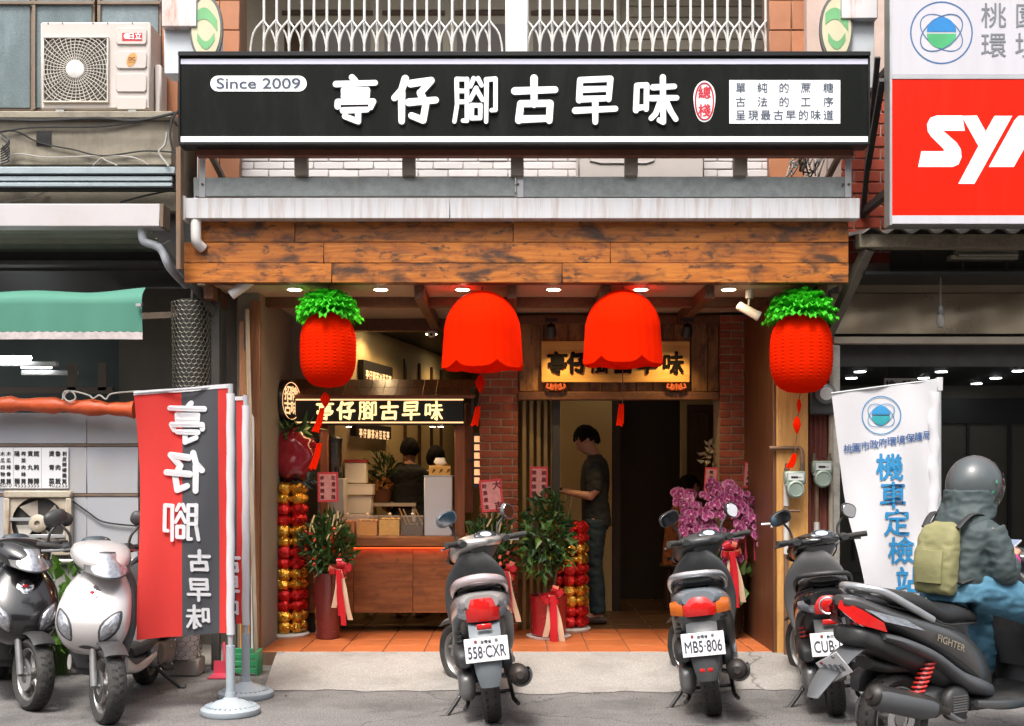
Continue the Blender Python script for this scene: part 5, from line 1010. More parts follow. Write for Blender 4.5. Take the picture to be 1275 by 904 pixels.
# orchids
ox=X(893,6.18); oq=thing('orchid_planter','black planter of magenta orchids with a red bow beside the brick post','plant',(ox,6.18,.1))
part('planter',M('planter_black',(.02,.018,.017),.3,var=.2,coat=.3),oq,('lathe',[(.17,.101),(.19,.11),(.24,.60),(.25,.62),(.23,.62),(.22,.58),(0,.58)],(ox,6.18,0),'z',32))
pm=M('orchid_petal',(.55,.065,.29),.5,var=.25,scale=30,transl=.3); pe=M('orchid_edge',(.72,.34,.54),.5,transl=.3); ly=M('orchid_lip',(.62,.30,.42),.5)
fm=MB()
def flower(mb):
    mb.m=0
    for k,(a,l,w_) in enumerate(((90,.040,.030),(210,.038,.024),(330,.038,.024),(20,.046,.050),(160,.046,.050))):
        a=R(a); d=Vector((math.cos(a),0,math.sin(a))); s_=Vector((-math.sin(a),0,math.cos(a))); off=Vector((0,-.002*(k>2),0))
        rim_=[d*l*t+s_*w_/2*ww+off+Vector((0,-.012*math.sin(t*2),0)) for t,ww in ((.25,.6),(.6,1.),(.9,.7),(1.02,0),(.9,-.7),(.6,-1.),(.25,-.6))]; inn=[(p-d*l*.55)*.82+d*l*.55+Vector((0,-.0012,0)) for p in rim_]
        c=off.copy(); mb.m=1; mb.add([c]+rim_,[(0,i+1,i+2) for i in range(6)]); mb.m=0; mb.add([c+Vector((0,-.0012,0))]+inn,[(0,i+1,i+2) for i in range(6)])
    mb.m=2; mb.lathe([(.003,-.022),(.010,-.016),(.008,-.004)],(0,0,0),'y',8); mb.m=0
flower(fm); fme=fm.mesh('orchid_flower',[pm,pe,ly],smooth=50,fix=False)
rr=random.Random(12); fc=0
sprays=[(950,6.05,635,905,628),(942,6.0,655,900,640),(915,6.0,640,880,660),(880,6.1,655,860,690),(860,6.15,640,845,640),(925,6.12,628,885,630),(900,6.05,672,880,690),(870,6.22,632,850,640),(905,6.2,622,890,640)]
sm=MB()
for (u,y,v,um,vm_) in sprays:
    p0=Vector((ox+rr.uniform(-.06,.06),6.16,.6)); p1=Vector((X(um,y),y+.05,Z(vm_-22,y))); p2=Vector((X(u,y),y,Z(v,y))); p3=p2+Vector((.05*(1 if u>890 else -1),-.05,-.14))
    path=catmull([tuple(p0),tuple((p0+p1)/2+Vector((0,0,.08))),tuple(p1),tuple(p2),tuple(p3)],28); sm.tube(path,.004,5)
    for i in range(12,29):
        for s_ in (-1,1):
            p=Vector(path[i])+Vector((rr.uniform(-.055,.055),rr.uniform(-.06,.0),rr.uniform(-.045,.045)))
            z_=rr.uniform(.85,1.25); inst('orchid_flower',fme,oq,p,(rr.uniform(-.5,.4),rr.uniform(-.5,.5),rr.uniform(-.9,.9)),(z_,z_,z_)); fc+=1
sm.build('stems',M('orchid_stem',(.10,.16,.04),.5),oq)
b=MB(); leafmesh(b,(ox+.10,6.08,.58),(.26,.14,.06),34,.22,.085,.1,61,.35,.5); b.build('leaves',M('orchid_leaf',(.10,.19,.05),.3,var=.25),oq,smooth=0)
bow(oq,ox+.06,5.94,.80,.10,31); b=MB()
rr=random.Random(4)
for k in range(14): x_=ox+rr.uniform(0.05,.32); b.tube([(x_,6.0,Z(662,6.0)+rr.uniform(-.02,.03)),(x_+rr.uniform(-.02,.02),5.98,Z(700+rr.uniform(-10,18),6.0))],.007,5)
b.build('hanging_ribbons',M('magenta_ribbon',(.36,.02,.06),.35),oq)
wfp=thing('white_flower_spray','faint white flower spray behind the red card by the dark door','plant',(X(890,6.7),6.7,.1)); b=MB(); leafmesh(b,(X(888,6.7),6.7,Z(568,6.7)),(.10,.08,.12),60,.07,.03,.2,71); b.build('blossoms',M('pale_blossom',(.45,.38,.24),.6),wfp); part('stem',stemm,wfp,('tube',[(X(890,6.7),6.7,.101),(X(890,6.7),6.7,Z(568,6.7))],.012,6)); part('pot',dpot,wfp,('lathe',[(.1,.101),(.13,.4),(.1,.4)],(X(890,6.7),6.7,0)))
# ---------------------------------------------------------------- clutter by the timber post
cl=[(288,296,352,845,5.15,.035,'brownish'),(305,318,400,838,5.2,.03,'grey')]
for k,(ua,ub_,va,vb,y,wd,c) in enumerate(((293,306,400,852,5.1,.032,0),(300,321,385,850,5.12,.03,1),(308,316,402,820,5.25,.022,2))):
    q=MB(); q.bar((X(ua,y),y+.18,Z(va,y+.18)),(X(ub_,y-.0),y-.05,.0),wd,wd*.7); tag(q.build('leaning_timber' if k<2 else 'leaning_pipe',[brownwz,wood('grey_timber',(.22,.17,.12),(.34,.27,.20),axis=2),pvc][k],bevel=.003),['dark brown timber batten leaning beside the honey post','weathered grey timber batten leaning beside the honey post','white plastic pipe leaning behind the timber battens'][k],'pipe' if k==2 else 'timber')
mr_=thing('wire_mesh_roll','roll of hexagonal wire mesh hung by the noodle stall opening','wire mesh',(X(236,5.15),5.15,1.48)); hx=MB(); cx,cy=X(238,5.2),5.22; rr_=.14
def cyl(s,z): a=s/rr_; return Vector((cx+rr_*math.sin(a)*(1+.05*math.sin(z*5)),cy-rr_*math.cos(a),z))
hw_=.036
for i in range(-9,9):
    for j in range(36):
        s=(i+.5*(j%2))*hw_; z=1.5+j*.021*1.5; hx.tube([cyl(s,z-.010),cyl(s,z+.010)],.0022,3,False)
        hx.tube([cyl(s,z+.010),cyl(s+hw_/2,z+.021)],.0022,3,False); hx.tube([cyl(s,z+.010),cyl(s-hw_/2,z+.021)],.0022,3,False)
hx.build('mesh',M('galvanised_wire',(.15,.14,.11),.5,.5),mr_); part('core',M('roll_core',(.03,.028,.024),.8),mr_,('lathe',[(.10,1.48),(.10,2.64)],(cx,cy,0),'z',16)); part('hook',darkst,mr_,('tube',[(cx,cy,2.64),(cx,cy+.05,2.93)],.012,6))
bk=thing('mesh_bin','white bin wrapped in hexagonal wire mesh behind the banner','bin',(X(227,5.0),5.0,0)); part('bin',M('bin_white',(.62,.60,.58),.6),bk,('lathe',[(.10,.12),(.13,.36),(.12,.36),(.1,.14)],(X(227,5.0),5.0,0),'z',20)); part('brick',cb,bk,('box',X(205,5.0),X(250,5.0),4.93,5.12,0,.119),bevel=.01)
h2=MB()
for i in range(14):
    for j in range(7):
        a=2*PI*(i+.5*(j%2))/14; z=.13+j*.034; r_=.128+ (z-.13)*.1
        f=lambda aa,zz:Vector((X(227,5.0)+r_*math.cos(aa),5.0+r_*math.sin(aa),zz)); d_=2*PI/28
        h2.tube([f(a,z-.01),f(a,z+.01)],.0025,3,False); h2.tube([f(a,z+.01),f(a+d_,z+.023)],.0025,3,False); h2.tube([f(a,z+.01),f(a-d_,z+.023)],.0025,3,False)
h2.build('mesh',MATS['galvanised_wire'],bk)
dp=thing('dustpan','pink plastic dustpan on the ground behind the banner bases','dustpan',(X(275,4.9),4.9,0)); part('pan',M('pink_plastic',(.55,.06,.10),.4),dp,('prism',[(4.82,.004),(5.0,.004),(5.0,.10),(4.99,.10),(4.985,.016),(4.82,.012)],X(262,4.9),X(290,4.9),'yz')); part('handle',MATS['pink_plastic'],dp,('tube',[(X(276,4.9),5.0,.08),(X(272,4.9),5.05,.22)],.011,8))
gbk=thing('green_crate','green plastic crate behind the second banner base','crate',(X(290,4.95),4.95,0)); gm_=M('green_plastic',(.04,.30,.12),.4); cxx=X(303,5.0)
for k in range(3): part('slat',gm_,gbk,('box',cxx-.10,cxx+.10,4.95,4.96,.02+k*.05,.055+k*.05),bevel=.003)
part('frame',gm_,gbk,('box',cxx-.11,cxx-.095,4.945,5.12,0,.17),('box',cxx+.095,cxx+.11,4.945,5.12,0,.17),('box',cxx-.0945,cxx+.0945,5.105,5.12,0,.17),bevel=.003)
pw=thing('weedy_plant','bright green leafy weed growing by the noodle stall wall','plant',(X(70,5.0),5.0,0)); b=MB(); leafmesh(b,(X(68,5.0),4.98,.45),(.26,.12,.32),150,.13,.085,.2,91,.25,.3); b.build('foliage',M('bright_leaf',(.10,.22,.035),.4,var=.25,transl=.3),pw,smooth=0); b=MB()
for k in range(10): b.tube([(X(66,5.0)+k*.01,5.0,0),(X(68,5)+(k-5)*.03,4.98,.3),(X(68,5)+(k-5)*.05,4.97,.6)],.006,5)
b.build('stems',M('weed_stem',(.10,.18,.05),.6),pw)
# ================================================================ SCOOTERS (x forward, y left, origin under the rear axle)
rubber=M('tyre_rubber',(.028,.027,.026),.8,var=.25,scale=14,bump=.4,bscale=60,dirt=(.10,.09,.08),dirt_amt=.5,dirt_scale=6)
plast=M('black_plastic',(.030,.030,.031),.5,var=.2,scale=10,dirt=(.10,.095,.09),dirt_amt=.35,dirt_scale=5)
gplast=M('grey_plastic',(.055,.057,.06),.45,var=.15,dirt=(.17,.16,.15),dirt_amt=.4,dirt_scale=4)
metalg=M('engine_metal',(.24,.24,.24),.45,.6,var=.3,scale=12,dirt=(.07,.06,.05),dirt_amt=.7,dirt_scale=6)
chrome=M('chrome',(.65,.65,.66),.18,.95,var=.08); seatm=M('seat_vinyl',(.024,.024,.025),.45,var=.15,bump=.2,bscale=200)
rlens=M('red_lens',(.52,.012,.010),.10,var=.15,scale=60,coat=.5); olens=M('amber_lens',(.55,.13,.02),.12,var=.15,coat=.4); clens=M('clear_lens',(.34,.35,.38),.10,.6,var=.55,scale=38,coat=.8)
mirg=M('mirror_glass',(.85,.87,.90),.04,1,var=.02); pwhite=M('plate_white_paint',(.72,.72,.73),.45,var=.03,dirt=(.45,.42,.40),dirt_amt=.2); pink_=M('plate_ink',(.035,.04,.06),.5)
rimm=M('alloy_rim',(.36,.35,.34),.4,.7,var=.15,dirt=(.14,.11,.09),dirt_amt=.5,dirt_scale=6)
APR=[(.37,1.06,.06,.10),(.42,1.09,.10,.155),(.52,1.105,.125,.20),(.62,1.085,.115,.205),(.74,1.03,.095,.18),(.84,.975,.07,.115),(.9,.945,.045,.065)]
APC=catmull(APR,60)
def apx(y,z,c=APC,ex=2.4):
    k=min(c,key=lambda q:abs(q[0]-z)); t=min(.995,abs(y)/k[3]); return k[1]+k[2]*(1-t**ex)**(1/ex)
def wheel(q,cx,T,spokes=5):
    Rw=.215; b=MB(T); prof=[(.150,-.030),(.165,-.046),(.190,-.052),(.207,-.040),(Rw,-.015),(Rw,.015),(.207,.040),(.190,.052),(.165,.046),(.150,.030)]
    b.lathe(prof,(cx,0,Rw),'y',40,cap=False); w_=b.build('wheel',rubber,q,local=True)
    b=MB(T)
    for i in range(30):
        a=2*PI*i/30
        for s in (-1,1): b.ob((cx+.2105*math.cos(a+.03*s),s*.018,Rw+.2105*math.sin(a+.03*s)),(.012,.030,.008),(0,-a+PI/2,.4*s))
    b.build('tread',M('tread_rubber',(.018,.018,.018),.85),w_,local=True)
    b=MB(T); b.lathe([(.150,-.031),(.156,-.036),(.148,-.038),(.138,-.020),(.136,.020),(.148,.038),(.156,.036),(.150,.031)],(cx,0,Rw),'y',36,cap=False)
    b.lathe([(0,-.045),(.035,-.045),(.045,-.03),(.045,.03),(.035,.045),(0,.045)],(cx,0,Rw),'y',18)
    for k in range(spokes):
        a=2*PI*k/spokes+.3
        b.tube([(cx+.035*math.cos(a),0,Rw+.035*math.sin(a)),(cx+.09*math.cos(a+.12),0,Rw+.09*math.sin(a+.12)),(cx+.142*math.cos(a),0,Rw+.142*math.sin(a))],[.022,.015,.020],8,True,6,)
    b.build('rim',rimm,w_,local=True)
    b=MB(T); b.lathe([(.05,-.052),(.095,-.052),(.095,-.049),(.05,-.049)],(cx,0,Rw),'y',28,cap=False); b.build('brake_disc',chrome,w_,local=True)
    return w_
def lens(mb,x0,zc,hw,hh,ta,tb,wrap=.12,tilt=0.,top=.35,n=10,out=.0,sgn=-1,bulge=.02,bot=.35):
    """curved lens patch across the tail (sgn=-1) or the nose (+1); t runs across the width"""
    def f(a,b):
        t=sp(ta,tb,a); s=-1+2*b; e=1-(top if s>0 else bot)*t*t
        return (x0-sgn*wrap*t*t+sgn*(out-bulge*s*s*.6)+tilt*s*hh,hw*t,zc+hh*s*e)
    def g(a,b): p=f(a,b); return (p[0]-sgn*.03,p[1]*.97,p[2])
    m=8; F_=[[f(i/n,j/m) for j in range(m+1)] for i in range(n+1)]; mb.sheet(f,n,m)
    edge=[(i,0) for i in range(n+1)]+[(n,j) for j in range(1,m+1)]+[(i,m) for i in range(n-1,-1,-1)]+[(0,j) for j in range(m-1,0,-1)]
    E_=[F_[i][j] for i,j in edge]; G_=[g(i/n,j/m) for i,j in edge]; k=len(E_)
    mb.add(E_+G_,[(i,(i+1)%k,k+(i+1)%k,k+i) for i in range(k)])
def scooter(label,loc,yaw,lean,steer,paint,trim_,plate=None,style='a',seatc=None,rail=None,shock=None,group='scooters parked at the kerb',inner=None,fore=0,stand=True,tailw=1.,cover=None):
    inner=inner or gplast; rail=rail or trim_; shock=shock or plast
    q=thing('scooter',label,'scooter',(loc[0],loc[1],loc[2] if len(loc)>2 else 0),(R(lean),R(-fore),R(yaw)),group)
    hd=1.0; T=Matrix.Translation((hd,0,0))@Matrix.Rotation(R(steer),4,'Z')@Matrix.Translation((-hd,0,0)); I=Matrix()
    def pt(nm,mat,*ops,T=I,par=q,bevel=0,smooth=50):
        b=MB(T)
        for o in ops: getattr(b,o[0])(*o[1:])
        return b.build(nm,mat,par,bevel,smooth,local=True)
    wheel(q,0,I); wheel(q,1.24,T)
    # rear body, undertail, seat
    sport=style=='d'
    if sport: body=[(.60,.36,.10,.08),(.48,.44,.15,.12),(.30,.55,.172,.12),(.08,.64,.172,.085),(-.14,.72,.135,.062),(-.30,.785,.085,.042),(-.37,.805,.04,.022)]
    else: body=[(.54,.37,.11,.10),(.44,.46,.155,.15),(.25,.565,.178,.13),(.04,.635,.176,.10),(-.16,.68,.155,.080),(-.28,.705,.125,.062),(-.335,.715,.09,.040)]
    pt('body',paint,('lx',body,26,28,2.6))
    pt('lower_cowl',trim_,('lx',[(.62,.30,.10,.05),(.48,.34,.165,.055),(.32,.40,.178,.05),(.12,.52,.178,.042),(-.08,.60,.168,.035),(-.2,.635,.14,.022)],18,20,2.6))
    pt('undertail',plast,('lx',[(.30,.40,.11,.08),(.1,.50,.13,.08),(-.12,.58,.125,.07),(-.29,.635,.10,.05),(-.33,.645,.06,.03)],14,18,2.8))
    dz=.03 if sport else 0
    pt('seat',seatc or seatm,('lx',[(.53,.645,.06,.015),(.47,.685,.115,.04),(.36,.705,.142,.052),(.20,.715,.155,.055),(.08,.735+dz,.15,.055),(-.04,.765+dz,.14,.05),(-.15,.785+dz,.11,.04),(-.21,.79+dz,.06,.02)],24,24,2.5))
    # grab rail
    if style=='a': pts=[(.02,.145,.735),(-.10,.145,.775),(-.22,.115,.815),(-.285,.055,.835),(-.30,0,.84)]
    elif sport: pts=[(.10,.15,.70),(-.06,.15,.775),(-.20,.125,.845),(-.27,.06,.865),(-.28,0,.868)]
    else: pts=[(.06,.15,.735),(-.06,.155,.785),(-.2,.13,.83),(-.27,.07,.845),(-.285,0,.848)]
    full=pts+[(a,-b,c) for a,b,c in pts[-2::-1]]
    pt('grab_rail',rail,('tube',full,.019 if style!='c' else .014,10,True,40,1.4 if style=='a' else 1))
    pt('rail_bridge',rail if style=='a' else trim_,('lx',[(-.12,.785,.10,.014),(-.2,.80,.10,.02),(-.265,.815,.075,.014)],8,16,2.6))
    # tail lamp
    if style=='a':
        tl=MB(); lens(tl,-.365,.675,.135*tailw,.062,-.66,.66,.10,0,.25,bot=-.05); tl.build('tail_lamp',rlens,q,local=True)
        for a,b in ((-1.,-.67),(.67,1.)): l=MB(); lens(l,-.365,.675,.135*tailw,.062,a,b,.10,0,.25); l.build('turn_signal',clens,q,local=True)
    elif style=='b':
        tl=MB(); lens(tl,-.36,.672,.165,.052,-.55,.55,.11,.15,.55,bot=-.2); tl.build('tail_lamp',rlens,q,local=True)
        for a,b in ((-1.,-.56),(.56,1.)): l=MB(); lens(l,-.36,.672,.165,.052,a,b,.11,.15,.6,bot=.1); l.build('turn_signal',olens,q,local=True)
        pt('tail_skirt',plast,('lx',[(-.10,.60,.15,.03),(-.22,.60,.15,.035),(-.33,.605,.11,.03)],10,18,2.6))
    elif style=='c':
        tl=MB(); lens(tl,-.355,.68,.16,.05,-.45,.45,.11,.1,.2,bot=.1); tl.build('tail_lamp',rlens,q,local=True)
        for a,b in ((-1.,-.46),(.46,1.)): l=MB(); lens(l,-.355,.68,.16,.05,a,b,.11,.1,.7,bot=.5); l.build('turn_signal',clens,q,local=True)
        pt('lamp_ring',chrome,('tube',[(-.388+.10*(.045*math.cos(t)/.16)**2,.045*math.cos(t),.68+.045*math.sin(t)) for t in [2*PI*i/24 for i in range(25)]],.006,6))
    else:
        for s in (-1,1):
            l=MB(); l.add([(-.375,s*.02,.81),(-.40,s*.028,.775),(-.33,s*.085,.70),(-.20,s*.145,.66),(-.22,s*.142,.705),(-.31,s*.095,.765)],[(0,1,2,5),(5,2,3,4)]); l.add([(-.36,s*.015,.81),(-.38,s*.02,.775),(-.30,s*.07,.70),(-.20,s*.13,.66),(-.22,s*.128,.705),(-.29,s*.08,.765)],[(0,1,2,5),(5,2,3,4)]); l.build('tail_lamp',rlens,q,local=True,smooth=60)
            l=MB(); l.add([(-.30,s*.101,.770),(-.215,s*.146,.710),(.02,s*.178,.655),(-.10,s*.165,.715)],[(0,1,2,3)]); l.add([(-.30,s*.09,.770),(-.215,s*.13,.710),(.02,s*.165,.655),(-.10,s*.155,.715)],[(0,1,2,3)]); l.build('turn_signal',clens,q,local=True)
    # rear fender with plate
    fk=[(-.27,.62,.085),(-.37,.54,.085),(-.405,.44,.080),(-.415,.35,.068),(-.41,.27,.050)] if not sport else [(-.20,.60,.07),(-.33,.55,.075),(-.43,.475,.066),(-.50,.41,.052),(-.535,.365,.036)]
    c=catmull(fk,16); b=MB(); b.loft([[(x,-w_,z),(x-.012,-w_*.6,z),(x-.016,0,z),(x-.012,w_*.6,z),(x,w_,z),(x+.012,w_*.95,z),(x+.004,0,z),(x+.012,-w_*.95,z)] for x,z,w_ in c]); b.build('rear_fender',trim_ if style!='c' else plast,q,local=True)
    pt('inner_fender',plast,('lx',[(-.20,.50,.055,.03),(-.08,.47,.06,.03),(.1,.455,.06,.03),(.22,.42,.06,.04)],10,14))
    if plate:
        PT=Matrix.Translation((-.43,0,.475))@Euler((0,R(10),0)).to_matrix().to_4x4() if not sport else Matrix.Translation((-.43,-.035,.50))@Euler((R(0),R(-30),0)).to_matrix().to_4x4()@Euler((R(-28),0,0)).to_matrix().to_4x4()
        pw,ph=(.116,.064) if not sport else (.10,.058)
        b=MB(PT); b.box(-.004,0,-pw,pw,-ph,ph); pl_=b.build('number_plate',pwhite,q,local=True,bevel=.003)
        t=MB(PT); fn=lambda a,b_,l:(-.0052-l,-a,b_)
        if plate!='x':
            put(t,plate,0,-.011,.062,0,fit=.200,fn=fn,bold=.012); put(t,'台灣省' if style!='c' else '台北市',0,.041,.020,0,fn=fn,bold=.02)
        else:
            for k in range(4): put(t,'普通重型'[k],-.05+.035*k,.02-.012*k,.035,0,fn=fn); put(t,'機車檢驗'[k],-.05+.035*k,-.025,.03,0,fn=fn)
        t.build('lettering',pink_,pl_,local=True,smooth=0)
        for s in (-1,1):
            b=MB(PT); b.lathe([(.008,-.0042),(.008,-.009),(0,-.010)],(0,s*.055,.046),'x',10); b.build('bolt',M('bolt_red',(.25,.03,.03),.5) if s>0 else metalg,pl_,local=True)
    if style in 'ac': pt('reflector',rlens,('box',-.392,-.375,-.04,.04,.575,.605),bevel=.004)
    elif style=='b': pt('reflector',rlens,('box',-.430,-.410,-.036,.036,.32,.345),bevel=.004)
    # floor, leg shields, apron
    pt('floorboard',plast,('lx',[(.42,.25,.12,.04),(.6,.25,.165,.03),(.8,.25,.165,.03),(.95,.27,.14,.05)],12,18,3.2))
    for s in (1,-1): pt('floor_side',paint,('lx',[(.40,.27,.012,.018),(.6,.245,.014,.026),(.8,.245,.014,.026),(.98,.30,.012,.045)],12,12),T=Matrix.Translation((0,s*.165,0)))
    pt('apron',paint,('lz',APR,24,30,2.4))
    pt('leg_shield',inner,('lz',[(.27,.955,.035,.13),(.38,.975,.04,.175),(.5,.985,.045,.208),(.62,.97,.045,.213),(.74,.925,.045,.19),(.84,.885,.04,.13),(.9,.875,.03,.07)],20,28,3.0))
    pt('inner_box',inner,('lz',[(.40,.93,.04,.10),(.52,.92,.05,.13),(.66,.90,.05,.13),(.74,.885,.03,.11)],12,20,3.2))
    pt('ignition',metalg,('lathe',[(.016,.845),(.016,.835),(0,.834)],(0,-.06,.70),'x',12))
    # apron lamps and emblem
    def patch(nm,mat,cy,cz_,ry,rz,rot,out,squash=1.):
        b=MB(); vs=[]; n=18; rings=[0,.5,.85,1.]
        for ri,rr_ in enumerate(rings):
            for i in range(n):
                a=2*PI*i/n; e=abs(math.cos(a))**1.0; py=ry*rr_*math.cos(a); pz=rz*rr_*math.sin(a)*(1-.45*abs(math.cos(a))**2*squash)
                y_=cy+py*math.cos(rot)-pz*math.sin(rot); z_=cz_+py*math.sin(rot)+pz*math.cos(rot); vs.append((apx(y_,z_)+out*(1-rr_**4)+.001,y_,z_))
        fs=[tuple(range(n))] if False else []
        for r_ in range(3): fs+=[(r_*n+i,r_*n+(i+1)%n,(r_+1)*n+(i+1)%n,(r_+1)*n+i) for i in range(n)]
        b.add(vs,fs); return b.build(nm,mat,q,local=True,smooth=80)
    for s in (-1,1):
        patch('signal_surround',plast,s*.128,.545,.100,.048,s*R(62),.004); patch('front_signal',clens,s*.128,.545,.090,.038,s*R(62),.012)
    patch('emblem',chrome,0,.725,.05,.042,0,.006); patch('emblem_mark',M('mark_red',(.5,.03,.04),.3),0,.73,.022,.012,0,.012); 
    patch('nose_vent',plast,0,.425,.045,.012,0,.003)
    # front fender, fork
    arc=[]
    for i in range(13):
        a=R(52+i*8.6); arc.append([(1.24+r_*math.cos(a),y_,.215+r_*math.sin(a)) for r_,y_ in ((.238,-.066),(.25,-.045),(.254,0),(.25,.045),(.238,.066),(.234,.062),(.244,0),(.234,-.062))])
    pt('front_fender',trim_,('loft',arc),T=T)
    for s in (-1,1): pt('fork_leg',metalg,('tube',[(1.24,s*.075,.215),(1.12,s*.068,.52)],.021,10),('tube',[(1.12,s*.068,.52),(1.06,s*.055,.66)],.014,8),T=T)
    pt('front_axle',metalg,('tube',[(1.24,-.085,.215),(1.24,.085,.215)],.012,8),T=T)
    # handlebar cover, dial, headlight, grips, levers, mirrors
    pt('handlebar_cover',cover or (paint if style!='b' else trim_),('lx',[(.80,.965,.05,.014),(.84,.962,.12,.036),(.92,.95,.165,.062),(1.0,.925,.165,.080),(1.08,.895,.135,.075),(1.145,.872,.085,.052),(1.17,.866,.04,.025)],20,26,2.5),T=T)
    pt('column_cover',inner,('lz',[(.80,.965,.06,.075),(.87,.94,.08,.10),(.93,.90,.075,.12)],8,18),T=T)
    DT=T@Matrix.Translation((.855,0,1.0))@Euler((0,R(-38),0)).to_matrix().to_4x4()
    pt('dial',M('dial_dark',(.04,.05,.06),.12,coat=.6),('lathe',[(1,-.03),(1,.004),(.9,.012),(0,.016)],(0,0,0),'z',24),T=DT@Matrix.Diagonal((.042,.085,1,1)))
    pt('dial_face',M('dial_face_pale',(.45,.50,.55),.3,var=.4,scale=40),('lathe',[(.82,.0135),(.4,.0166),(0,.0172)],(0,0,0),'z',20),T=DT@Matrix.Diagonal((.030,.055,1,1)))
    l=MB(T); lens(l,1.178,.885,.128,.074,-1,1,.085,-.75,.25,14,.0,1,.02,.55); l.build('headlight_surround',plast,q,local=True,smooth=60)
    l=MB(T); lens(l,1.186,.885,.118,.065,-1,1,.085,-.75,.25,14,.0,1,.02,.55); l.build('headlight',clens,q,local=True,smooth=60)
    for s in (-1,1):
        pt('grip',rubber,('tube',[(.905,s*.19,.965),(.87,s*.26,.972),(.84,s*.325,.975)],.0185,12),T=T); pt('switch_pod',plast,('lx',[(.86,.965,.03,.018),(.90,.966,.035,.03),(.945,.96,.03,.018)],8,12),T=T@Matrix.Translation((0,s*.175,0)))
        pt('brake_lever',chrome if style!='c' else plast,('tube',[(.945,s*.17,.958),(.935,s*.24,.950),(.905,s*.315,.945)],.0075,6,True,8),T=T)
        m_=pt('mirror',plast,('tube',[(.935,s*.165,.975),(.945,s*.175,1.04),(.935,s*.21,1.085),(.92,s*.235,1.105)],.0085,8,True,12),T=T)
        MT=T@Matrix.Translation((.915,s*.25,1.135))@Euler((0,R(-6),R(-s*14+8))).to_matrix().to_4x4()@Euler((R(-s*18),0,0)).to_matrix().to_4x4()
        pt('shell',plast if style!='a' else trim_,('lx',[(-.008,0,.074,.047),(.008,0,.073,.046),(.022,0,.058,.036),(.032,0,.03,.018)],8,24,2.7),T=MT,par=m_); pt('glass',mirg,('lx',[(-.0105,0,.066,.040),(-.0082,0,.067,.041)],1,24,2.7),T=MT,par=m_)
    for s in (1,-1):   # panel seams, cables
        b=MB(); ks_=[k for k in catmull(body,30) if k[0]<.46]
        b.tube([(k[0],s*k[2]*abs(math.cos(R(-28)))**(2/2.6)*1.004,k[1]-k[3]*abs(math.sin(R(28)))**(2/2.6)) for k in ks_],.0028,5); b.build('panel_seam',plast,q,local=True)
        pt('cable',plast,('tube',[(.93,s*.13,.945),(.99,s*.16,.90),(1.03,s*.12,.83),(1.02,s*.05,.76)],.005,6,True,12))
    pt('seat_gap',plast,('tube',[(k[0],k[1],k[2]) for k in catmull([(.50,.09,.655),(.36,.150,.665),(.18,.163,.675),(.04,.158,.70+dz),(-.1,.13,.735+dz),(-.2,.06,.765+dz)],24)],.005,6),('tube',[(k[0],-k[1],k[2]) for k in catmull([(.50,.09,.655),(.36,.150,.665),(.18,.163,.675),(.04,.158,.70+dz),(-.1,.13,.735+dz),(-.2,.06,.765+dz)],24)],.005,6))
    # engine, transmission, exhaust, shocks, stands
    for s in (1,): 
        TT=Matrix.Translation((0,.125,0)); pt('transmission_case',metalg,('lx',[(-.105,.225,.02,.04),(-.07,.225,.042,.08),(.02,.228,.05,.092),(.16,.245,.05,.075),(.30,.255,.05,.085),(.38,.26,.045,.072),(.42,.26,.02,.03)],20,18,2.8),T=TT)
        pt('case_cover',gplast,('lathe',[(.068,.054),(.062,.064),(.03,.068),(0,.068)],(.31,.112,.257),'y',20)); pt('air_box',plast,('lx',[(-.13,.37,.03,.03),(-.08,.385,.055,.058),(.06,.395,.058,.062),(.18,.39,.05,.05),(.22,.39,.02,.02)],12,16,3),T=TT)
        for a in (0.6,2.,3.4,5.): pt('bolt',chrome,('lathe',[(.008,.176),(.006,.181),(0,.181)],(.02+.085*math.cos(a)*.9,0,.228+.08*math.sin(a)),'y',8))
    pt('engine_block',metalg,('lx',[(.10,.27,.07,.06),(.22,.28,.085,.085),(.38,.30,.08,.08),(.48,.33,.06,.06)],10,16,3)); pt('fan_cover',plast,('lathe',[(.088,-.10),(.088,-.135),(.07,-.15),(.0,-.15)],(.30,0,.275),'y',24)); b=MB()
    for k in range(7): b.box(.30-.05,.30+.05,-.1535,-.1502,.235+k*.0125,.241+k*.0125)
    b.build('fan_slats',metalg,q,local=True)
    mz=.30 if sport else .255
    b=MB(Matrix.Translation((0,-.165,mz))@Euler((0,R(14 if sport else 8),0)).to_matrix().to_4x4()); b.lathe([(0,-.36),(.020,-.36),(.022,-.345),(.044,-.335),(.056,-.31),(.058,.03),(.045,.10),(.022,.14),(.018,.2)],(0,0,0),'x',22); mf=b.build('muffler',M('muffler_black',(.035,.032,.03),.5,.4,var=.3,dirt=(.14,.08,.05),dirt_amt=.4,dirt_scale=6),q,local=True)
    b=MB(Matrix.Translation((0,-.172,mz))@Euler((0,R(14 if sport else 8),0)).to_matrix().to_4x4()); b.lathe([(.050,-.33),(.064,-.30),(.066,.0),(.052,.06)],(0,0,0),'x',14,cap=False,a0=R(150),a1=R(320)); b.build('heat_shield',trim_ if sport else M('shield_grey',(.16,.16,.17),.4,.4),mf,local=True,smooth=60)
    b=MB(); b.tube([(.15,-.165,mz-.03),(.28,-.15,.20),(.42,-.08,.18),(.46,0,.24)],.015,8,True,14); b.build('exhaust_pipe',metalg,mf,local=True)
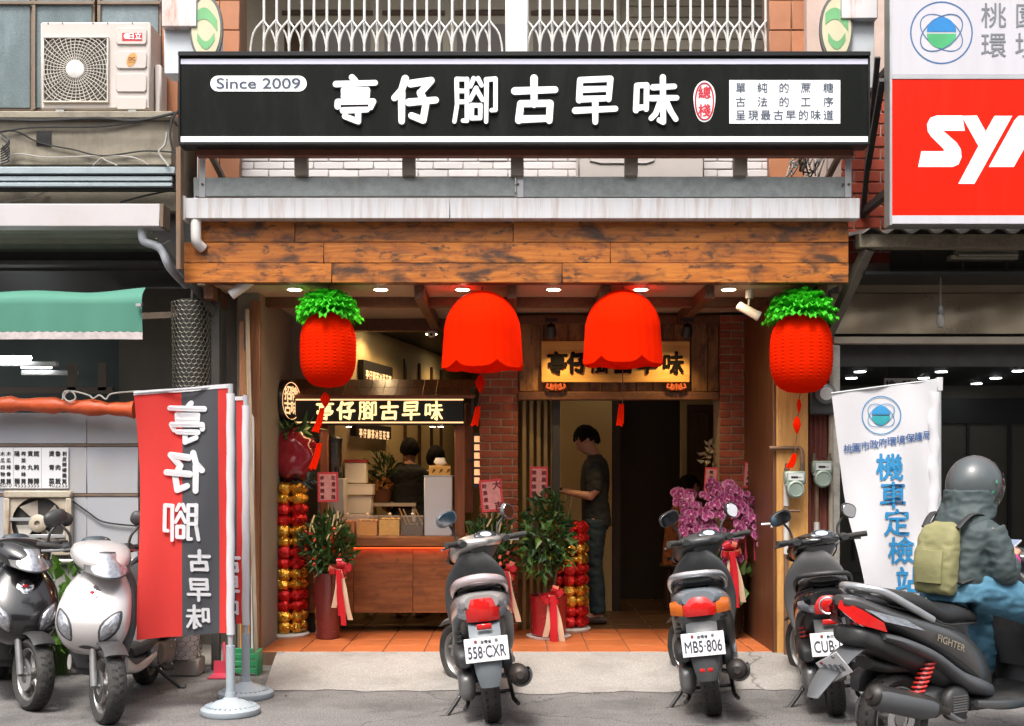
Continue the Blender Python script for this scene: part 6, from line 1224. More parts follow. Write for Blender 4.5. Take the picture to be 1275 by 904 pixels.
    for s in ((1,-1) if sport or style=='c' else (1,)):
        p0=Vector((-.01,s*.125,.30)); p1=Vector((.05,s*.13,.56)) if not sport else Vector((.13,s*.12,.52)); b=MB(); n=90
        b.tube([p0+(p1-p0)*(.12+.76*i/n)+Vector((.030*math.cos(i/n*2*PI*8),.030*math.sin(i/n*2*PI*8),0)) for i in range(n+1)],.0065,6); sh=b.build('shock_spring',shock,q,local=True); b=MB(); b.tube([p0,p1],.014,8); b.build('shock_rod',metalg,sh,local=True)
    if stand:
        pt('side_stand',plast,('tube',[(.30,.11,.20),(.22,.19,.10),(.16,.27,.018)],.012,8,True,8),('lathe',[(.018,-.018),(.018,.018)],(.155,.285,.019),'y',10)); pt('centre_stand',plast,('tube',[(.22,.12,.19),(.02,.13,.11),(-.08,.15,.10)],.012,8),('tube',[(.22,-.12,.19),(.02,-.13,.11),(-.08,-.15,.10)],.012,8),('tube',[(.10,-.13,.145),(.10,.13,.145)],.010,8))
    return q
silver=M('silver_paint',(.50,.48,.47),.3,.55,var=.03,rvar=.02,coat=.7,dirt=(.38,.35,.33),dirt_amt=.2); silverp=M('pinkish_silver',(.56,.46,.47),.3,.4,var=.05,coat=.7)
greyb=M('blue_grey_paint',(.27,.31,.35),.32,.5,var=.04,rvar=.02,coat=.6,dirt=(.22,.22,.22),dirt_amt=.3); greyd=M('dark_grey_plastic',(.05,.053,.057),.42,var=.15,dirt=(.13,.12,.12),dirt_amt=.3,dirt_scale=5)
blackp=M('black_paint_gloss',(.012,.012,.013),.2,var=.1,coat=.8); gun=M('gunmetal_paint',(.105,.105,.105),.3,.5,var=.04,rvar=.02,coat=.6,dirt=(.15,.14,.13),dirt_amt=.25); greym=M('mid_grey_fender',(.14,.16,.175),.45,var=.08)
silv2=M('warm_silver',(.55,.52,.515),.32,.35,var=.02,rvar=.0,coat=.6)
scooter('glossy black scooter facing the street beside the silver scooter at the noodle stall',(-3.52,4.86),-60,-3,14,blackp,plast,None,'c',inner=plast)
scooter('silver scooter facing the street beside the red and black banner',(-2.44,4.66),-89,-3,34,silv2,plast,None,'b',inner=gplast,cover=silv2)
scooter('silver grey scooter with plate 558-CXR parked before the drinks stall',(X(614,GY(898)),GY(898)),93,-6,36,silver,greym,'558·CXR','a',rail=silverp,inner=gplast)
scooter('blue grey scooter with plate MB5-806 parked before the orchids',(X(889,GY(890)),GY(890)),80,-7,36,greyb,greyd,'MB5·806','b',rail=M('rail_silver',(.52,.53,.55),.3,.6,coat=.4),inner=greyd)
scooter('black scooter with plate CUB-173 and red shocks parked before the gas meters',(X(1042,GY(890)),GY(890)),78,-6,26,blackp,plast,'CUB·173','c',inner=M('dusty_grey_plastic',(.13,.13,.13),.5,var=.15),shock=M('shock_red',(.55,.03,.025),.4),rail=plast)
RS=scooter('gunmetal scooter with red shock carrying the helmeted rider',(X(1112,GY(948)),GY(948)),30,0,-4,gun,M('gunmetal_trim',(.085,.09,.096),.42,var=.1),'x','d',shock=MATS['shock_red'],rail=M('rail_alloy',(.50,.52,.54),.3,.7),stand=False)
b=MB(); put(b,'FIGHTER',0,0,.05,0,slant=.25,fn=lambda a,b_,l:(.20+a,-.180-l,.585+b_-a*.36),bold=.01); b.build('lettering',M('decal_gold',(.40,.34,.24),.4,.4),RS,local=True,smooth=0)
# ================================================================ BANNERS
basem=M('banner_base_plastic',(.34,.39,.43),.45,var=.06,dirt=(.28,.26,.24),dirt_amt=.4); polem=M('banner_pole',(.50,.51,.53),.4,.4)
def bannerbase(q,x,y,ztop):
    part('base',basem,q,('lathe',[(.165,.001),(.172,.012),(.170,.035),(.150,.05),(.148,.044),(.12,.052),(.085,.075),(.05,.085),(.032,.10),(.03,.13),(0,.13)],(x,y,0),'z',36))
    b=MB()
    for k in range(28): a=2*PI*k/28; b.ob((x+.135*math.cos(a),y+.135*math.sin(a),.050),(.022,.008,.010),(0,0,a))
    b.build('base_ribs',basem,q)
    part('socket',basem,q,('tube',[(x,y,.13),(x,y,.40)],.026,14)); part('pole',polem,q,('tube',[(x,y,.40),(x,y,ztop)],.016,12))
redc=M('banner_red',(.70,.035,.028),.75,var=.05,transl=.3,sheen=.2); blkc=M('banner_charcoal',(.055,.057,.065),.75,var=.10,transl=.12); whc=M('banner_white',(.74,.73,.76),.6,var=.03,transl=.25)
def redbanner(y,u0,um1,um2,u1,v0l,v0r,v1l,v1r,up,vpt,label,ghost):
    xp=X(up,y); q=thing('fabric_banner',label,'banner',(xp,y,0),group='red and black shop banners on poles'); bannerbase(q,xp,y,Z(vpt,y))
    def rip(u,v): k=(up-u)/120; return .035*k*math.sin((v-480)/55+u/30)+.012*math.sin(u/11+v/90)
    def S(u,v): return (X(u,y),y+rip(u,v),Z(v,y))
    def pos(a,t):
        u=sp(u0+4*math.sin(t*3.)+ (5*t),u1,a); vt=sp(v0l,v0r,a); vb=sp(v1l,v1r,a); return S(u,sp(vt,vb,t))
    for nm,a0,a1,mt in (('red_panel',0,(um1-u0)/(u1-u0),redc),('charcoal_panel',(um1-u0)/(u1-u0),(um2-u0)/(u1-u0),blkc),('edge_panel',(um2-u0)/(u1-u0),1,redc)):
        b=MB(); b.sheet(lambda a,t,a0=a0,a1=a1:pos(sp(a0,a1,a),t),14,40); b.build(nm,mt,q,smooth=80)
    b=MB(); b.sheet(lambda a,t:tuple(Vector(pos(a,0))+Vector((0,-.004,.018-.024*t))),30,1); b.build('top_hem',whc,q,smooth=80)
    part('top_arm',polem,q,('tube',[pos(0,-.004),pos(1,-.004),(xp,y,Z(v0r,y)-.0)],.006,6))
    b=MB(); b.sheet(lambda a,t:(xp+.024*math.cos(PI+a*2*PI)+.0015*math.sin(t*33),y+.024*math.sin(PI+a*2*PI),sp(Z(v0r+8,y),Z(v1r+2,y),t)),14,40); b.build('pole_sleeve',whc,q,smooth=80)
    fn=lambda a,b_,l:tuple(Vector(S(a,-b_))+Vector((0,-.004-l,0)))
    for ch,u,v,h in ghost:
        e=MB(); brush(e,ch,u,-v,h,0,.003,True,fn,fat=1.1); e.build('character',whc,q,smooth=0)
redbanner(GY(889),167,224,272,284,491,482,796,788,287,478,'red and charcoal shop banner on a round base beside the silver scooter',[('亭',233,527,50),('仔',230,588,50),('腳',227,650,46),('古',249,698,26),('早',248,734,28),('味',247,768,28)])
redbanner(GY(868),216,262,294,303,500,497,782,776,306,492,'red and charcoal shop banner half hidden behind the other banner',[('亭',262,535,46),('仔',259,590,46),('腳',256,648,44),('古',287,700,25),('早',286,730,26),('味',285,758,26)])
yb=5.02; wq=thing('white_banner','white satin banner with blue emblem and vertical blue characters behind the scooters','banner',(X(1169,yb),yb,0))
sat=M('white_satin',(.76,.75,.78),.32,var=.03,sheen=.3,transl=.2)
xp=X(1169,yb); bannerbase(wq,xp,yb,Z(480,yb))
def wrip(u,v):
    d=(u-1035)/130; return .03*math.sin(u/17+(v-480)/60)*(.3+.5*(v-480)/270)+.012*math.sin((u-.35*v)/9)*(.2+d)*.8
def WS(u,v,l=0): return (X(u,yb),yb+wrip(u,v)-l,Z(v,yb))
def wl(t): return catmull([(1035,491),(1043,555),(1054,630),(1068,690),(1080,752)],40)[int(round(t*40))]
b=MB(); 
def wp(a,t): p=wl(t); ur=1168-9*t*t-4*math.sin(t*4); vr=sp(473,748,t); return WS(sp(p[0],ur,a),sp(p[1],vr,a))
b.sheet(wp,50,40); b.build('cloth',sat,wq,smooth=80)
part('top_arm',polem,wq,('tube',[WS(1034,490,.004),WS(1100,481,.004),(xp,yb,Z(472.5,yb))],.007,8)); part('pole_cap',whc,wq,('box',xp-.018,xp+.022,yb-.02,yb+.02,Z(487,yb),Z(470,yb)),bevel=.004)
b=MB(); b.sheet(lambda a,t:(xp-.035+.035*math.cos(PI+a*2*PI)*(1+.2*math.sin(t*55)*.5)+.005*math.sin(t*31),yb+.03*math.sin(PI+a*2*PI),sp(Z(488,yb),Z(748,yb),t)),14,60); b.build('pole_sleeve',sat,wq,smooth=80)
bb=M('banner_blue',(.02,.22,.46),.6); bn=M('banner_navy',(.05,.12,.30),.6)
em=[MB(),MB(),MB()]; emblem(em,1097,-517,23.5,lambda a,b_,l:WS(a,-b_,.005+l)); em[0].build('emblem_rings',bb,wq,smooth=0); em[1].build('emblem_upper_half',bb,wq,smooth=0); em[2].build('emblem_lower_half',M('banner_teal',(.03,.32,.36),.6),wq,smooth=0)
t=MB(); fn=lambda a,b_,l:WS(a,-b_,.006+l)
for i,ch in enumerate('桃園市政府環境保護局'): put(t,ch,1056+i*10.8,-(559-i*1.9),11.5,0,fn=fn,bold=.015)
t.build('small_lettering',bn,wq,smooth=0); t=MB()
for ch,u,v in (('機',1107,582),('車',1111,617),('定',1116,651),('檢',1122,686),('站',1133,723)): put(t,ch,u,-v,35,0,fn=fn,bold=.022)
t.build('lettering',bb,wq,smooth=0)
# ================================================================ PEOPLE
skinm=M('skin',(.50,.26,.17),.55,var=.06,scale=12); hairm=M('black_hair',(.008,.007,.006),.85,var=.4,scale=60,spec=.15,bump=1.,bscale=70); 
from mathutils import noise as NZ
def fuse(name,mb,mat,parent,voxel=.010,it=5,fold=0):
    me=mb.mesh('tmp',mat,smooth=0); o=bpy.data.objects.new('tmp',me); C.objects.link(o)
    m=o.modifiers.new('r','REMESH'); m.mode='VOXEL'; m.voxel_size=voxel; s=o.modifiers.new('s','SMOOTH'); s.iterations=it; s.factor=.5
    bpy.context.view_layer.update(); me2=bpy.data.meshes.new_from_object(o.evaluated_get(bpy.context.evaluated_depsgraph_get())); me2.name=name
    bpy.data.objects.remove(o); bpy.data.meshes.remove(me)
    if fold:
        N_=[v.normal.copy() for v in me2.vertices]; P_=[v.co.copy() for v in me2.vertices]; O_=[]
        for p,nn in zip(P_,N_):
            k=NZ.noise(Vector((p.x*9,p.y*9,p.z*16)))+.5*NZ.noise(Vector((p.x*22+5,p.y*22,p.z*34))); O_+=list(p+nn*fold*(abs(k)*-1.6+.4))
        me2.vertices.foreach_set('co',O_); me2.update()
    me2.materials.clear(); me2.materials.append(mat); me2.polygons.foreach_set('use_smooth',[True]*len(me2.polygons)); me2.polygons.foreach_set('material_index',[0]*len(me2.polygons))
    o=bpy.data.objects.new(name,me2); C.objects.link(o); o.parent=parent; return o
def hand(b,w,d,n,s,curl=.6,sc=1.):
    """w wrist, d along the hand, n out of the back of the hand, s: side of the thumb"""
    w=Vector(w);d=Vector(d).normalized();n=Vector(n);n=(n-d*n.dot(d)).normalized();t=d.cross(n)*s
    pal=w+d*.045*sc; b.tube([w,w+d*.03*sc,w+d*.085*sc],[.024*sc,.03*sc,.032*sc],10,True,0,.55)
    for k,(o,L) in enumerate(((.027,.070),(.009,.078),(-.009,.072),(-.026,.058))):
        p=w+d*.082*sc+t*o*sc; L*=sc; p1=p+(d*math.cos(curl*.5)-n*math.sin(curl*.5))*L*.42; p2=p1+(d*math.cos(curl*1.5)-n*math.sin(curl*1.5))*L*.33; p3=p2+(d*math.cos(curl*2.2)-n*math.sin(curl*2.2))*L*.28; b.tube([p-d*.02*sc,p,p1,p2,p3],[.0095*sc,.0095*sc,.009*sc,.0085*sc,.007*sc],8)
    p=w+d*.03*sc+t*.025*sc; b.tube([p-t*.01,p,p+(t*.6+d*.7-n*.3).normalized()*.035*sc,p+(t*.45+d*.9-n*.5).normalized()*.062*sc],[.013*sc,.012*sc,.0105*sc,.008*sc],8)
def headmesh(b,T,face=True):
    """head about 0.22 tall centred on T; x forward"""
    o=b.T; b.T=T; b.lz([(-.112,.035,.030,.032),(-.095,.030,.055,.05),(-.055,.018,.078,.064),(-.01,.008,.090,.072),(.04,0,.096,.076),(.085,-.008,.078,.064),(.108,-.012,.035,.03)],16,20,2.1)
    if face:
        b.tube([(.09,0,.015),(.104,0,-.012),(.112,0,-.028),(.095,0,-.034)],[.009,.011,.014,.008],8); b.tube([(.088,-.022,-.062),(.096,0,-.060),(.088,.022,-.062)],.0085,8)
        for s in (-1,1): b.tube([(-.005,s*.074,.015),(-.012,s*.082,-.002),(-.006,s*.078,-.03)],[.011,.015,.009],8); b.tube([(.085,s*.05,.03),(.093,s*.022,.034)],.009,6)
    b.T=o
def hair(q,T,grow=1.09,front=.45,low=-.72,side=.05):
    b=MB(T); rr=random.Random(3); n,m=36,20
    P={}
    for i in range(n):
        for j in range(m+1):
            a=2*PI*i/n; p=PI*j/m; d=Vector((math.sin(p)*math.cos(a),math.sin(p)*math.sin(a),math.cos(p))); k=grow+.03*math.sin(a*9+p*7)+.02*math.sin(a*17-p*11)+rr.uniform(-.03,.03); P[i,j]=(d.x*.100*k-.008,d.y*.080*k,d.z*.112*k+.004)
    for i in range(n):
        for j in range(m):
            a=2*PI*(i+.5)/n; p=PI*(j+.5)/m; dx,dz=math.sin(p)*math.cos(a),math.cos(p); dy=abs(math.sin(p)*math.sin(a))
            if dz<low or (dx>front and dz<.45+.2*math.sin(a*13)) or (dx>-.12 and dz<side) or (dx>-.45 and dz<-.3): continue
            b.add([P[i,j],P[(i+1)%n,j],P[(i+1)%n,j+1],P[i,j+1]],[(0,1,2,3)])
    o=b.build('hair',hairm,q,local=True,smooth=60,merge=True); md=o.modifiers.new('thick','SOLIDIFY'); md.thickness=.012; md.offset=0; return o
def standing(label,loc,yaw,hgt,shirt,pants,arms,headturn=(0,0,0),sandals=False,hands=True,bend=0):
    q=thing('person',label,'person',loc,R(yaw)); k=hgt/1.70; K=Matrix.Scale(k,4); UB=Matrix.Translation((0,0,.95))@Euler((0,R(bend),0)).to_matrix().to_4x4()@Matrix.Translation((0,0,-.95))
    HT=K@UB@Matrix.Translation((.04,0,1.585))@Euler(tuple(R(a) for a in headturn)).to_matrix().to_4x4()
    b=MB(K)
    b.T=K@UB; b.lz([(.90,0,.10,.15),(1.05,0,.095,.14),(1.22,-.01,.11,.165),(1.36,-.02,.095,.17),(1.42,-.025,.06,.10),(1.46,-.02,.05,.055)],16,20); b.tube([(-.025,0,1.42),(.0,0,1.49),(.02,0,1.55)],[.058,.052,.05],12)
    for s,A in zip((1,-1),arms):
        b.tube([(-.02,s*.14,1.385)]+A[:3],[.055,.050,.040,.027],12)
        if hands: hand(b,A[2],Vector(A[3]),A[4],s,.55)
        else: b.tube([A[2],Vector(A[2])+Vector(A[3]).normalized()*.15],[.03,.02],8)
    headmesh(b,HT)
    b.T=K
    b.lz([(.80,0,.10,.15),(.95,0,.10,.15)],4,16)
    for s in (1,-1):
        b.tube([(0,s*.085,.90),(.015,s*.09,.70),(.02,s*.092,.49),(-.005,s*.092,.28),(-.02,s*.09,.08)],[.088,.078,.056,.054,.038],12,True,16); b.lx([(-.07,.035,.03,.03),(-.02,.05,.038,.05),(.06,.04,.045,.035),(.13,.025,.045,.022),(.17,.02,.03,.012)],8,12) if False else b.tube([(-.06,s*.09,.04),(.0,s*.09,.05),(.07,s*.095,.035),(.15,s*.10,.022)],[.03,.042,.042,.024],10,True,8,.8)
    fuse('body',b,skinm,q,.011,4)
    hair(q,HT)
    b=MB(K@UB); b.lz([(.82,0,.130,.174),(.95,0,.124,.168),(1.08,0,.118,.16),(1.22,-.01,.128,.182),(1.36,-.02,.112,.188),(1.42,-.025,.075,.115),(1.45,-.022,.060,.068)],20,22)
    for s,A in zip((1,-1),arms): e=Vector((-.02,s*.145,1.385)); f=Vector(A[0]); b.tube([e,e.lerp(f,.5),f],[.072,.068,.064],14) if len(A)<6 else b.tube([e,f,Vector(A[1]),Vector(A[2])],[.07,.06,.05,.04],14)
    fuse('shirt',b,shirt,q,.010,3,.010)
    b=MB(K); b.lz([(.80,0,.115,.165),(.90,0,.118,.165),(.97,0,.115,.16)],6,18)
    for s in (1,-1): b.tube([(0,s*.085,.88),(.015,s*.09,.70),(.02,s*.094,.49),(-.005,s*.096,.28),(-.015,s*.096,.07)],[.102,.094,.078,.074,.070],14,True,18)
    fuse('trousers',b,pants,q,.010,3,.010)
    if sandals:
        for s in (1,-1): part('sandal',M('sandal_sole',(.05,.03,.02),.7),q,('tube',[(-.09,s*.09,.008),(0,s*.09,.008),(.08,s*.095,.008),(.17,s*.10,.008)],[.032,.04,.046,.03],12),local=True)
    return q
tee=M('black_tshirt',(.008,.010,.010),.85,var=.2,scale=5,bump=.3,bscale=12); teal=M('dark_teal_trousers',(.009,.026,.031),.8,var=.2,scale=4,bump=.4,bscale=10)
A_phone=[[(.04,.185,1.10),(.10,.19,1.07),(.29,.10,1.12),(.9,-.25,.15),(0,.3,1)],[(.03,-.185,1.10),(.10,-.19,1.06),(.30,-.09,1.13),(.9,.25,.12),(0,-.3,1)]]
A_phone=[[(-.0,.20,1.13),(.03,.20,1.09),(.25,.09,1.14),(.95,-.2,.1),(0,.2,1)],[(-.0,-.20,1.13),(.03,-.20,1.08),(.26,-.09,1.15),(.95,.2,.1),(0,-.2,1)]]
man=standing('person in black t-shirt and dark teal trousers looking down at a phone in the doorway',(X(742,7.0),7.0,.133),176,1.68,tee,teal,A_phone,(0,30,0),True,bend=4)
ph=thing('phone','dark phone held by the standing person in the doorway','phone',(X(742,7.0)-.36,6.99,.133+1.13)); part('body',M('phone_black',(.02,.02,.02),.2),ph,('ob',(X(742,7.0)-.37,6.99,1.265),(.075,.15,.010),(0,R(22),R(90)))); part('screen',M('phone_screen',(.05,.06,.08),.05,emit=.3,ecol=(.6,.7,1)),ph,('ob',(X(742,7.0)-.372,6.99,1.272),(.066,.13,.002),(0,R(22),R(90))))
A_work=[[(.05,.22,1.12),(.10,.23,1.06),(.30,.16,1.02),(1,-.1,0),(0,.2,1)],[(.05,-.22,1.12),(.10,-.23,1.06),(.30,-.16,1.02),(1,.1,0),(0,-.2,1)]]
standing('staff member in black t-shirt working behind the drinks stall counter',(X(510,7.4),7.4,.1),95,1.63,tee,teal,A_work,(0,18,0),hands=False,bend=8)
standing('staff member with dark hair half hidden behind the tissue box',(X(541,7.7),7.7,.1),70,1.55,M('brown_top',(.06,.04,.03),.8),teal,A_work,(0,12,0),hands=False)
# seated customer deep in the doorway
sq_=thing('stool','dark stool under the customer in the doorway','stool',(X(842,7.9),7.9,.134)); part('seat',trim,sq_,('lathe',[(.15,.52),(.16,.53),(.15,.555),(0,.555)],(X(842,7.9),7.9,0),'z',20))
for a in range(4): part('leg',trim,sq_,('tube',[(X(842,7.9)+.1*math.cos(a*PI/2+.8),7.9+.1*math.sin(a*PI/2+.8),.52),(X(842,7.9)+.14*math.cos(a*PI/2+.8),7.9+.14*math.sin(a*PI/2+.8),.134)],.014,6))
pq2=thing('person','seated customer in an orange plaid shirt dimly seen behind the orchids','person',(X(842,7.9),7.9,.13),R(-15)); b=MB(); b.lz([(.42,0,.11,.16),(.6,.0,.10,.145),(.8,.03,.11,.165),(.92,.05,.09,.17),(.98,.06,.05,.07),(1.04,.08,.05,.05)],14,18)
HT=Matrix.Translation((.12,0,1.13))@Euler((0,R(15),0)).to_matrix().to_4x4(); headmesh(b,HT)
for s in (1,-1): b.tube([(0,s*.09,.48),(.22,s*.11,.50),(.42,s*.11,.48),(.44,s*.11,.25),(.42,s*.11,.06),(.54,s*.11,.025)],[.085,.08,.06,.055,.04,.026],10); b.tube([(.04,s*.16,.93),(.08,s*.22,.70),(.28,s*.12,.66),(.36,s*.06,.68)],[.055,.048,.034,.02],10)
fuse('body',b,skinm,pq2,.012,4); hair(pq2,HT); b=MB(); b.lz([(.40,0,.13,.175),(.6,0,.12,.16),(.8,.03,.125,.18),(.92,.05,.105,.185),(.985,.06,.06,.08)],14,18)
for s in (1,-1): b.tube([(.04,s*.16,.93),(.08,s*.22,.70),(.24,s*.14,.665)],[.068,.062,.05],12)
fuse('shirt',b,M('plaid_orange',(.30,.10,.03),.8,var=.4,scale=20),pq2,.012,3,.010); b=MB(); b.lz([(.38,0,.125,.17),(.50,0,.125,.17)],4,16)
for s in (1,-1): b.tube([(0,s*.09,.48),(.22,s*.11,.50),(.42,s*.11,.48),(.44,s*.11,.25),(.42,s*.11,.08)],[.098,.095,.075,.068,.06],12)
fuse('trousers',b,teal,pq2,.012,3,.010)
# ---------------------------------------------------------------- rider on the gunmetal scooter (same frame as the scooter)
RL=tuple(Vector(RS.location)+Vector((math.cos(R(30))*.10,math.sin(R(30))*.10,0)))
rd=thing('person','helmeted rider in grey green hooded jacket and jeans holding a phone on the gunmetal scooter','person',RL,tuple(RS.rotation_euler))
jean=M('blue_jeans',(.055,.16,.24),.85,var=.22,scale=7,bump=.5,bscale=16,dirt=(.10,.24,.33),dirt_amt=.5,dirt_scale=5); jack=M('grey_green_jacket',(.042,.06,.062),.7,var=.15,scale=5,bump=.4,bscale=14); khk=M('khaki_canvas',(.22,.21,.095),.8,var=.12,bump=.3,bscale=30)
hipz=.845; HT=Matrix.Translation((.50,0,1.325))@Euler((0,R(24),0)).to_matrix().to_4x4()
tor=[(.78,.36,.115,.15),(.88,.36,.105,.138),(.98,.375,.105,.143),(1.08,.395,.10,.155),(1.15,.41,.08,.148),(1.19,.425,.055,.08),(1.24,.45,.05,.055)]
ks=1.
legR=[(.37,-.10,.82),(.52,-.17,.78),(.74,-.22,.68),(.79,-.235,.50),(.765,-.25,.28),(.74,-.26,.10)]; legL=[(.37,.10,.82),(.52,.15,.78),(.74,.17,.68),(.79,.17,.52),(.75,.15,.40),(.72,.14,.34)]
armR=[(.41,-.152,1.12),(.43,-.198,1.0),(.45,-.205,.90),(.575,-.155,.945),(.64,-.11,.985)]; armL=[(.41,.152,1.12),(.43,.198,1.0),(.45,.205,.90),(.575,.155,.945),(.64,.11,.985)]
b=MB(); b.lz(tor,16,20); headmesh(b,HT)
for l in (legR,legL): b.tube(l,[.09,.085,.066,.058,.05,.04],12,True,18)
for a in (armR,armL): b.tube(a,[.055,.05,.045,.034,.026],12,True,14)
hand(b,(.635,-.115,.982),(.85,.38,.25),(.2,-.9,.6),-1,.55); hand(b,(.635,.115,.982),(.85,-.38,.25),(.2,.9,.6),1,.55)
fuse('body',b,skinm,rd,.0075,3)
b=MB(); b.lz([(z,x+.0,a+.028,w_+.03) for z,x,a,w_ in tor[:5]]+[(1.20,.44,.075,.10),(1.235,.46,.068,.075)],20,22)
for a in (armR,armL): b.tube(a[:4],[.078,.072,.066,.050],14,True,14)
fuse('jacket',b,jack,rd,.009,3,.010)
for a in (armR,armL): p=Vector(a[3]); d=(Vector(a[4])-p).normalized(); b=MB(); b.tube([p-d*.01,p+d*.03],.047,14); b.build('cuff',M('magenta_cuff',(.40,.03,.16),.7),rd,local=True)
b=MB(); b.lz([(.765,.36,.15,.185),(.86,.36,.135,.18)],4,18)
for l in (legR,legL): b.tube(l,[.108,.104,.086,.076,.070,.066],14,True,20)
fuse('jeans',b,jean,rd,.009,3,.010)
for l in (legR,legL): p=Vector(l[-1]); part('shoe',M('shoe_dark',(.03,.03,.035),.6),rd,('tube',[p+Vector((-.05,0,-.055)),p+Vector((.0,0,-.045)),p+Vector((.08,0,-.06)),p+Vector((.17,0,-.072))],[.036,.046,.044,.026],12,True,10),local=True)
b=MB(); b.lz([(1.10,.38,.11,.165),(1.15,.40,.12,.155),(1.20,.43,.125,.145),(1.26,.455,.125,.13),(1.32,.45,.115,.125)],14,24,2.2,False); fuse('hood',MB().add([tuple(v) for v in b.v],b.f+[tuple(range(24))[::-1],tuple(range(len(b.v)-24,len(b.v)))]),jack,rd,.009,3,.010)
# helmet: open shell, visor, printed trim
hm_=thing('helmet','grey helmet with green and red flower print worn by the rider','helmet',RL,tuple(RS.rotation_euler)); helm=M('helmet_grey',(.07,.082,.086),.42,var=.12,coat=.25)
b=MB(HT@Matrix.Translation((-.012,0,.012))); n,m=40,22
P=lambda i,j,k=1.:Vector((math.sin(PI*j/m)*math.cos(2*PI*i/n)*.150*k,math.sin(PI*j/m)*math.sin(2*PI*i/n)*.132*k,math.cos(PI*j/m)*.155*k))
for i in range(n):
    for j in range(m):
        a=2*PI*(i+.5)/n; p=PI*(j+.5)/m; dx,dz=math.sin(p)*math.cos(a),math.cos(p)
        if dz<-.82 or (dx>.42 and -.95<dz<.42): continue
        b.add([P(i,j),P(i+1,j),P(i+1,j+1),P(i,j+1)],[(0,1,2,3)])
o=b.build('shell',helm,hm_,local=True,smooth=60,merge=True); md=o.modifiers.new('thick','SOLIDIFY'); md.thickness=.018; md.offset=-1
b=MB(HT@Matrix.Translation((-.012,0,.012)))
b.sheet(lambda u,v:Vector((math.sin(R(58+62*v))*math.cos(R(-72+144*u))*.160,math.sin(R(58+62*v))*math.sin(R(-72+144*u))*.140,math.cos(R(58+62*v))*.163)),20,10); b.build('visor',M('smoke_visor',(.06,.05,.04),.08,alpha=.55,var=.05,coat=.6),hm_,local=True,smooth=80)
for nm,mt,rng in (('red_print',M('print_red',(.55,.06,.10),.4),0),('green_print',M('print_green',(.05,.38,.18),.4),1)):
    b=MB(HT@Matrix.Translation((-.012,0,.012))); rr=random.Random(8+rng)
    for k in range(14 if rng==0 else 9):
        th=-1.5+k*.23 if rng==0 else rr.uniform(-1.2,1.6); ex=.25 if rng==0 else rr.choice((.32,-.1,.55))
        p=Vector((.151*math.sin(ex)*1.,-.134*math.cos(ex)*math.cos(th),.157*math.cos(ex)*math.sin(th))); d=p.normalized(); q_=Matrix.Translation(p*1.025)@d.to_track_quat('Z','Y').to_matrix().to_4x4(); s_=.007 if rng==0 else .011
        b.add([q_@Vector(v) for v in ((0,-s_,.003),(s_*.7,0,.004),(0,s_,.003),(-s_*.7,0,.004))],[(0,1,2,3)])
    b.build(nm,mt,hm_,local=True,smooth=0)
bp=thing('backpack','khaki canvas backpack on the rider of the gunmetal scooter','backpack',RL,tuple(RS.rotation_euler))
b=MB(); b.lz([(.80,.205,.04,.10),(.83,.20,.05,.115),(.95,.205,.056,.12),(1.06,.225,.052,.115),(1.13,.25,.042,.10),(1.16,.27,.025,.06)],18,24,3.2); fuse('bag',b,khk,bp,.009,2,.006)
b=MB(); b.lz([(.86,.15,.018,.08),(.95,.148,.02,.085),(1.02,.165,.018,.08)],10,18,3.2); b.build('pocket',khk,bp,local=True)
for s in (1,-1): part('strap',M('strap_black',(.02,.02,.02),.7),bp,('tube',[(.24,s*.10,1.13),(.34,s*.12,1.20),(.50,s*.125,1.14),(.505,s*.135,1.02),(.42,s*.15,.92),(.22,s*.13,.86)],.018,8,True,24,.45),local=True)
pp=thing('phone','pale phone held in both hands by the rider','phone',RL,tuple(RS.rotation_euler)); PH=Matrix.Translation((.745,-.01,1.015))@Euler((0,R(-30),0)).to_matrix().to_4x4(); b=MB(PH); b.box(-.075,.075,-.038,.038,-.005,.005); b.build('body',M('phone_grey',(.40,.40,.42),.3),pp,local=True,bevel=.003); b=MB(PH); b.box(-.07,.07,-.034,.034,.0052,.006); b.build('screen',MATS['phone_screen'],pp,local=True)
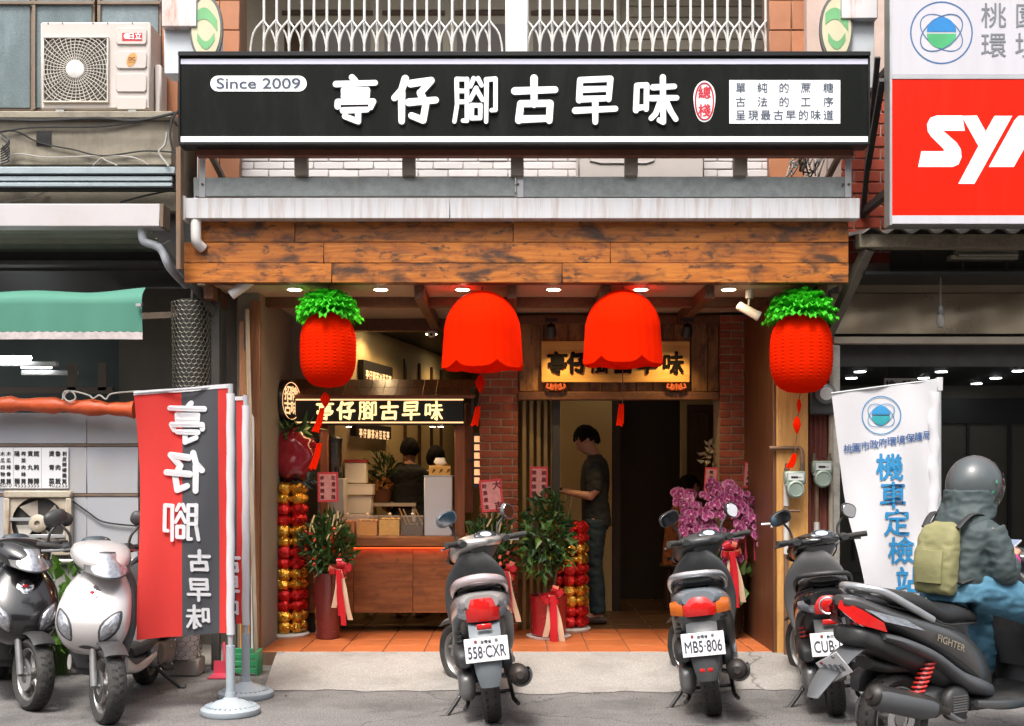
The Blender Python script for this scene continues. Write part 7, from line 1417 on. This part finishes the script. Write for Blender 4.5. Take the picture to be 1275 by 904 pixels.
# ================================================================ unseen row across the street behind the camera, added to block low sky
facs=[M('opposite_grey',(.30,.28,.26),.8,var=.12,scale=1.5,dirt=(.18,.17,.15),dirt_amt=.5,dirt_scale=.6),M('opposite_beige',(.36,.31,.25),.8,var=.12,scale=1.5,dirt=(.2,.17,.14),dirt_amt=.5,dirt_scale=.6),M('opposite_brick',(.26,.16,.12),.8,var=.15,scale=1.5)]
wme=MB().box(-.7,.7,-.06,.02,-.75,.75).mesh('window',M('far_window',(.05,.06,.07),.1)); fme2=MB().box(-.8,.8,-.03,.015,-.85,-.76).mesh('sill',M('far_sill',(.4,.38,.35),.7))
for k,(x,wd,h,fm_) in enumerate(((-17,8,10.5,0),(-8.8,8,12.,1),(-.6,8,9.5,2),(7.6,8,11.5,0),(15.8,8,10.,1))):
    q=thing('unseen_building',['grey','beige','brick red','grey','beige'][k]+' '+['four','tall','low','second','end'][k]+' building across the street added out of view to block low sky','building',(x,-13.5,0)); part('wall',facs[fm_],q,('box',x-wd/2,x+wd/2,-19,-13.5,0,h)); part('shutter',M('far_shutter',(.25,.26,.27),.5,.4),q,('box',x-wd/2+.5,x+wd/2-.5,-13.56,-9.45,.05,2.8))
    for r in range(3):
        for c_ in range(3):
            if 4.2+r*2.9<h-1: inst('window',wme,q,(x-2.5+c_*2.5,-13.5,4.3+r*2.9)); inst('window_sill',fme2,q,(x-2.5+c_*2.5,-13.46,4.3+r*2.9))
# ---------------------------------------------------------------- grit and litter on the street
pb_=MB(); rr=random.Random(21)
for k in range(420):
    x=rr.uniform(-3.2,3.2); y=rr.uniform(2.2,4.35) if k%3 else rr.uniform(4.1,4.45); s=rr.uniform(.003,.008)*(1 if k%9 else 1.7); pb_.ob((x,y,s*.3),(s,s*rr.uniform(.6,1.2),s*.7),(0,0,rr.random()*3))
o=pb_.build('grit',M('street_grit',(.20,.185,.17),.9,var=.3,rnd=0),smooth=0); o['kind']='stuff'; o['label']='fine grit and small stones scattered on the asphalt'; o['category']='grit'
